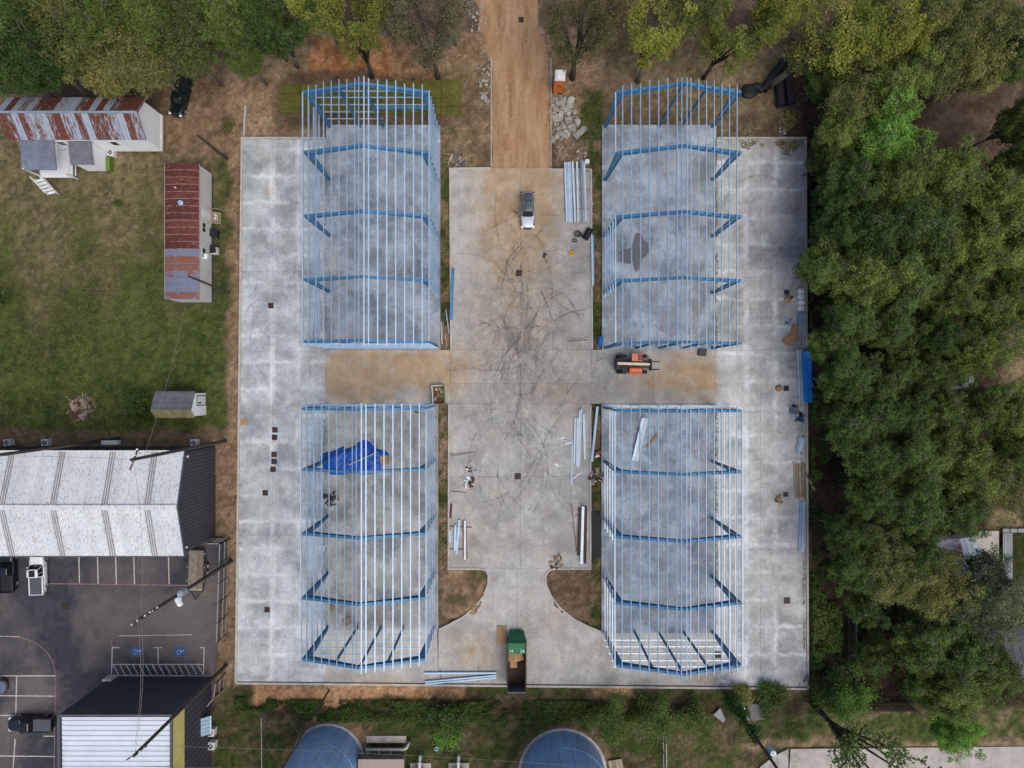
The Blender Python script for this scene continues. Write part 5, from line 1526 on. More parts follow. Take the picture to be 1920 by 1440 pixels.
# round drain lid inside the frame
t = thing('floor_drain', 'round brown floor drain inside the south-west frame', 'drain', W(622, 1138, ZS))
MB().lathe((0, 0, 0), [(.38, 0), (.38, .03), (.33, .035)], 20).build('rim', M['rustbar'], t)
MB().lathe((0, 0, .036), [(.31, 0), (.31, .01)], 20).build('lid', M['ply'], t)

# --- blue tarp
def tarp():
    o = [(602, 864), (602, 856), (606, 850), (613, 847), (622, 846), (633, 842), (640, 838), (644, 836), (649, 841), (656, 839), (664, 836), (672, 829), (681, 825), (690, 825), (697, 831), (703, 839), (715, 843), (725, 846), (730, 850), (729, 858), (722, 866), (716, 872), (716, 882), (704, 887), (684, 889), (660, 887), (637, 890), (620, 889), (612, 882), (604, 872)]
    cx, cy = 664, 862
    rs = np.random.RandomState(4)
    n = len(o) * 3
    pts = []
    for i in range(len(o)):
        a = o[i]; b = o[(i + 1) % len(o)]
        for k in range(3): pts.append((a[0] + (b[0] - a[0]) * k / 3, a[1] + (b[1] - a[1]) * k / 3))
    rings = 16; vs = []; fs = []
    for r in range(rings):
        f = 1 - r / rings
        for i, p in enumerate(pts):
            x = cx + (p[0] - cx) * f; y = cy + (p[1] - cy) * f
            w = W(x, y); e = min(1, (1 - f) * 3.0)
            z = ZS + .05 + e * (.35 + .45 * float(vnoise(np.array(w.x), np.array(w.y), .6, 9))) + e * .22 * (float(vnoise(np.array(w.x + .3 * w.y), np.array(w.y), 1.6, 5)) - .5) + .16 * e * (abs(math.sin(w.x * 1.9 + w.y * 2.9 + 2 * float(vnoise(np.array(w.x), np.array(w.y), .9, 3)))) - .4) + .10 * e * abs(math.sin(w.x * 4.1 - w.y * 3.3))
            if r == 0: z = ZS + .02 + .05 * rs.rand()
            vs.append((w.x, w.y, z))
    m = len(pts)
    for r in range(rings - 1):
        for i in range(m):
            fs.append((r * m + i, r * m + (i + 1) % m, (r + 1) * m + (i + 1) % m, (r + 1) * m + i))
    c = W(cx, cy); vs.append((c.x, c.y, ZS + .75)); last = len(vs) - 1
    fs += [((rings - 1) * m + i, (rings - 1) * m + (i + 1) % m, last) for i in range(m)]
    tm = mat('blue_tarpaulin', (0.004, 0.068, 0.36), .35, 1.6, .45, 0, .4)
    root = thing('blue_tarpaulin', 'crumpled bright blue tarp covering a heap on the slab', 'tarp', (c.x, c.y, ZS))
    ob = MB().add(vs, fs); ob = ob.build('sheet', tm, root, world=True, smooth=True)
    ob.data.flip_normals()
tarp()
stack('timber_piece', 'pale lath lying across the blue tarp', 'timber', [(657, 870, 711, 846, .12, .08, 0.85, M['lumber'], 'B')], z0=ZS)
q = MB().box((0, 0, .3), (1.0, 1.1, .6)).build('cardboard_box', M['card'], bevel=.03); q.location = W(721, 861, ZS); q.rotation_euler = (0, 0, R(5)); tag(q, 'cardboard box against the right end of the blue tarp', 'box')

# --- heaps of small scrap
def scrap(name, label, px, py, r, n, mats, z=ZP, smax=.5):
    t = thing(name, label, 'scrap', W(px, py, z))
    for k in range(n):
        a = random.uniform(0, 6.28); q = r * math.sqrt(random.random())
        m = random.choice(mats)
        if random.random() < .35:
            p = (q * math.cos(a), q * math.sin(a), .1); e = random.uniform(0, 6.28); l = random.uniform(.2, smax * 1.4)
            mb = MB().tube([p, (p[0] + l * math.cos(e), p[1] + l * math.sin(e), .12 + random.random() * .15)], random.uniform(.03, .07), 6)
        else:
            mb = MB().box((q * math.cos(a), q * math.sin(a), random.uniform(.06, .2)), (random.uniform(.1, smax), random.uniform(.08, smax * .6), random.uniform(.06, .3)), random.uniform(0, 3), random.uniform(-.3, .3))
        mb.build('piece', m, t)
scrap('parts_heap', 'upper heap of machine parts on the lower drive', 885, 877, .65, 16, [M['rustbar'], M['galvd'], M['white'], M['black']])
scrap('parts_heap', 'lower heap of brown and black parts on the lower drive', 881, 907, .8, 20, [M['rustbar'], M['galvw'], M['white'], M['black'], M['card']], smax=.7)
scrap('dark_scrap_heap', 'dark leafy scrap heap under the south-west frame', 622, 935, .95, 30, [M['black'], M['rustbar'], M['steel_dark']], ZS, .7)
scrap('twig_heap', 'brown twigs heaped beside the right island', 1043, 1054, .9, 24, [M['lumber'], M['rustbar']], ZP, .6)
scrap('brush_heap', 'brown brush heap in the dirt strip by the slab', 1118, 892, 1.0, 50, [M['lumber'], M['barkd'], M['bark']], 0.05, .9)
scrap('red_debris', 'red and white debris under the leaning pale beam', 1120, 852, .5, 10, [M['tail'], M['white'], M['card']], 0.05, .6)
scrap('yellow_tool_case', 'black and yellow tool case inside the south-west frame', 785, 773, .5, 6, [M['black'], M['yellow']], ZS, .7)
scrap('twig_heap', 'broken timber heap in the strip by the sod lawn', 855, 303, 1.2, 26, [M['lumber'], M['bark']], .05, 1.2)
scrap('brush_heap', 'dry brush heap on the lawn west of the shed', 153, 766, 1.4, 120, [M['lumber'], M['bark'], M['rustbar']], .05, 1.0)
scrap('rubbish_pile', 'foil and pipe scraps on the east lane near the flattened boxes', 1477, 603, .55, 16, [M['galvw'], M['galv'], M['black']], ZP, .5)
scrap('rubbish_pile', 'clay clods spilled beside the open hole on the east lane', 1478, 560, .5, 16, [M['card'], M['rustbar'], M['ply']], ZP, .4)
scrap('rubbish_pile', 'brown clods below the lumber stack on the east lane', 1461, 935, .6, 18, [M['card'], M['rustbar'], M['ply']], ZP, .4)
scrap('tool_pile', 'tools and a blue crate beside the blue panel stack', 1487, 768, .6, 14, [M['black'], M['card'], M['ada'], M['ply']], ZP, .7)
scrap('tool_pile', 'dark machine with wheels below the blue crate', 1499, 785, .55, 12, [M['black'], M['steel_dark'], M['ada']], ZP, .7)
scrap('hose_coil_scrap', 'dark wire scrap on the drive below the SUV', 1022, 480, .5, 5, [M['steel_dark'], M['rustbar']], ZP, .6)

# cable coil, black drum, yellow ring
t = thing('cable_coil', 'tangled coil of dark cable on the drive', 'cable', W(1084, 441, ZP))
for k in range(6):
    cxk, cyk, rr = (random.uniform(-.2, .3), random.uniform(-.2, .3), random.uniform(.28, .5)) if k < 4 else (-.5, -.75, random.uniform(.2, .32))
    MB().tube([(cxk + rr * math.cos(a), cyk + rr * .8 * math.sin(a), .06 + .05 * k) for a in np.linspace(0, 6.28, 20)], .045, 6, False).build('loop', M['steel_dark'] if k % 2 else M['barkd'], t)
t = thing('black_pipe_roll', 'black ribbed pipe roll next to the cable coil', 'pipe', W(1101, 440, ZP), R(62))
MB().tube([(-.75, 0, .42), (.75, 0, .42)], .40, 20).build('drum', M['black'], t)
for k in range(8):
    MB().tube([(-.7 + k * .19, 0, .42), (-.62 + k * .19, 0, .42)], .44, 20).build('rib', M['black'], t)
t = thing('yellow_ring', 'yellow cable ring lying on the drive', 'ring', W(1071, 475, ZP))
ym = mat('yellow_plastic', (.60, .38, .02), .1, 2, .5)
for k in range(3):
    MB().tube([((.2 + .05 * (k == 1)) * math.cos(a), (.2 + .05 * (k == 1)) * math.sin(a), .06 + .1 * k) for a in np.linspace(0, 2 * math.pi, 19)], .09, 8, False).build('winding', ym, t)
t = thing('curved_pipe', 'curved white pipe offcut in the dirt strip by the purlins', 'pipe', W(1112, 392, .05))
MB().tube([(.3 - .6 * math.cos(a), .9 * math.sin(a), .1) for a in np.linspace(-1, 1, 12)], .06, 8).build('tube', M['white'], t)
# dark board at the slab edge and blue barrel
q = MB().box((0, 0, .2), (1.05, .9, .4)).build('dark_crate', M['steel_dark'], bevel=.05); q.location = W(1316, 661, ZP); q.rotation_euler = (0, 0, R(-8)); tag(q, 'dark flat crate at the slab edge right of the telehandler', 'crate')
t = thing('blue_barrel', 'blue plastic drum at the corner of the north-east slab', 'barrel', W(1125, 640, 0.05), R(80))
bm_ = mat('blue_drum_plastic', (.015, .14, .42), .1, 1, .5)
MB().tube([(-.6, 0, .32), (-.5, 0, .32), (.5, 0, .32), (.6, 0, .32)], [.27, .32, .32, .27], 16).build('drum', bm_, t)
for x in (-.2, .2): MB().tube([(x - .03, 0, .32), (x + .03, 0, .32)], .34, 16).build('hoop', bm_, t)
# green planter box
t = thing('skip_box', 'small green sided box with rubble by the west slab strip', 'skip', W(823, 740, ZP), R(4))
gm = mat('green_box_paint', (.03, .16, .06), .2, 1, .6)
MB().box((0, 0, .05), (1.5, 2.5, .08)).build('floor', M['ply'], t)
for s in (-1, 1): MB().box((s * .75, 0, .5), (.07, 2.5, .9)).build('side_wall', gm if s > 0 else M['white'], t)
for s in (-1, 1): MB().box((0, s * 1.22, .5), (1.42, .07, .9)).build('end_wall', M['white'] if s > 0 else M['card'], t)
for k in range(14): MB().box((random.uniform(-.5, .5), random.uniform(-.9, .9), .25 + random.random() * .4), (random.uniform(.2, .5), random.uniform(.2, .6), .15), random.uniform(0, 3), .3).build('rubble_piece', random.choice([M['card'], M['conc'], M['rustbar']]), t)

# --- east kerb material row
t = thing('wrapped_bundle', 'white wrapped bundle on the east kerb', 'bundle', W(1500, 562, ZP), 0)
for k in range(4):
    MB().loft([ring(.9, .72, .05, 0, 4, 16), ring(.95, .76, .35, 0, 4, 16), ring(.8, .6, .62, 0, 4, 16)]).build('wrapped_roll', M['white'], t, smooth=True)
    t.children[-1].location = (random.uniform(-.04, .04), 1.1 - k * .74, 0)
stack('panel_pack', 'flat pale blue panel pack on the east kerb', 'panels', [(1501.5, 589, 1503, 631, 1.05, .28, .05, gv, 'B'), (1501, 589, 1502.5, 631, 1.0, .03, .34, gd, 'B'), (1494, 590, 1494.5, 632, .06, .1, 0, bl, 'B')])
for (x, y, sx, sy, rz, l) in ((1490, 622, 1.0, 1.9, -8, 'tall flattened cardboard box beside the panel pack'), (1482, 637, 1.6, 1.1, 24, 'wide flattened cardboard box left of the panel pack'), (1474, 640, .6, .9, 60, 'small flattened cardboard flap at the heap end')):
    q = MB().hexa([(-sx / 2, -sy / 2, 0), (sx / 2, -sy / 2, 0), (sx / 2, sy / 2, .05), (-sx / 2, sy / 2, 0), (-sx / 2, -sy / 2, .05), (sx / 2, -sy / 2, .12), (sx / 2, sy / 2, .12), (-sx / 2, sy / 2, .2)]).build('flattened_box', M['card']); q.location = W(x, y, ZP + .02); q.rotation_euler = (0, 0, R(rz)); tag(q, l, 'cardboard', 'flattened boxes on the east lane')
bp = mat('bright_blue_sheet', (.02, .27, .82), .12, .8, .4, .1, .5)
P = [(1492.5 + k * 2.6, 656, 1496 + k * 2.6, 757, .16, .35, .1, gd if k % 2 else gw, 'C') for k in range(3)]
P += [(1501.5 + k * 3.1, 660 - (k == 0) * 1, 1504 + k * 3.1, 754, .20, .22, .55, bp, 'T') for k in range(5)]
P += [(1489, 656, 1509, 656, .12, .12, 0, lb_, 'B'), (1489, 707, 1515, 707, .12, .12, 0, lb_, 'B'), (1491, 745, 1516, 745, .12, .12, 0, lb_, 'B')]
P += [(1506, 675, 1517, 675, .06, .03, .82, M['steel_dark'], 'B'), (1506, 729, 1518, 729, .06, .03, .82, M['steel_dark'], 'B')]
stack('sheet_stack', 'stack of bright blue metal sheets at the east kerb', 'metal sheets', P)
stack('sheet_stack', 'short leaning bundle of grey blue sheets on the east lane', 'metal sheets', [(1491 + k * 3.4, 846 + (k % 2) * 4, 1498 + k * 3, 817 + (k % 3) * 2, .24, .2 + .05 * k, .02, (gd, gv, gw, gd)[k % 4], 'T') for k in range(4)])
P = []
for k in range(9):
    P.append((1487.5 + k * 2.7 + random.uniform(-1, 1), 866 + random.uniform(-2, 5), 1490 + k * 2.6 + random.uniform(-1, 1), 934 + random.uniform(-6, 3), .15, .1, .02 + .1 * (k % 2), lb_, 'B'))
stack('lumber_stack', 'pile of weathered lumber boards on the east kerb', 'lumber', P, part='board')
stack('loose_boards', 'two boards slipped off the lumber pile into the dirt', 'lumber', [(1505, 876, 1522, 918, .14, .07, .2, lb_, 'B'), (1504, 878, 1526, 919, .14, .07, .2, lb_, 'B')], part='board')
stack('trim_bundle', 'long pale blue flashing strips on the east kerb', 'metal trim', [(1500.5, 940, 1497, 1034, .3, .2, .06, gv, 'T'), (1505, 940, 1502, 1034, .28, .22, .06, gw, 'T')])
for (x, y, l) in ((1475, 548, 'open square pit by the white bundle'), (1474, 728, 'open square pit beside the blue sheet stack'), (1473, 927, 'open square pit beside the lumber stack')):
    t = thing('open_pit', l, 'pit', W(x, y, ZP), 0, 'open square drain pits on the east lane')
    mb = MB()
    for a, b, w, d in ((0, .35, .78, .06), (0, -.35, .78, .06), (.36, 0, .06, .64), (-.36, 0, .06, .64)): mb.box((a, b, .02), (w, d, .05))
    mb.build('frame', M['conc'], t); MB().box((0, 0, .004), (.66, .62, .01)).build('hole', M['black'], t)
for (x, y, l) in ((1476, 562, 'brown flat stone by the upper pit'), (1460, 728, 'round brown stone by the middle pit')):
    q = MB().loft([ring(.9, .75, 0, 0, 3, 12), ring(.95, .8, .15, 0, 3, 12), ring(.6, .5, .28, 0, 3, 12)]).build('flat_stone', M['ply'], smooth=True); q.location = W(x, y, ZP); q.rotation_euler = (0, 0, .4); tag(q, l, 'stone')

# --- rubble, stones
def rock_mesh(seed, flat=.55):
    rs = random.Random(seed)
    bm = bmesh.new(); bmesh.ops.create_icosphere(bm, subdivisions=1, radius=.5)
    for v in bm.verts:
        v.co *= rs.uniform(.65, 1.15); v.co.z *= flat
        v.co.x = max(-.42, min(.42, v.co.x)); v.co.y = max(-.4, min(.4, v.co.y))
    me = bpy.data.meshes.new('chunk'); bm.to_mesh(me); bm.free(); me.materials.append(M['conc']); return me
rocks = [rock_mesh(i) for i in range(7)]
def rubble(label, poly, n, smin, smax, seed):
    rs = random.Random(seed)
    xs = [p[0] for p in poly]; ys = [p[1] for p in poly]
    cx, cy = sum(xs) / len(xs), sum(ys) / len(ys)
    t = thing('rubble_heap', label, 'rubble', W(cx, cy, 0))
    k = 0
    while k < n:
        x, y = rs.uniform(min(xs), max(xs)), rs.uniform(min(ys), max(ys))
        if not inpoly(np.array([x]), np.array([y]), poly)[0]: continue
        o = link('chunk', rs.choice(rocks), t); s = smin + (smax - smin) * rs.random() ** 2.2
        o.location = W(x, y, .05 + s * .2) - t.location
        o.scale = (s * rs.uniform(.8, 1.5), s, s * rs.uniform(.6, 1)); o.rotation_euler = (rs.uniform(-.4, .4), rs.uniform(-.4, .4), rs.uniform(0, 6))
        k += 1
rubble('heap of broken concrete chunks below the portable toilet', [(1036, 172), (1060, 180), (1078, 205), (1085, 228), (1090, 250), (1070, 255), (1045, 270), (1036, 268)], 230, .14, 1.0, 1)
rubble('scatter of small stones above the purlin bundles', [(1040, 268), (1095, 262), (1108, 290), (1090, 300), (1045, 305)], 70, .12, .4, 2)
rubble('line of stones along the west side of the dirt road', [(896, 110), (918, 110), (918, 205), (902, 205)], 70, .12, .6, 3)
rubble('stone scatter beside the dirt road in the trees', [(870, 0), (905, 0), (915, 60), (885, 65)], 50, .12, .5, 4)
rubble('pale stones near the black drain pipes', [(1462, 210), (1478, 214), (1476, 250), (1462, 252)], 22, .15, .6, 5)
rubble('stones in the dirt right of the blue sheet stack', [(1520, 700), (1532, 705), (1534, 745), (1522, 745)], 12, .3, .9, 6)
for (x, y, sx, sy, rz, l) in ((1069, 193, 1.5, 1.0, 70, 'large pale concrete slab at the top of the rubble heap'), (1088, 249, 2.0, .85, 38, 'long tan concrete block at the rubble heap end'), (1049, 196, 1.3, .6, -30, 'broken concrete slab leaning in the rubble heap')):
    q = MB().loft([[(a * sx / 2 * random.uniform(.85, 1.05), b * sy / 2 * random.uniform(.8, 1.05), z) for a, b in ((-1, -1), (-.2, -1.1), (1, -.8), (1.05, .2), (.8, 1), (-.3, 1.05), (-1.05, .7))] for z in (0, .45)]).build('concrete_slab_piece', M['conc'], bevel=.05); q.location = W(x, y, .2); q.rotation_euler = (.1, -.08, R(rz)); tag(q, l, 'rubble')
q = MB().box((0, 0, .35), (.6, .55, .7)).build('white_bucket', M['white'], bevel=.1); q.location = W(1100, 305, .05); tag(q, 'white bucket at the head of the purlin pair', 'bucket')

# --- black drain pipes in the north-east
def drain_pipe(x0, y0, x1, y1, r, label, z=None):
    a, b = W(x0, y0), W(x1, y1); c = (a + b) / 2; L = (b - a).length
    t = thing('drain_pipe', label, 'pipe', (c.x, c.y, 0.0), math.atan2(b.y - a.y, b.x - a.x), 'black corrugated drain pipes')
    zc = r + (z or 0)
    mb = MB(); n = 20
    prof = []
    k = int(L / .16)
    mb.tube([(-L / 2 + L * i / k, 0, zc) for i in range(k + 1)], [r * (1.0 if i % 2 else .93) for i in range(k + 1)], n, False)
    mb.build('shell', M['black'], t)
    mb = MB().tube([(-L / 2, 0, zc), (L / 2, 0, zc)], r * .86, n, False); mb.build('liner', M['steel_dark'], t)
drain_pipe(1428, 172, 1468, 118, .55, 'long black pipe slanting under the leaning tree')
drain_pipe(1457, 150, 1461, 203, .62, 'thick black pipe, left of the two upright ones')
drain_pipe(1468, 134, 1480, 199, .55, 'black pipe, right of the two upright ones')
drain_pipe(1412, 163, 1428, 172, .5, 'stubby black pipe between the pipe end and black sheet')
q = MB().loft([ring(1.9, 1.7, 0, 0, 3, 14), ring(2.0, 1.8, .5, 0, 3, 14), ring(1.2, 1.0, .8, 0, 3, 14)]).build('black_tub', M['black']); q.location = W(1404, 173, .03); tag(q, 'black plastic tub at the north-east frame corner', 'tub')

# ------------------------------------------------------------------ south side: tanks, pump house
def tank(px, py, r, label, h=13.0, seed=0):
    c = W(px, py)
    root = thing('water_tank', label, 'water tank', (c.x, c.y, 0), 0, 'blue bolted steel water tanks')
    m = mat('blue_tank_steel', (0.24, 0.40, 0.64), .16, .5, .45, .05, .4, wear=(.33, .48, .68), wscale=.6, wamt=.56, rnd=.07)
    n = 20; rows = 3; hh = h / rows
    for j in range(rows):
        for k in range(n):
            a0 = 2 * math.pi * (k + .5 * (j % 2)) / n; a1 = a0 + 2 * math.pi / n
            if math.sin((a0 + a1) / 2) < -.75 and j < rows: pass
            vs = []; q = 4
            for i in range(q + 1):
                a = a0 + .004 + (a1 - a0 - .008) * i / q
                for rr, z in ((r, j * hh + .01), (r, (j + 1) * hh - .03), (r - .05, (j + 1) * hh - .03), (r - .05, j * hh + .01)):
                    vs.append((rr * math.cos(a), rr * math.sin(a), z))
            fs = []
            for i in range(q):
                o = 4 * i
                fs += [(o, o + 4, o + 5, o + 1), (o + 1, o + 5, o + 6, o + 2), (o + 2, o + 6, o + 7, o + 3), (o + 3, o + 7, o + 4, o)]
            fs += [(0, 1, 2, 3), (4 * q + 3, 4 * q + 2, 4 * q + 1, 4 * q)]
            MB().add(vs, fs).build('shell_panel', m, root)
    for j in range(1, rows + 1):
        MB().lathe((0, 0, j * hh - .035), [(r - .04, 0), (r + .06, 0), (r + .06, .05), (r - .04, .05)], 48, False, False).build('ring_flange', m, root)
    MB().lathe((0, 0, 0), [(r - .06, h * .2), (r - .06, h - .1)], 48, False, False).build('seam_backing', M['steel_dark'], root)
    MB().lathe((0, 0, h), [(r + .05, 0), (r * .5, .5), (.2, .9)], 48, False, True).build('roof', m, root, smooth=False)
    MB().lathe((0, 0, 0), [(r + .35, -.2), (r + .35, .12), (r - .1, .12)], 48, False, False).build('base_ring', M['kerb'], root)
    MB().lathe((0, 0, h + .85), [(.3, 0), (.3, .4), (.4, .45), (.4, .55)], 12).build('vent', m, root)
tank(615, 1424, 4.45, 'blue panelled water tank beside the tan pump house')
tank(1055, 1448, 5.5, 'larger blue panelled water tank near the middle bottom')

def pump_house():
    xw, xe = W(684, 0).x, W(761, 0).x; yn = W(0, 1405).y; ys = yn - 7
    root = thing('pump_house', 'small tan pump house with a ribbed metal roof', 'shed', ((xw + xe) / 2, (yn + ys) / 2, 0))
    B = lambda mb, n, m: mb.build(n, m, root, world=True)
    tan = mat('tan_metal', (.36, .29, .245), .08, .6, .6, rnd=.03); tanw = mat('tan_wall', (.21, .165, .13), .1, .6, .7)
    for y in (yn, ys): B(MB().box(((xw + xe) / 2, y, 1.4), (xe - xw, .1, 2.8)), 'wall', tanw)
    for x in (xw + .05, xe - .05): B(MB().box((x, (yn + ys) / 2, 1.4), (.1, yn - ys - .12, 2.8)), 'wall', tanw)
    slope_panels(root, (xw - .2, yn + .2, 2.85), (xe + .2, yn + .2, 2.85), (xe + .2, ys - .2, 3.3), (xw - .2, ys - .2, 3.3), 18, tan, .06, .03, ribs=1)
    B(MB().box(((xw + xe) / 2, yn + .24, 2.86), (xe - xw + .4, .08, .16)), 'fascia', tan)
pump_house()
t = thing('pipe_header', 'pale pipe header on brackets behind the pump house', 'pipe', W(722, 1396, 0))
MB().tube([(-2.3, .0, 1.2), (2.6, 0, 1.2), (2.95, .12, 1.15), (3.2, .45, .9), (3.3, .6, .2)], .19, 12).build('pipe', M['kerb'], t, smooth=True)
for x in (-2.0, -.6, 1.0):
    MB().tube([(x, 0, 1.2), (x, -.75, 1.2)], .09, 8).build('branch', M['kerb'], t)
for x in (-1.6, .9):
    MB().box((x, .05, .55), (.12, .12, 1.1)).build('bracket', M['steel_dark'], t)
MB().box((.2, .75, .05), (5.2, .9, .25)).build('plinth', M['oldconc'], t)
for px_, l in ((789, 'white pressure tank nearer the pump house'), (860.5, 'white pressure tank nearer the photo middle')):
    c = W(px_, 1452)
    t = thing('pressure_tank', l, 'tank', (c.x, c.y, 0), 0, 'white pressure tanks')
    MB().lathe((0, 0, 0), [(1.05, .5), (1.1, .7), (1.1, 2.2), (.95, 2.65), (.6, 2.95), (.15, 3.05)], 28).build('vessel', M['galvd'], t, smooth=True)
    MB().box((0, 0, .1), (2.7, 3.2, .3)).build('plinth', M['oldconc'], t)
    for a in range(4):
        MB().box((.8 * math.cos(a * 1.57 + .78), .8 * math.sin(a * 1.57 + .78), .4), (.15, .15, .5)).build('leg', M['steel_dark'], t)
    MB().tube([(0, 1.0, 1.3), (0, 1.5, 1.3), (.02, 2.3, 1.15), (.02, 2.7, .8), (.02, 2.8, .1)], [.16, .2, .16, .2, .16], 12).build('inlet_pipe', M['white'], t, smooth=True)
    for y in (1.45, 2.2):
        MB().tube([(0, y, 1.27), (0, y + .1, 1.25)], .26, 12).build('pipe_flange', M['white'], t)
    MB().box((0, .55, 2.85), (.3, .2, .2)).build('manway', M['white'], t)
t = thing('well_cap', 'pale blue round cover on the grass between the tanks', 'cover', W(819, 1402, 0))
MB().lathe((0, 0, 0), [(.3, 0), (.3, .3), (.25, .33)], 16).build('casing', M['galv'], t); MB().lathe((0, 0, .33), [(.16, 0), (.16, .08)], 12).build('cap', M['ada'], t)

# small sheds, sheets and path at the south-east
def metal_sheet(name, label, pts, m, z=.3, t=.05, cat='sheet metal', n=1):
    root = thing(name, label, cat, W(sum(p[0] for p in pts) / 4, sum(p[1] for p in pts) / 4, 0))
    P = [W(*p) for p in pts]
    for k in range(n):
        a, b = k / n, (k + 1) / n - .02
        q = [P[0].lerp(P[1], a), P[0].lerp(P[1], b), P[3].lerp(P[2], b), P[3].lerp(P[2], a)]
        mb = MB(); qq = q if (q[1] - q[0]).cross(q[3] - q[0]).z > 0 else q[::-1]
        mb.hexa([(v.x, v.y, z + .02 * (k % 2)) for v in qq] + [(v.x, v.y, z + t + .02 * (k % 2)) for v in qq])
        mb.build('sheet', m, root, world=True)
    return root
metal_sheet('sheet_pile', 'bluish metal sheet pile by the vine covered pole', [(1381, 1315), (1391, 1315), (1404, 1348), (1388, 1348)], M['galvd'], n=3)
metal_sheet('sheet_pile', 'grey planks pile right of the bluish sheets', [(1395, 1316), (1421, 1319), (1432, 1347), (1408, 1349)], mat('grey_board', (.16, .15, .145), .2, 1.5, .9, rnd=.15), n=5)
metal_sheet('loose_sheet', 'tilted pale sheet on the grass left of the vine pole', [(1336, 1338), (1349, 1325), (1358, 1345), (1355, 1353)], mat('dull_tin', (.22, .23, .26), .2, 1.5, .6), n=2)
metal_sheet('wood_hatch', 'square wooden hatch on the grass right of the big tank', [(1140, 1425), (1166, 1421), (1170, 1442), (1143, 1446)], M['lumber'], .15, .06, 'hatch', 4)
def wood_fence(pts, h, label, gate=None):
    P = [W(*p) for p in pts]
    root = thing('wood_fence', label, 'fence', P[0])
    me = MB().box((0, 0, h / 2), (.16, .03, h)).mesh('board', M['fencew'])
    for i in range(len(P) - 1):
        a, b = P[i], P[i + 1]; L = (b - a).length; d = (b - a) / L
        for f in (.15, .9): MB().beam(a + Vector((0, 0, h * f)) - root.location, b + Vector((0, 0, h * f)) - root.location, .07, .1).build('rail', M['fencer'], root)
        for j in range(int(L / .42)):
            o = link('board', me, root); o.location = a + d * (j + .5) * .42 - root.location; o.rotation_euler = (0, 0, math.atan2(d.y, d.x)); o.scale = (1.6, 1, random.uniform(.96, 1.03))
M['fencew'] = mat('weathered_fence_board', (.085, .065, .055), .3, 2, .9, rnd=.25); M['fencer'] = mat('fence_top_rail', (.17, .145, .125), .2, 2, .9)
wood_fence([(1589, 1134), (1589, 1312)], 2.6, 'weathered board fence running south through the wood')
wood_fence([(1590, 1318), (1705, 1318)], 2.4, 'board fence along the grass strip by the street')
fence([(1243, 1341), (1244, 1445)], 1.9, 'thin chain fence right of the big blue tank', M['rail'], M['galvd'], .35, (.05, 1.0), .02)
fence([(500, 1334), (501, 1440)], 1.9, 'thin wire fence left of the smaller blue tank', M['rail'], M['galvd'], .5, (1.0,), .015)

# street and driveways, south-east
def street():
    root = tag(thing('street', None, None), kind='structure')
    xs = [1478, 1585, 1700, 1815, 1930, 2050, 2200]
    for i in range(len(xs) - 1):
        panel('panel', [(xs[i] + (4 if i == 0 else 0), 1404 - i * 1.2), (xs[i + 1], 1403 - i * 1.2), (xs[i + 1], 1470), (xs[i], 1470)], -.15, .05, M['oldconc'], root, 2.0)
    panel('panel', [(1427, 1436), (1450, 1418), (1478, 1404), (1478, 1470), (1400, 1470)], -.15, .05, M['oldconc'], root, 2.0)
    panel('panel', rect(1375, 1470, 2200, 1560), -.15, .05, M['oldconc'], root, 3.0)
    pth = tag(thing('driveway', None, None), kind='structure')
    panel('panel', [(1815, 1010), (1840, 995), (1840, 1090), (1818, 1090)], -.1, .12, M['oldconc'], pth, 2.0)
    panel('panel', [(1840, 995), (1872, 995), (1872, 1090), (1840, 1090)], -.1, .12, M['oldconc'], pth, 2.0)
street()
M['rampm'] = mat('grey_ramp', (.24, .26, .26), .2, 1, .7)
metal_sheet('metal_ramp', 'pale ribbed walkway upright piece at the right edge', [(1876, 998), (1894, 998), (1894, 1085), (1876, 1085)], M['rampm'], .4, .06, 'walkway', 6)
metal_sheet('metal_ramp', 'pale ribbed walkway running out of the right edge', [(1876, 990), (1960, 990), (1960, 997), (1876, 997)], M['rampm'], .4, .06, 'walkway', 6)

# houses among the trees
def low_roof(name, label, x0, y0, x1, y1, z, m, n=10, rot=0, wall=None, cat='house', zr=1.0):
    a, b = W(x0, y0, z), W(x1, y1, z)
    cx, cy = (a.x + b.x) / 2, (a.y + b.y) / 2; w, d = abs(b.x - a.x), abs(b.y - a.y)
    t = thing(name, label, cat, (cx, cy, 0), R(rot))
    for s in (-1, 1):
        MB().box((0, s * (d / 2 - .3), z / 2), (w - .6, .12, z)).build('wall', wall or M['siding2'], t)
        MB().box((s * (w / 2 - .3), 0, z / 2 + .2), (.12, d - .8, z)).build('wall', wall or M['siding2'], t)
        for k in range(n):
            xa = -w / 2 + w * k / n; xb = xa + w / n - .03
            p = [(xa, 0, z + zr), (xb, 0, z + zr), (xb, s * d / 2, z), (xa, s * d / 2, z)]
            if s > 0: p = p[::-1]
            mb = MB().hexa([(q[0], q[1], q[2] - .05) for q in p[::-1]] + [(q[0], q[1], q[2] - .0) for q in p[::-1]])
            mb.beam((xa, s * .02, z + zr + .02), (xa, s * d / 2, z + .02), .05, .05)
            mb.build('roof_panel', m, t)
    return t
low_roof('woodland_house', 'white metal roofed house half hidden in the wood', 1655, 676, 1818, 745, 3.2, M['white'], 16)
low_roof('woodland_shed', 'dark slate roofed shed below the hidden house', 1600, 985, 1662, 1012, 3.0, M['shingle'], 6)
low_roof('woodland_house', 'dark roofed house at the lower right edge', 1880, 1190, 2020, 1280, 3.4, M['trimdark'], 10)
low_roof('woodland_shed', 'rusty patched white roof near the pale walkway', 1690, 1010, 1800, 1090, 3.0, rusty('patched_white_roof', (.52, .53, .56), (.30, .14, .09), (.6, .6, .6), .62), 8)
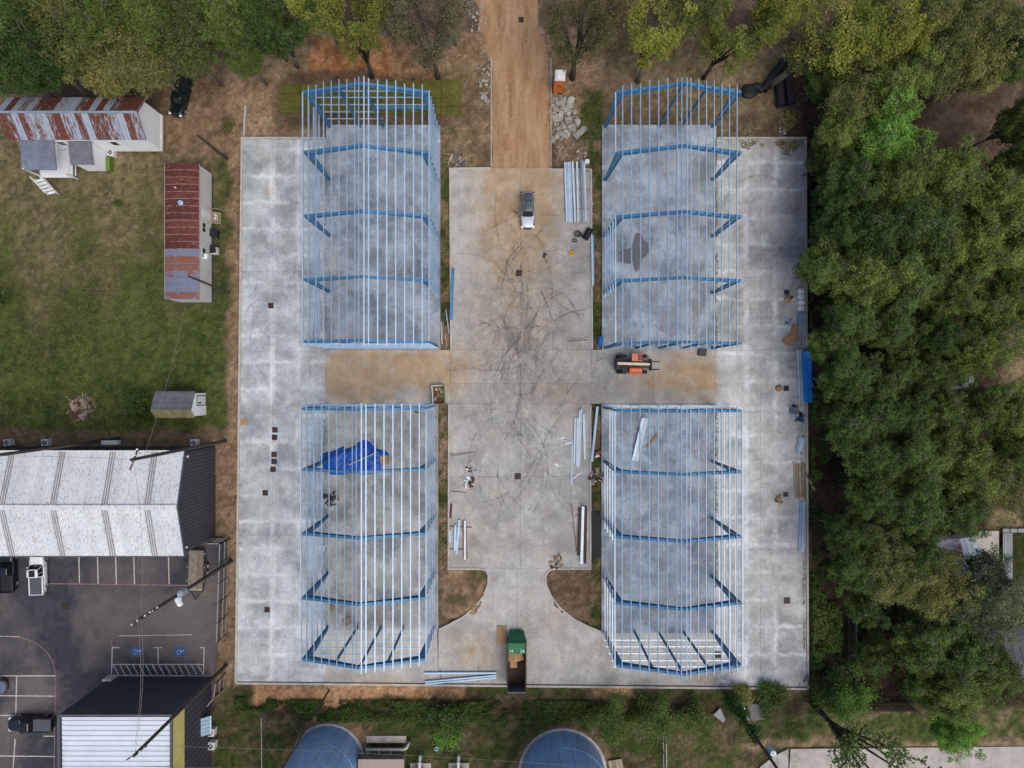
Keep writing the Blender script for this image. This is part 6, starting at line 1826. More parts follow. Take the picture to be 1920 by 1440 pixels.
low_roof('woodland_shed', 'long white roof slab next to the driveway in the trees', 1793, 1008, 1836, 1078, 2.8, M['galvd'], 4, rot=12, zr=.4)
low_roof('woodland_shed', 'small blue white roof in the canopy above the house', 1806, 726, 1832, 756, 3.0, M['galv'], 3)

# ------------------------------------------------------------------ utility poles and lines
def pole(px, py, h, label, r0=.24, arm=None, xf=False, lean=(0, 0)):
    t = thing('utility_pole', label, 'utility pole', W(px, py, 0), 0)
    lx, ly = lean
    MB().tube([(0, 0, -.3), (lx * .5, ly * .5, h * .5), (lx, ly, h)], [r0, r0 * .85, r0 * .68], 10).build('shaft', M['pole'], t)
    if arm is not None:
        for z in (h - .5, h - 1.9)[:1 + (xf is True)]:
            a = MB().beam((lx - 1.2 * math.cos(arm), ly - 1.2 * math.sin(arm), z), (lx + 1.2 * math.cos(arm), ly + 1.2 * math.sin(arm), z), .12, .14).build('crossarm', M['pole'], t)
            for s in (-1.1, -.4, .5, 1.1):
                MB().lathe((lx + s * math.cos(arm), ly + s * math.sin(arm), z + .07), [(.06, 0), (.1, .12), (.05, .25)], 8).build('insulator', M['white'], a)
    if xf:
        zt = h * .62
        o = MB().lathe((lx * .6 + .5, ly * .6 + .3, zt), [(.36, 0), (.38, .1), (.38, 1.15), (.3, 1.25)], 16).build('transformer', M['galvd'], t)
        MB().lathe((lx * .6 + .5, ly * .6 + .3, zt + 1.25), [(.07, 0), (.07, .3)], 8).build('bushing', M['white'], o)
        MB().beam((lx * .6, ly * .6, zt + .9), (lx * .6 + .4, ly * .6 + .25, zt + .9), .08, .1).build('bracket', M['steel_dark'], t)
    return t
pole(223, 822, 22, 'left pole behind the warehouse', arm=1.2)
pole(423, 827, 22.3, 'tall pole leaning over the warehouse gable corner', arm=1.2)
pole(434, 1052, 22.3, 'pole with a transformer beside the flatbed trailer', arm=.6, xf=True)
pole(424, 1247, 22, 'pole reaching over the office building roof', arm=.6)
pole(430, 549, 11.3, 'short pole by the south end of the mobile home', .17, lean=(0, .4))
pole(425, 297, 8.4, 'stub pole by the kerb north of the mobile home', .2)
pole(617, 1294, 21, 'thin pole standing south of the concrete by the smaller tank', .13, arm=.2)
vp = pole(1362, 1303, 22, 'vine covered pole at the lower right lawn', .22, arm=.2, xf=True)
q = MB().lathe((0, 0, 0), [(.35, 0), (.38, .2), (.3, .9), (.12, 1.0)], 12).build('pole_lamp', M['white']); q.location = W(333, 1121, 14.5); q.rotation_euler = (1.2, 0, .6); tag(q, 'white street lamp head high on the pole by the flatbed trailer', 'lamp')
def wire(a, b, sag, label, r=.018):
    a, b = Vector(a), Vector(b); n = 16
    pts = [a.lerp(b, i / n) - Vector((0, 0, sag * 4 * (i / n) * (1 - i / n))) for i in range(n + 1)]
    c = (a + b) / 2
    o = MB().tube([p - c for p in pts], r, 4).build('overhead_wire', M['wire']); o.location = c
    tag(o, label, 'wire')
def top(px, py, z, dx=0, dy=0): q = W(px, py, 0); return (q.x + dx, q.y + dy, z)
wire(top(424, 1247, 21, 0, .5), top(1362, 1303, 21, 0, .5), 1.2, 'upper wire strung across the south lawn')
wire(top(424, 1247, 21, 0, -1.6), top(1362, 1303, 21, 0, -1.6), 1.3, 'lower wire strung across the south lawn')
wire(top(434, 1052, 22), top(424, 1247, 21.8), .9, 'wire between the two poles east of the asphalt lot')
wire(top(434, 1052, 21, -1), top(424, 1247, 20, -1), 1.0, 'second wire over the asphalt lot')
wire(top(423, 827, 22), top(434, 1052, 22), .9, 'wire over the warehouse gable')
wire(top(223, 822, 21.8), top(423, 827, 22), .7, 'wire along the back of the warehouse')
wire(top(430, 549, 11), top(423, 827, 20), .8, 'wire from the mobile home pole to the warehouse pole')
wire(top(617, 1294, 12), top(517, 1310, .1), .02, 'guy wire on the grass by the smaller tank', .03)
wire(top(1362, 1303, 20.5), top(2100, 1390, 20.5), 1.2, 'wire leaving the vine pole over the street')

# ------------------------------------------------------------------ vegetation
def leaf_mat(name, c0, c1):
    g = G(name, 0.6, 0, 0.25)
    lv = g.attr('tone')
    c = g.mix(lv, c0, c1)
    c = g.mix(1.0, c, g.mix(g.rnd(), (0.60, 0.66, 0.62), (1.38, 1.26, 1.2)), 'MULTIPLY')
    g.color(c)
    tr = g.n('ShaderNodeBsdfTranslucent'); g.put(tr.inputs[0], c)
    mx = g.n('ShaderNodeMixShader'); mx.inputs[0].default_value = 0.38
    g.nt.links.new(g.b.outputs[0], mx.inputs[1]); g.nt.links.new(tr.outputs[0], mx.inputs[2])
    g.nt.links.new(mx.outputs[0], g.nt.nodes['Material Output'].inputs[0])
    return g.m
LEAF = {
    'D': leaf_mat('leaf_dark_green', (0.040, 0.072, 0.020), (0.155, 0.250, 0.060)),
    'M': leaf_mat('leaf_mid_green', (0.070, 0.112, 0.026), (0.245, 0.345, 0.075)),
    'Y': leaf_mat('leaf_yellow_green', (0.115, 0.145, 0.026), (0.38, 0.42, 0.080)),
    'O': leaf_mat('leaf_olive', (0.100, 0.118, 0.036), (0.320, 0.335, 0.110)),
    'B': leaf_mat('leaf_bright_green', (0.062, 0.150, 0.022), (0.205, 0.400, 0.070)),
    'G': leaf_mat('leaf_grey_olive', (0.100, 0.100, 0.058), (0.240, 0.235, 0.140)),
    'S': leaf_mat('leaf_budding_brown', (0.100, 0.096, 0.036), (0.270, 0.255, 0.085)),
    'P': leaf_mat('leaf_grey_green', (0.055, 0.085, 0.042), (0.19, 0.255, 0.135)),
}

def leaves_mesh(name, P, N, T, a, b, tone):
    """P centres, N normals, T tangents (n,3); a,b half sizes (n,)"""
    n = len(P)
    Bt = np.cross(N, T)
    v = np.stack([P - T * a[:, None], P - Bt * b[:, None] + N * (b * .3)[:, None], P + T * a[:, None], P + Bt * b[:, None] + N * (b * .3)[:, None]], 1).reshape(-1, 3)
    me = bpy.data.meshes.new(name)
    me.vertices.add(4 * n); me.vertices.foreach_set('co', v.astype(np.float32).ravel())
    me.loops.add(4 * n); me.loops.foreach_set('vertex_index', np.arange(4 * n, dtype=np.int32))
    me.polygons.add(n); me.polygons.foreach_set('loop_start', np.arange(0, 4 * n, 4, dtype=np.int32)); me.polygons.foreach_set('loop_total', np.full(n, 4, np.int32))
    at = me.attributes.new('tone', 'FLOAT', 'POINT'); at.data.foreach_set('value', np.repeat(np.clip(tone, 0, 1), 4).astype(np.float32))
    me.update(); return me

def rand_frames(rs, n, up=.8):
    N = rs.normal(size=(n, 3)); N[:, 2] = np.abs(N[:, 2]) + up
    N /= np.linalg.norm(N, axis=1)[:, None]
    T = rs.normal(size=(n, 3)); T -= N * (T * N).sum(1)[:, None]; T /= np.linalg.norm(T, axis=1)[:, None]
    return N, T

def tree_meshes(seed, h=15.0, r=4.2, n=11000, leaf=.15, limbs=6, low=.42, bark='bark', clump=.26, fork=.28, dome=0.0, lobes=34, twigs=0):
    rs = np.random.RandomState(seed); rd = random.Random(seed)
    mb = MB(); tips = []
    lean = Vector((rd.uniform(-.5, .5), rd.uniform(-.5, .5), 0))
    f = Vector((0, 0, h * fork)) + lean
    mb.tube([(0, 0, -.4), f * .5 + Vector((.08, 0, 0)), f], [.34, .27, .24], 8)
    for k in range(limbs):
        a = 2 * math.pi * (k + rd.uniform(-.3, .3)) / limbs
        rr = r * rd.uniform(.35, .85); zt = h * rd.uniform(.68, .96) - rr * .25
        e = Vector((rr * math.cos(a), rr * math.sin(a), zt))
        m1 = f.lerp(e, .35) + Vector((rd.uniform(-.3, .3), rd.uniform(-.3, .3), h * .03)); m2 = f.lerp(e, .7) + Vector((rd.uniform(-.4, .4), rd.uniform(-.4, .4), h * .03))
        mb.tube([f, m1, m2, e], [.17, .13, .085, .03], 6)
        for j in range(4):
            s = [m1, m2, m2, e][j]
            b = a + rd.uniform(-1.3, 1.3); l = r * rd.uniform(.25, .5)
            t = s + Vector((l * math.cos(b), l * math.sin(b), rd.uniform(.1, .22) * h * .6))
            mid = s.lerp(t, .5) + Vector((rd.uniform(-.25, .25), rd.uniform(-.25, .25), .1))
            mb.tube([s, mid, t], [.07, .045, .015], 5); tips.append(t)
            for q in range(2):
                b2 = b + rd.uniform(-1.2, 1.2); l2 = l * .55
                t2 = mid + Vector((l2 * math.cos(b2), l2 * math.sin(b2), rd.uniform(.0, 1.2)))
                mb.tube([mid, t2], [.03, .01], 4); tips.append(t2)
        tips.append(e)
    for k in range(twigs):      # bare limbs that reach through the canopy
        a = rd.uniform(0, 6.28); q0 = r * rd.uniform(.1, .5); q1 = q0 + r * rd.uniform(.35, .6); a1 = a + rd.uniform(-.5, .5)
        zz = lambda q: h * .62 + h * .36 * math.sqrt(max(0.05, 1 - (q / r / 1.05) ** 2)) * .98
        pts = [Vector((q0 * math.cos(a), q0 * math.sin(a), zz(q0) - 1.2))]
        for f in (.35, .7, 1):
            q = q0 + (q1 - q0) * f; aa = a + (a1 - a) * f + rd.uniform(-.12, .12)
            pts.append(Vector((q * math.cos(aa), q * math.sin(aa), zz(q) + .1)))
        mb.tube(pts, [.075, .055, .035, .012], 5)
        for j in (1, 2):
            e = pts[j] + Vector((rd.uniform(-.9, .9), rd.uniform(-.9, .9), .25)); mb.tube([pts[j], e], [.04, .01], 4)
    tm = mb.mesh('trunk', M[bark], True)
    # clumps: on branch tips plus some filling the crown's volume
    C = [np.array(t) for t in tips]
    while len(C) < len(tips) + 40:
        u = rs.uniform(-1, 1, 3)
        if (u ** 2).sum() > 1 or u[2] < -.7: continue
        C.append(np.array([u[0] * r, u[1] * r, h * .70 + u[2] * h * .27]))
    C = np.array(C)
    cr = r * clump * rs.uniform(.6, 1.25, len(C)); ct = rs.uniform(.1, .9, len(C))
    nd = int(n * dome)
    idx = rs.choice(len(C), n, p=cr ** 2 / (cr ** 2).sum())
    d = rs.normal(size=(n, 3)); d /= np.linalg.norm(d, axis=1)[:, None]
    P = C[idx] + d * (cr[idx] * rs.uniform(.2, 1.0, n) ** .6)[:, None] * np.array([1, 1, .62])
    tn = ct[idx].copy()
    if nd:      # leafy outer shell with lobes of different size
        u = rs.normal(size=(nd, 3)); u[:, 2] = np.abs(u[:, 2]) * 1.15 - .35; u /= np.linalg.norm(u, axis=1)[:, None]
        K = lobes; L = rs.normal(size=(K, 3)); L[:, 2] = np.abs(L[:, 2]) - .25; L /= np.linalg.norm(L, axis=1)[:, None]
        wd = rs.uniform(.16, .42, K); am = rs.uniform(.5, 1.0, K); lt = rs.uniform(.05, .95, K)
        ang = np.arccos(np.clip(u @ L.T, -1, 1)); infl = am * np.exp(-(ang / wd) ** 2); best = infl.argmax(1); lob = infl.max(1)
        L2 = rs.normal(size=(90, 3)); L2[:, 2] = np.abs(L2[:, 2]) - .25; L2 /= np.linalg.norm(L2, axis=1)[:, None]; w2 = rs.uniform(.05, .14, 90)
        i2 = np.exp(-(np.arccos(np.clip(u @ L2.T, -1, 1)) / w2) ** 2); b2 = i2.argmax(1)
        rr = .58 + .36 * lob + .22 * i2.max(1) - rs.exponential(.10, nd) + rs.normal(size=nd) * .035
        P[:nd] = np.stack([u[:, 0] * r * rr, u[:, 1] * r * rr, h * .62 + u[:, 2] * h * .36 * rr], 1)
        d[:nd] = u; tn[:nd] = .5 * lt[best] + .5 * rs.uniform(0, 1, 90)[b2]
    N, T = rand_frames(rs, n, .5)
    N = N + d * .5; N /= np.linalg.norm(N, axis=1)[:, None]; T -= N * (T * N).sum(1)[:, None]; T /= np.linalg.norm(T, axis=1)[:, None]
    a = leaf * rs.uniform(.6, 1.7, n); b = a * rs.uniform(.32, .6, n)
    tone = .5 * tn + .55 * rs.rand(n) - .03
    return tm, leaves_mesh('crown', P, N, T, a, b, tone)

DENSE = [tree_meshes(100 + i, n=int(25000 * (.12 / q) ** 1.6), leaf=q, clump=.20, dome=.66, bark='bark', lobes=k, twigs=3) for i, (q, k) in enumerate(((.12, 34), (.10, 22), (.15, 46), (.115, 60), (.135, 28), (.10, 40), (.125, 18)))]
LOOSE = [tree_meshes(200 + i, n=14000, leaf=.115, limbs=6, clump=.21, dome=.5) for i in range(4)]
SPARSE = [tree_meshes(300 + i, n=3600, leaf=.12, limbs=7, clump=.26, fork=.16) for i in range(3)]
GREY = [tree_meshes(400 + i, n=9500, leaf=.10, limbs=8, clump=.25, fork=.2) for i in range(2)]
STY = {'D': (DENSE, 'dark green'), 'M': (DENSE, 'mid green'), 'Y': (LOOSE, 'yellow green'), 'O': (LOOSE, 'olive'), 'B': (DENSE, 'bright green'), 'G': (GREY, 'grey olive'), 'S': (SPARSE, 'sparse budding'), 'P': (LOOSE, 'grey green')}
# crown centre in the photo (px), crown radius (px), height (m), foliage
TREES = [
 # north-west
 (22, 45, 72, 16, 'D'), (62, 108, 58, 16, 'D'), (5, 118, 50, 15, 'D'), (135, 82, 58, 15, 'O'), (110, 18, 55, 15, 'O'), (205, 45, 56, 15, 'M'), (196, 132, 46, 13, 'O'), (262, 112, 54, 14, 'O'),
 (285, 38, 54, 15, 'M'), (345, 88, 54, 14, 'O'), (355, 18, 46, 14, 'O'), (425, 40, 50, 14, 'M'), (452, 98, 38, 12, 'D'), 
 # north row
 (590, 2, 48, 15, 'Y'), (480, 30, 52, 15, 'D'), (842, 5, 40, 14, 'G'), (710, -12, 44, 14, 'O'), (1140, -5, 48, 14, 'S'), 
 (1300, 10, 54, 14, 'O'), (1470, 2, 50, 15, 'Y'), (1630, 52, 62, 16, 'Y'), (1690, 62, 46, 16, 'Y'),
 # north-east wood
 (1765, 35, 60, 16, 'O'), (1850, 42, 62, 16, 'O'), (1912, 95, 50, 15, 'M'), (1765, 118, 54, 15, 'O'), (1840, 125, 48, 15, 'O'), (1680, 165, 54, 14, 'M'), (1600, 190, 50, 13, 'O'), (1548, 150, 38, 9, 'D'),
 (1662, 252, 62, 13, 'B'), (1575, 252, 42, 11, 'M'), (1548, 300, 32, 9, 'D'), (1920, 225, 40, 14, 'D'),
 # east wood
 (1590, 345, 50, 13, 'D'), (1690, 350, 58, 14, 'M'), (1785, 335, 58, 14, 'M'), (1868, 375, 58, 15, 'M'), (1915, 310, 44, 14, 'M'), (1572, 425, 44, 12, 'D'), (1645, 432, 58, 14, 'D'), (1740, 432, 60, 14, 'D'),
 (1828, 462, 58, 14, 'M'), (1906, 470, 52, 14, 'M'), (1545, 500, 46, 11, 'D'), (1625, 520, 54, 13, 'M'), (1705, 530, 54, 13, 'D'), (1785, 545, 50, 13, 'M'), (1865, 575, 54, 13, 'M'), (1600, 600, 48, 12, 'D'),
 (1556, 650, 36, 10, 'D'), (1672, 612, 46, 12, 'D'), (1760, 630, 42, 12, 'D'), (1835, 655, 48, 13, 'M'), (1592, 705, 50, 12, 'D'), (1925, 560, 46, 13, 'M'), (1650, 735, 40, 11, 'D'), (1695, 690, 36, 10, 'D'), (1745, 700, 38, 11, 'D'), (1790, 690, 34, 10, 'M'), (1720, 730, 34, 10, 'D'),
 (1605, 795, 52, 12, 'D'), (1690, 785, 48, 12, 'D'), (1765, 775, 46, 12, 'D'), (1842, 765, 46, 13, 'M'), (1895, 770, 50, 13, 'M'), (1640, 855, 50, 12, 'D'), (1722, 860, 54, 13, 'D'), (1805, 868, 54, 13, 'M'), (1868, 900, 54, 13, 'O'),
 (1910, 845, 46, 13, 'M'), (1640, 930, 46, 12, 'D'), (1722, 950, 54, 13, 'D'), (1800, 955, 48, 12, 'D'), (1590, 1000, 38, 11, 'D'), (1605, 1065, 46, 11, 'D'), (1680, 1085, 54, 12, 'O'), (1650, 1040, 44, 11, 'O'), (1725, 1035, 40, 11, 'D'), (1760, 1062, 36, 10, 'O'), (1760, 1120, 52, 12, 'O'), (1855, 1070, 40, 11, 'P'),
 (1890, 1130, 54, 12, 'P'), (1825, 1150, 48, 12, 'P'), (1620, 1140, 32, 9, 'D'), (1735, 1215, 52, 12, 'D'), (1800, 1222, 60, 13, 'D'), (1855, 1255, 52, 13, 'M'), (1790, 1300, 54, 13, 'M'), (1748, 1285, 44, 11, 'D'), (1792, 1372, 42, 10, 'B'), (1640, 1235, 30, 7, 'D'),
]
LAND = [(60, 190, 'over the rusted house roof'), (180, 40, 'in the north-west corner'), (300, 120, 'above the dark green pickup'), (420, 90, 'north of the stub pole'), (520, 90, 'left of the sod lawn'), (620, 40, 'over the red clay patch'), (800, 60, 'above the sod lawn'),
        (1090, 60, 'behind the portable toilet'), (1220, 60, 'north of the damp patch frame'), (1390, 60, 'left of the black drain pipes'), (1560, 90, 'over the black drain pipes'), (1800, 70, 'in the north-east corner'), (1660, 230, 'beside the bare brown clearing'),
        (1580, 340, 'by the north-east paving corner'), (1750, 380, 'south of the brown clearing'), (1880, 420, 'at the right edge above the hidden house'), (1560, 520, 'overhanging the east kerb'), (1690, 570, 'just above the hidden white house'), (1850, 590, 'right of the hidden white house'),
        (1590, 730, 'facing the blue sheet stack'), (1730, 790, 'just below the hidden white house'), (1860, 790, 'at the right edge below the hidden house'), (1620, 900, 'facing the lumber stack'), (1760, 910, 'above the patched white roof'), (1600, 1060, 'by the north end of the board fence'),
        (1720, 1100, 'below the patched white roof'), (1860, 1110, 'below the pale walkway'), (1760, 1230, 'above the grass strip by the street'), (1800, 1370, 'over the street')]
ORD = ['first', 'second', 'third', 'fourth', 'fifth', 'sixth', 'seventh']
labs = {}
for i, (x, y, r, h, s) in enumerate(TREES):
    l = min(LAND, key=lambda q: (q[0] - x) ** 2 + (q[1] - y) ** 2)[2]
    labs.setdefault((s, l), []).append(i)
label_of = {}
for (s, l), ids in labs.items():
    base = STY[s][1]
    if len(ids) == 1: label_of[ids[0]] = '%s tree %s' % (base, l); continue
    xs = [TREES[i][0] for i in ids]; ys = [TREES[i][1] for i in ids]
    hor = max(xs) - min(xs) > max(ys) - min(ys)
    for k, i in enumerate(sorted(ids, key=lambda i: TREES[i][0 if hor else 1])):
        label_of[i] = '%s tree %s, %s from the %s' % (base, l, ORD[k], 'left' if hor else 'top')
NAME = {'D': 'broadleaf_tree', 'M': 'broadleaf_tree', 'B': 'broadleaf_tree', 'Y': 'oak_tree', 'O': 'oak_tree', 'G': 'willow_tree', 'S': 'budding_tree', 'P': 'pine_tree'}
def plant_tree(i, x, y, r, h, s, base=None, lab=None):
    ms, _ = STY[s]
    tm, cm = ms[(i * 7 + 3) % len(ms)]
    zc = h * .72
    c = W(x, y, zc)
    t = thing(NAME[s], lab, 'tree', (c.x, c.y, 0), (i * 2.4) % 6.283, 'trees around the building site')
    rad = 1.02 * r / PX * (HC - zc) / HC
    sx = rad / 4.2
    o = link('trunk', tm, t); o.scale = (sx, sx, h / 15.0)
    o = link('crown', cm, t); o.scale = (sx, sx, h / 15.0)
    if len(cm.materials) == 0: cm.materials.append(LEAF['M'])
    o.material_slots[0].link = 'OBJECT'; o.material_slots[0].material = LEAF[s]
    return t
for i, (x, y, r, h, s) in enumerate(TREES):
    plant_tree(i, x, y, r, h, s, lab=label_of[i])

# row of yard trees whose trunks show: base and crown both placed
def yard_tree(bx, by, cx, cy, r, h, s, label, seed, n, leaf=.13, bark='bark', trunk=.3):
    rs = np.random.RandomState(seed); rd = random.Random(seed)
    b = W(bx, by, 0)
    t = thing(NAME[s], label, 'tree', b, 0, 'trees around the building site')
    zc = h * .72; c = W(cx, cy, zc) - b; rad = r / PX * (HC - zc) / HC
    mb = MB(); tips = []
    f = Vector((c.x * .22, c.y * .22, h * .2))
    mb.tube([(0, 0, -.3), f * .6 + Vector((.06, 0, 0)), f], [trunk, trunk * .85, trunk * .8], 9)
    for k in range(8):
        a = 2 * math.pi * (k + rd.uniform(-.3, .3)) / 8
        rr = rad * rd.uniform(.45, .95)
        e = Vector((c.x + rr * math.cos(a), c.y + rr * math.sin(a), h * rd.uniform(.62, .98) - rr * .2))
        m1 = f.lerp(e, .33) + Vector((rd.uniform(-.3, .3), rd.uniform(-.3, .3), .2)); m2 = f.lerp(e, .68) + Vector((rd.uniform(-.5, .5), rd.uniform(-.5, .5), .3))
        mb.tube([f, m1, m2, e], [trunk * .55, trunk * .4, trunk * .24, .025], 7)
        for j in range(6):
            s0 = [m1, m2, m2, m2, e, e][j]; bb = a + rd.uniform(-1.5, 1.5); l = rad * rd.uniform(.25, .5)
            e2 = s0 + Vector((l * math.cos(bb), l * math.sin(bb), rd.uniform(.3, 1.8))); mid = s0.lerp(e2, .5) + Vector((rd.uniform(-.3, .3), rd.uniform(-.3, .3), .1))
            mb.tube([s0, mid, e2], [trunk * .18, trunk * .11, .012], 5); tips += [e2, mid]
            for q in range(2):
                b3 = bb + rd.uniform(-1, 1); e3 = mid + Vector((l * .6 * math.cos(b3), l * .6 * math.sin(b3), rd.uniform(0, 1.0)))
                mb.tube([mid, e3], [.03, .008], 4); tips.append(e3)
    mb.build('trunk', M[bark], t, smooth=True)
    C = np.array([np.array(q) for q in tips]); cr = rad * .19 * rs.uniform(.6, 1.3, len(C)); ct = rs.uniform(.1, .9, len(C))
    idx = rs.choice(len(C), n, p=cr ** 2 / (cr ** 2).sum())
    d = rs.normal(size=(n, 3)); d /= np.linalg.norm(d, axis=1)[:, None]
    Pp = C[idx] + d * (cr[idx] * rs.uniform(.1, 1.1, n) ** .6)[:, None]
    N, T = rand_frames(rs, n, .5); a_ = leaf * rs.uniform(.7, 1.4, n)
    me = leaves_mesh('crown', Pp, N, T, a_, a_ * rs.uniform(.45, .75, n), .55 * ct[idx] + .45 * rs.rand(n)); me.materials.append(LEAF[s])
    link('crown', me, t)
yard_tree(558, 126, 530, 45, 55, 14, 'D', 'dark green tree with a forked trunk left of the red clay', 1, 7000)
yard_tree(698, 146, 660, 22, 56, 15.5, 'Y', 'yellow green tree with bare lower limbs over the red clay', 2, 7500, bark='barkd')
yard_tree(822, 148, 785, 25, 62, 15, 'G', 'grey olive tree with a dark trunk at the sod lawn edge', 3, 10000, .10, 'barkd', .34)
yard_tree(1073, 148, 1082, 35, 66, 14, 'S', 'airy sparse leaved tree with pruned trunk beside the portable toilet', 4, 5200, .11, 'barkd', .4)
yard_tree(1195, 155, 1232, 30, 56, 14.5, 'Y', 'yellow green tree with a slim forked trunk above the damp patch frame', 5, 7000)
yard_tree(1318, 148, 1392, 35, 62, 15, 'Y', 'yellow green tree leaning right above the damp patch frame', 6, 7500, bark='barkd')
yard_tree(1440, 162, 1612, 48, 80, 16.5, 'Y', 'big leaning tree with pale bare limbs over the drain pipes', 7, 8000, .13, 'bark', .5)
yard_tree(1527, 360, 1575, 320, 34, 9, 'M', 'small bare limbed tree at the paving corner', 8, 1500)
yard_tree(1720, 790, 1795, 800, 40, 12, 'M', 'tree with white bare branches below the hidden house', 9, 900, .13, 'bark', .3)
yard_tree(1800, 420, 1890, 395, 50, 14, 'M', 'tree with pale bare branches at the right edge', 10, 2500, .13, 'bark', .3)
yard_tree(1640, 400, 1650, 430, 40, 13, 'D', 'tree with a pale fallen branch in the east wood', 11, 900, .13, 'bark', .2)
yard_tree(1523, 1320, 1652, 1448, 74, 17, 'D', 'tall bare trunk leaning over the street with leafy ends', 12, 1500, .2, 'barkd', .42)

# bushes and weeds
def bush(px, py, r, h, s, label, n=2500, seed=0, leaf=.13):
    rs = np.random.RandomState(seed + 50)
    t = thing('shrub', label, 'shrub', W(px, py, 0))
    mb = MB()
    for k in range(7):
        a = k * .9 + rs.rand(); mb.tube([(0, 0, -.1), (r * .4 * math.cos(a), r * .4 * math.sin(a), h * .5), (r * .7 * math.cos(a), r * .7 * math.sin(a), h * .85)], [.05, .035, .01], 5)
    mb.build('stems', M['bark'], t)
    k = 16; C = rs.normal(size=(k, 3)) * np.array([r * .5, r * .5, h * .2]) + np.array([0, 0, h * .6]); ct = rs.uniform(.1, .9, k)
    idx = rs.randint(0, k, n); P = C[idx] + rs.normal(size=(n, 3)) * np.array([r * .22, r * .22, h * .16]); P[:, 2] = np.maximum(P[:, 2], .08)
    N, T = rand_frames(rs, n, .6); a = leaf * rs.uniform(.6, 1.4, n)
    me = leaves_mesh('foliage', P, N, T, a, a * .55, .55 * ct[idx] + .45 * rs.rand(n)); me.materials.append(LEAF[s]); link('foliage', me, t)
bush(262, 761, 1.6, 2.2, 'D', 'dark shrub at the back of the small shed', 3200, 1)
bush(223, 384, .45, .7, 'D', 'tiny round shrub alone on the west lawn', 500, 2, .09)
bush(1570, 1290, 2.6, 5.0, 'B', 'bright green shrub at the south-east paving corner', 5000, 3)
bush(1545, 1272, 2.4, 4.5, 'D', 'dark shrub at the south-east paving corner', 4500, 4)
bush(848, 1332, 2.0, 4.5, 'D', 'bushy sapling above the pressure tanks', 3000, 5)
bush(843, 1368, 1.6, 3.0, 'B', 'bright low shrub near the pressure tanks', 2200, 6)
bush(1140, 1338, 2.3, 4.0, 'D', 'left shrub on the weedy bank by the big tank', 3200, 7)
bush(1222, 1332, 2.2, 5.0, 'D', 'right shrub on the weedy bank by the chain fence', 3200, 8)
bush(1290, 1330, 1.9, 3.4, 'D', 'dark shrub between the chain fence and vine pole', 2600, 9)
bush(1620, 1205, 1.6, 4.0, 'M', 'shrub leaning on the board fence in the wood', 2000, 10)
bush(1452, 1300, 1.9, 1.6, 'D', 'dark shrub north of the grey planks pile', 3000, 11)
bush(1392, 1297, 1.3, 1.0, 'O', 'yellowish shrub above the bluish sheet pile', 2000, 12)
bush(2, 565, 1.0, 1.8, 'D', 'dark shrub cut by the left photo edge', 1500, 13)
bush(430, 240, .7, .6, 'S', 'dead scrub near the kerb end north of the stub pole', 350, 14)
bush(1480, 232, .9, .8, 'O', 'low scrub by the pale stones near the drain pipes', 500, 15)

def vine():
    rs = np.random.RandomState(5); n = 4200; k = 17
    zc = np.sort(rs.uniform(.6, 11.5, k)); C = np.stack([rs.normal(size=k) * .35, rs.normal(size=k) * .35, zc], 1); cr = rs.uniform(.35, .95, k); ct = rs.uniform(.1, .9, k)
    idx = rs.randint(0, k, n); d = rs.normal(size=(n, 3)); P = C[idx] + d * (cr[idx] * .5)[:, None]
    N, T = rand_frames(rs, n, .5); s = .13 * rs.uniform(.7, 1.4, n)
    me = leaves_mesh('vine', P, N, T, s, s * .6, .5 * ct[idx] + .5 * rs.rand(n)); me.materials.append(LEAF['D']); link('vine', me, vp)
vine()

def scatter(name, label, cat, polys, n, s, size, hgt, seed, up=.2, zb=0.0):
    rs = np.random.RandomState(seed); out = []
    for poly, w in polys:
        xs = [p[0] for p in poly]; ys = [p[1] for p in poly]
        m = int(n * w * 3); x = rs.uniform(min(xs), max(xs), m); y = rs.uniform(min(ys), max(ys), m)
        k = inpoly(x, y, poly); X = (x[k] - 960) / PX; Y = (720 - y[k]) / PX
        d = fbm(X, Y, .5, seed + 3); k2 = d > .46; out.append(np.stack([X[k2], Y[k2], d[k2]], 1)[:int(n * w)])
    Q = np.concatenate(out); m = len(Q)
    z = zb + rs.rand(m) * hgt * np.clip((Q[:, 2] - .42) * 5, .2, 1.2)
    P = np.stack([Q[:, 0], Q[:, 1], z + .03], 1); N, T = rand_frames(rs, m, up); a = size * rs.uniform(.6, 1.4, m)
    me = leaves_mesh(name, P, N, T, a, a * .45, .5 * rs.rand(m) + np.clip((Q[:, 2] - .4) * 2, 0, .5)); me.materials.append(LEAF[s])
    o = link(name, me); tag(o, label, cat, kind='stuff'); return o
scatter('weeds', 'green weeds on the bank south of the concrete', 'weeds', [([(600, 1312), (1260, 1312), (1260, 1352), (560, 1352)], .8), ([(440, 1305), (620, 1312), (600, 1335), (440, 1330)], .2)], 26000, 'D', .12, .7, 1)
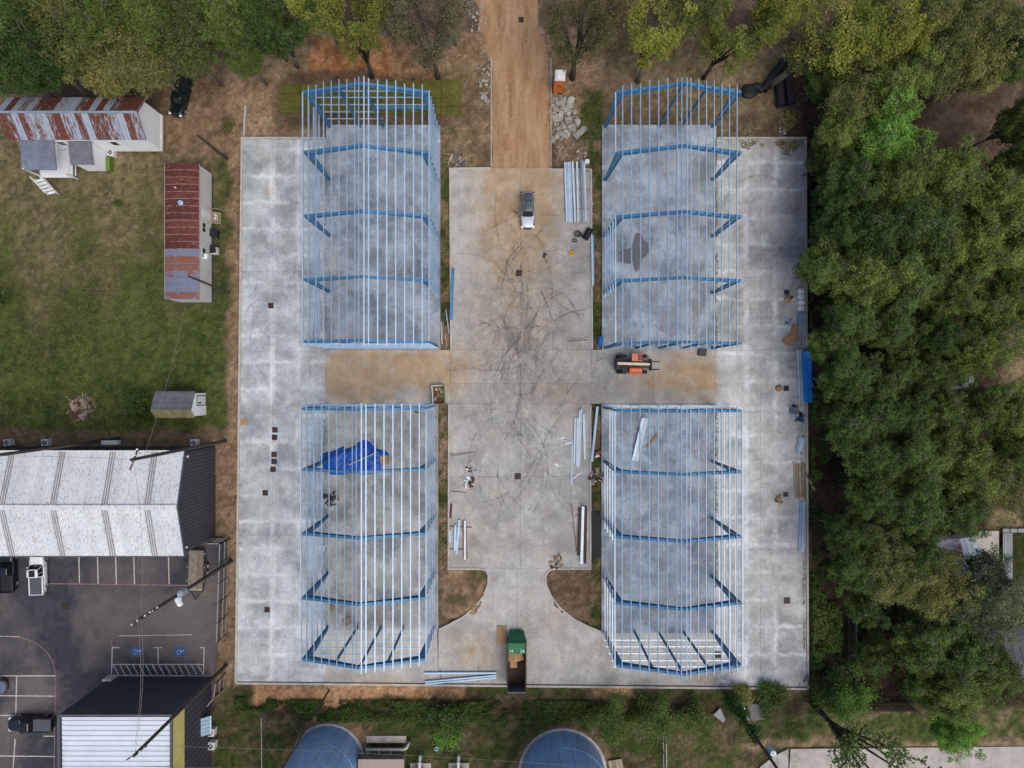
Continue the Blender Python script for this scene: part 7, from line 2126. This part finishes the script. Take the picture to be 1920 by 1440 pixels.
scatter('undergrowth', 'dark undergrowth beneath the trees of the east wood', 'undergrowth', [([(1518, 300), (1560, 300), (1560, 900), (1575, 1270), (1518, 1270)], .35), ([(1560, 330), (1930, 330), (1930, 1000), (1560, 1000)], .45), ([(1600, 1100), (1900, 1100), (1900, 1310), (1600, 1310)], .2)], 60000, 'D', .13, 1.4, 2)
scatter('lawn_grass', 'mown grass tufts on the west lawn', 'grass', [([(-20, 300), (300, 330), (300, 600), (425, 600), (425, 805), (-20, 805)], 1)], 26000, 'O', .055, .08, 8, .6)
scatter('lawn_grass', 'mown grass tufts on the south lawn', 'grass', [([(405, 1345), (1500, 1345), (1500, 1440), (405, 1440)], 1)], 16000, 'D', .06, .12, 9, .6)
scatter('strip_weeds', 'weeds in the dirt strips between slabs and drive', 'weeds', [(rect(828, 260, 843, 560), .25), (rect(1112, 280, 1126, 650), .25), (rect(824, 770, 839, 1170), .25), (rect(1110, 870, 1125, 1180), .15), (rect(1088, 170, 1130, 262), .35)], 4500, 'M', .09, .3, 3)
scatter('leaf_litter', 'fallen leaves and straw under the northern trees', 'leaf litter', [([(470, 60), (920, 60), (920, 240), (470, 240)], .4), ([(1040, 60), (1500, 60), (1500, 255), (1040, 255)], .6)], 12000, 'S', .08, .05, 4, 2.0)
scatter('slab_edge_debris', 'leaves and clods along the outer edge of the eastern slabs', 'debris', [(rect(1340, 262, 1345, 655), .3), (rect(1338, 770, 1345, 1100), .3), ([(1385, 264), (1503, 264), (1503, 300), (1440, 285), (1390, 280)], .4)], 1400, 'S', .09, .05, 12, 2.0, ZS)
scatter('slab_edge_debris', 'dirt crumbs along the outer edge of the western slabs', 'debris', [(rect(609, 270, 614, 640), .5), (rect(607, 770, 612, 1100), .5)], 500, 'S', .08, .05, 13, 2.0, ZS)
scatter('slab_edge_debris', 'leaf crumbs inside the east kerb', 'debris', [(rect(1500, 420, 1506, 1000), .5), (rect(1504, 1000, 1509, 1280), .5)], 500, 'S', .08, .04, 14, 2.0, ZP)
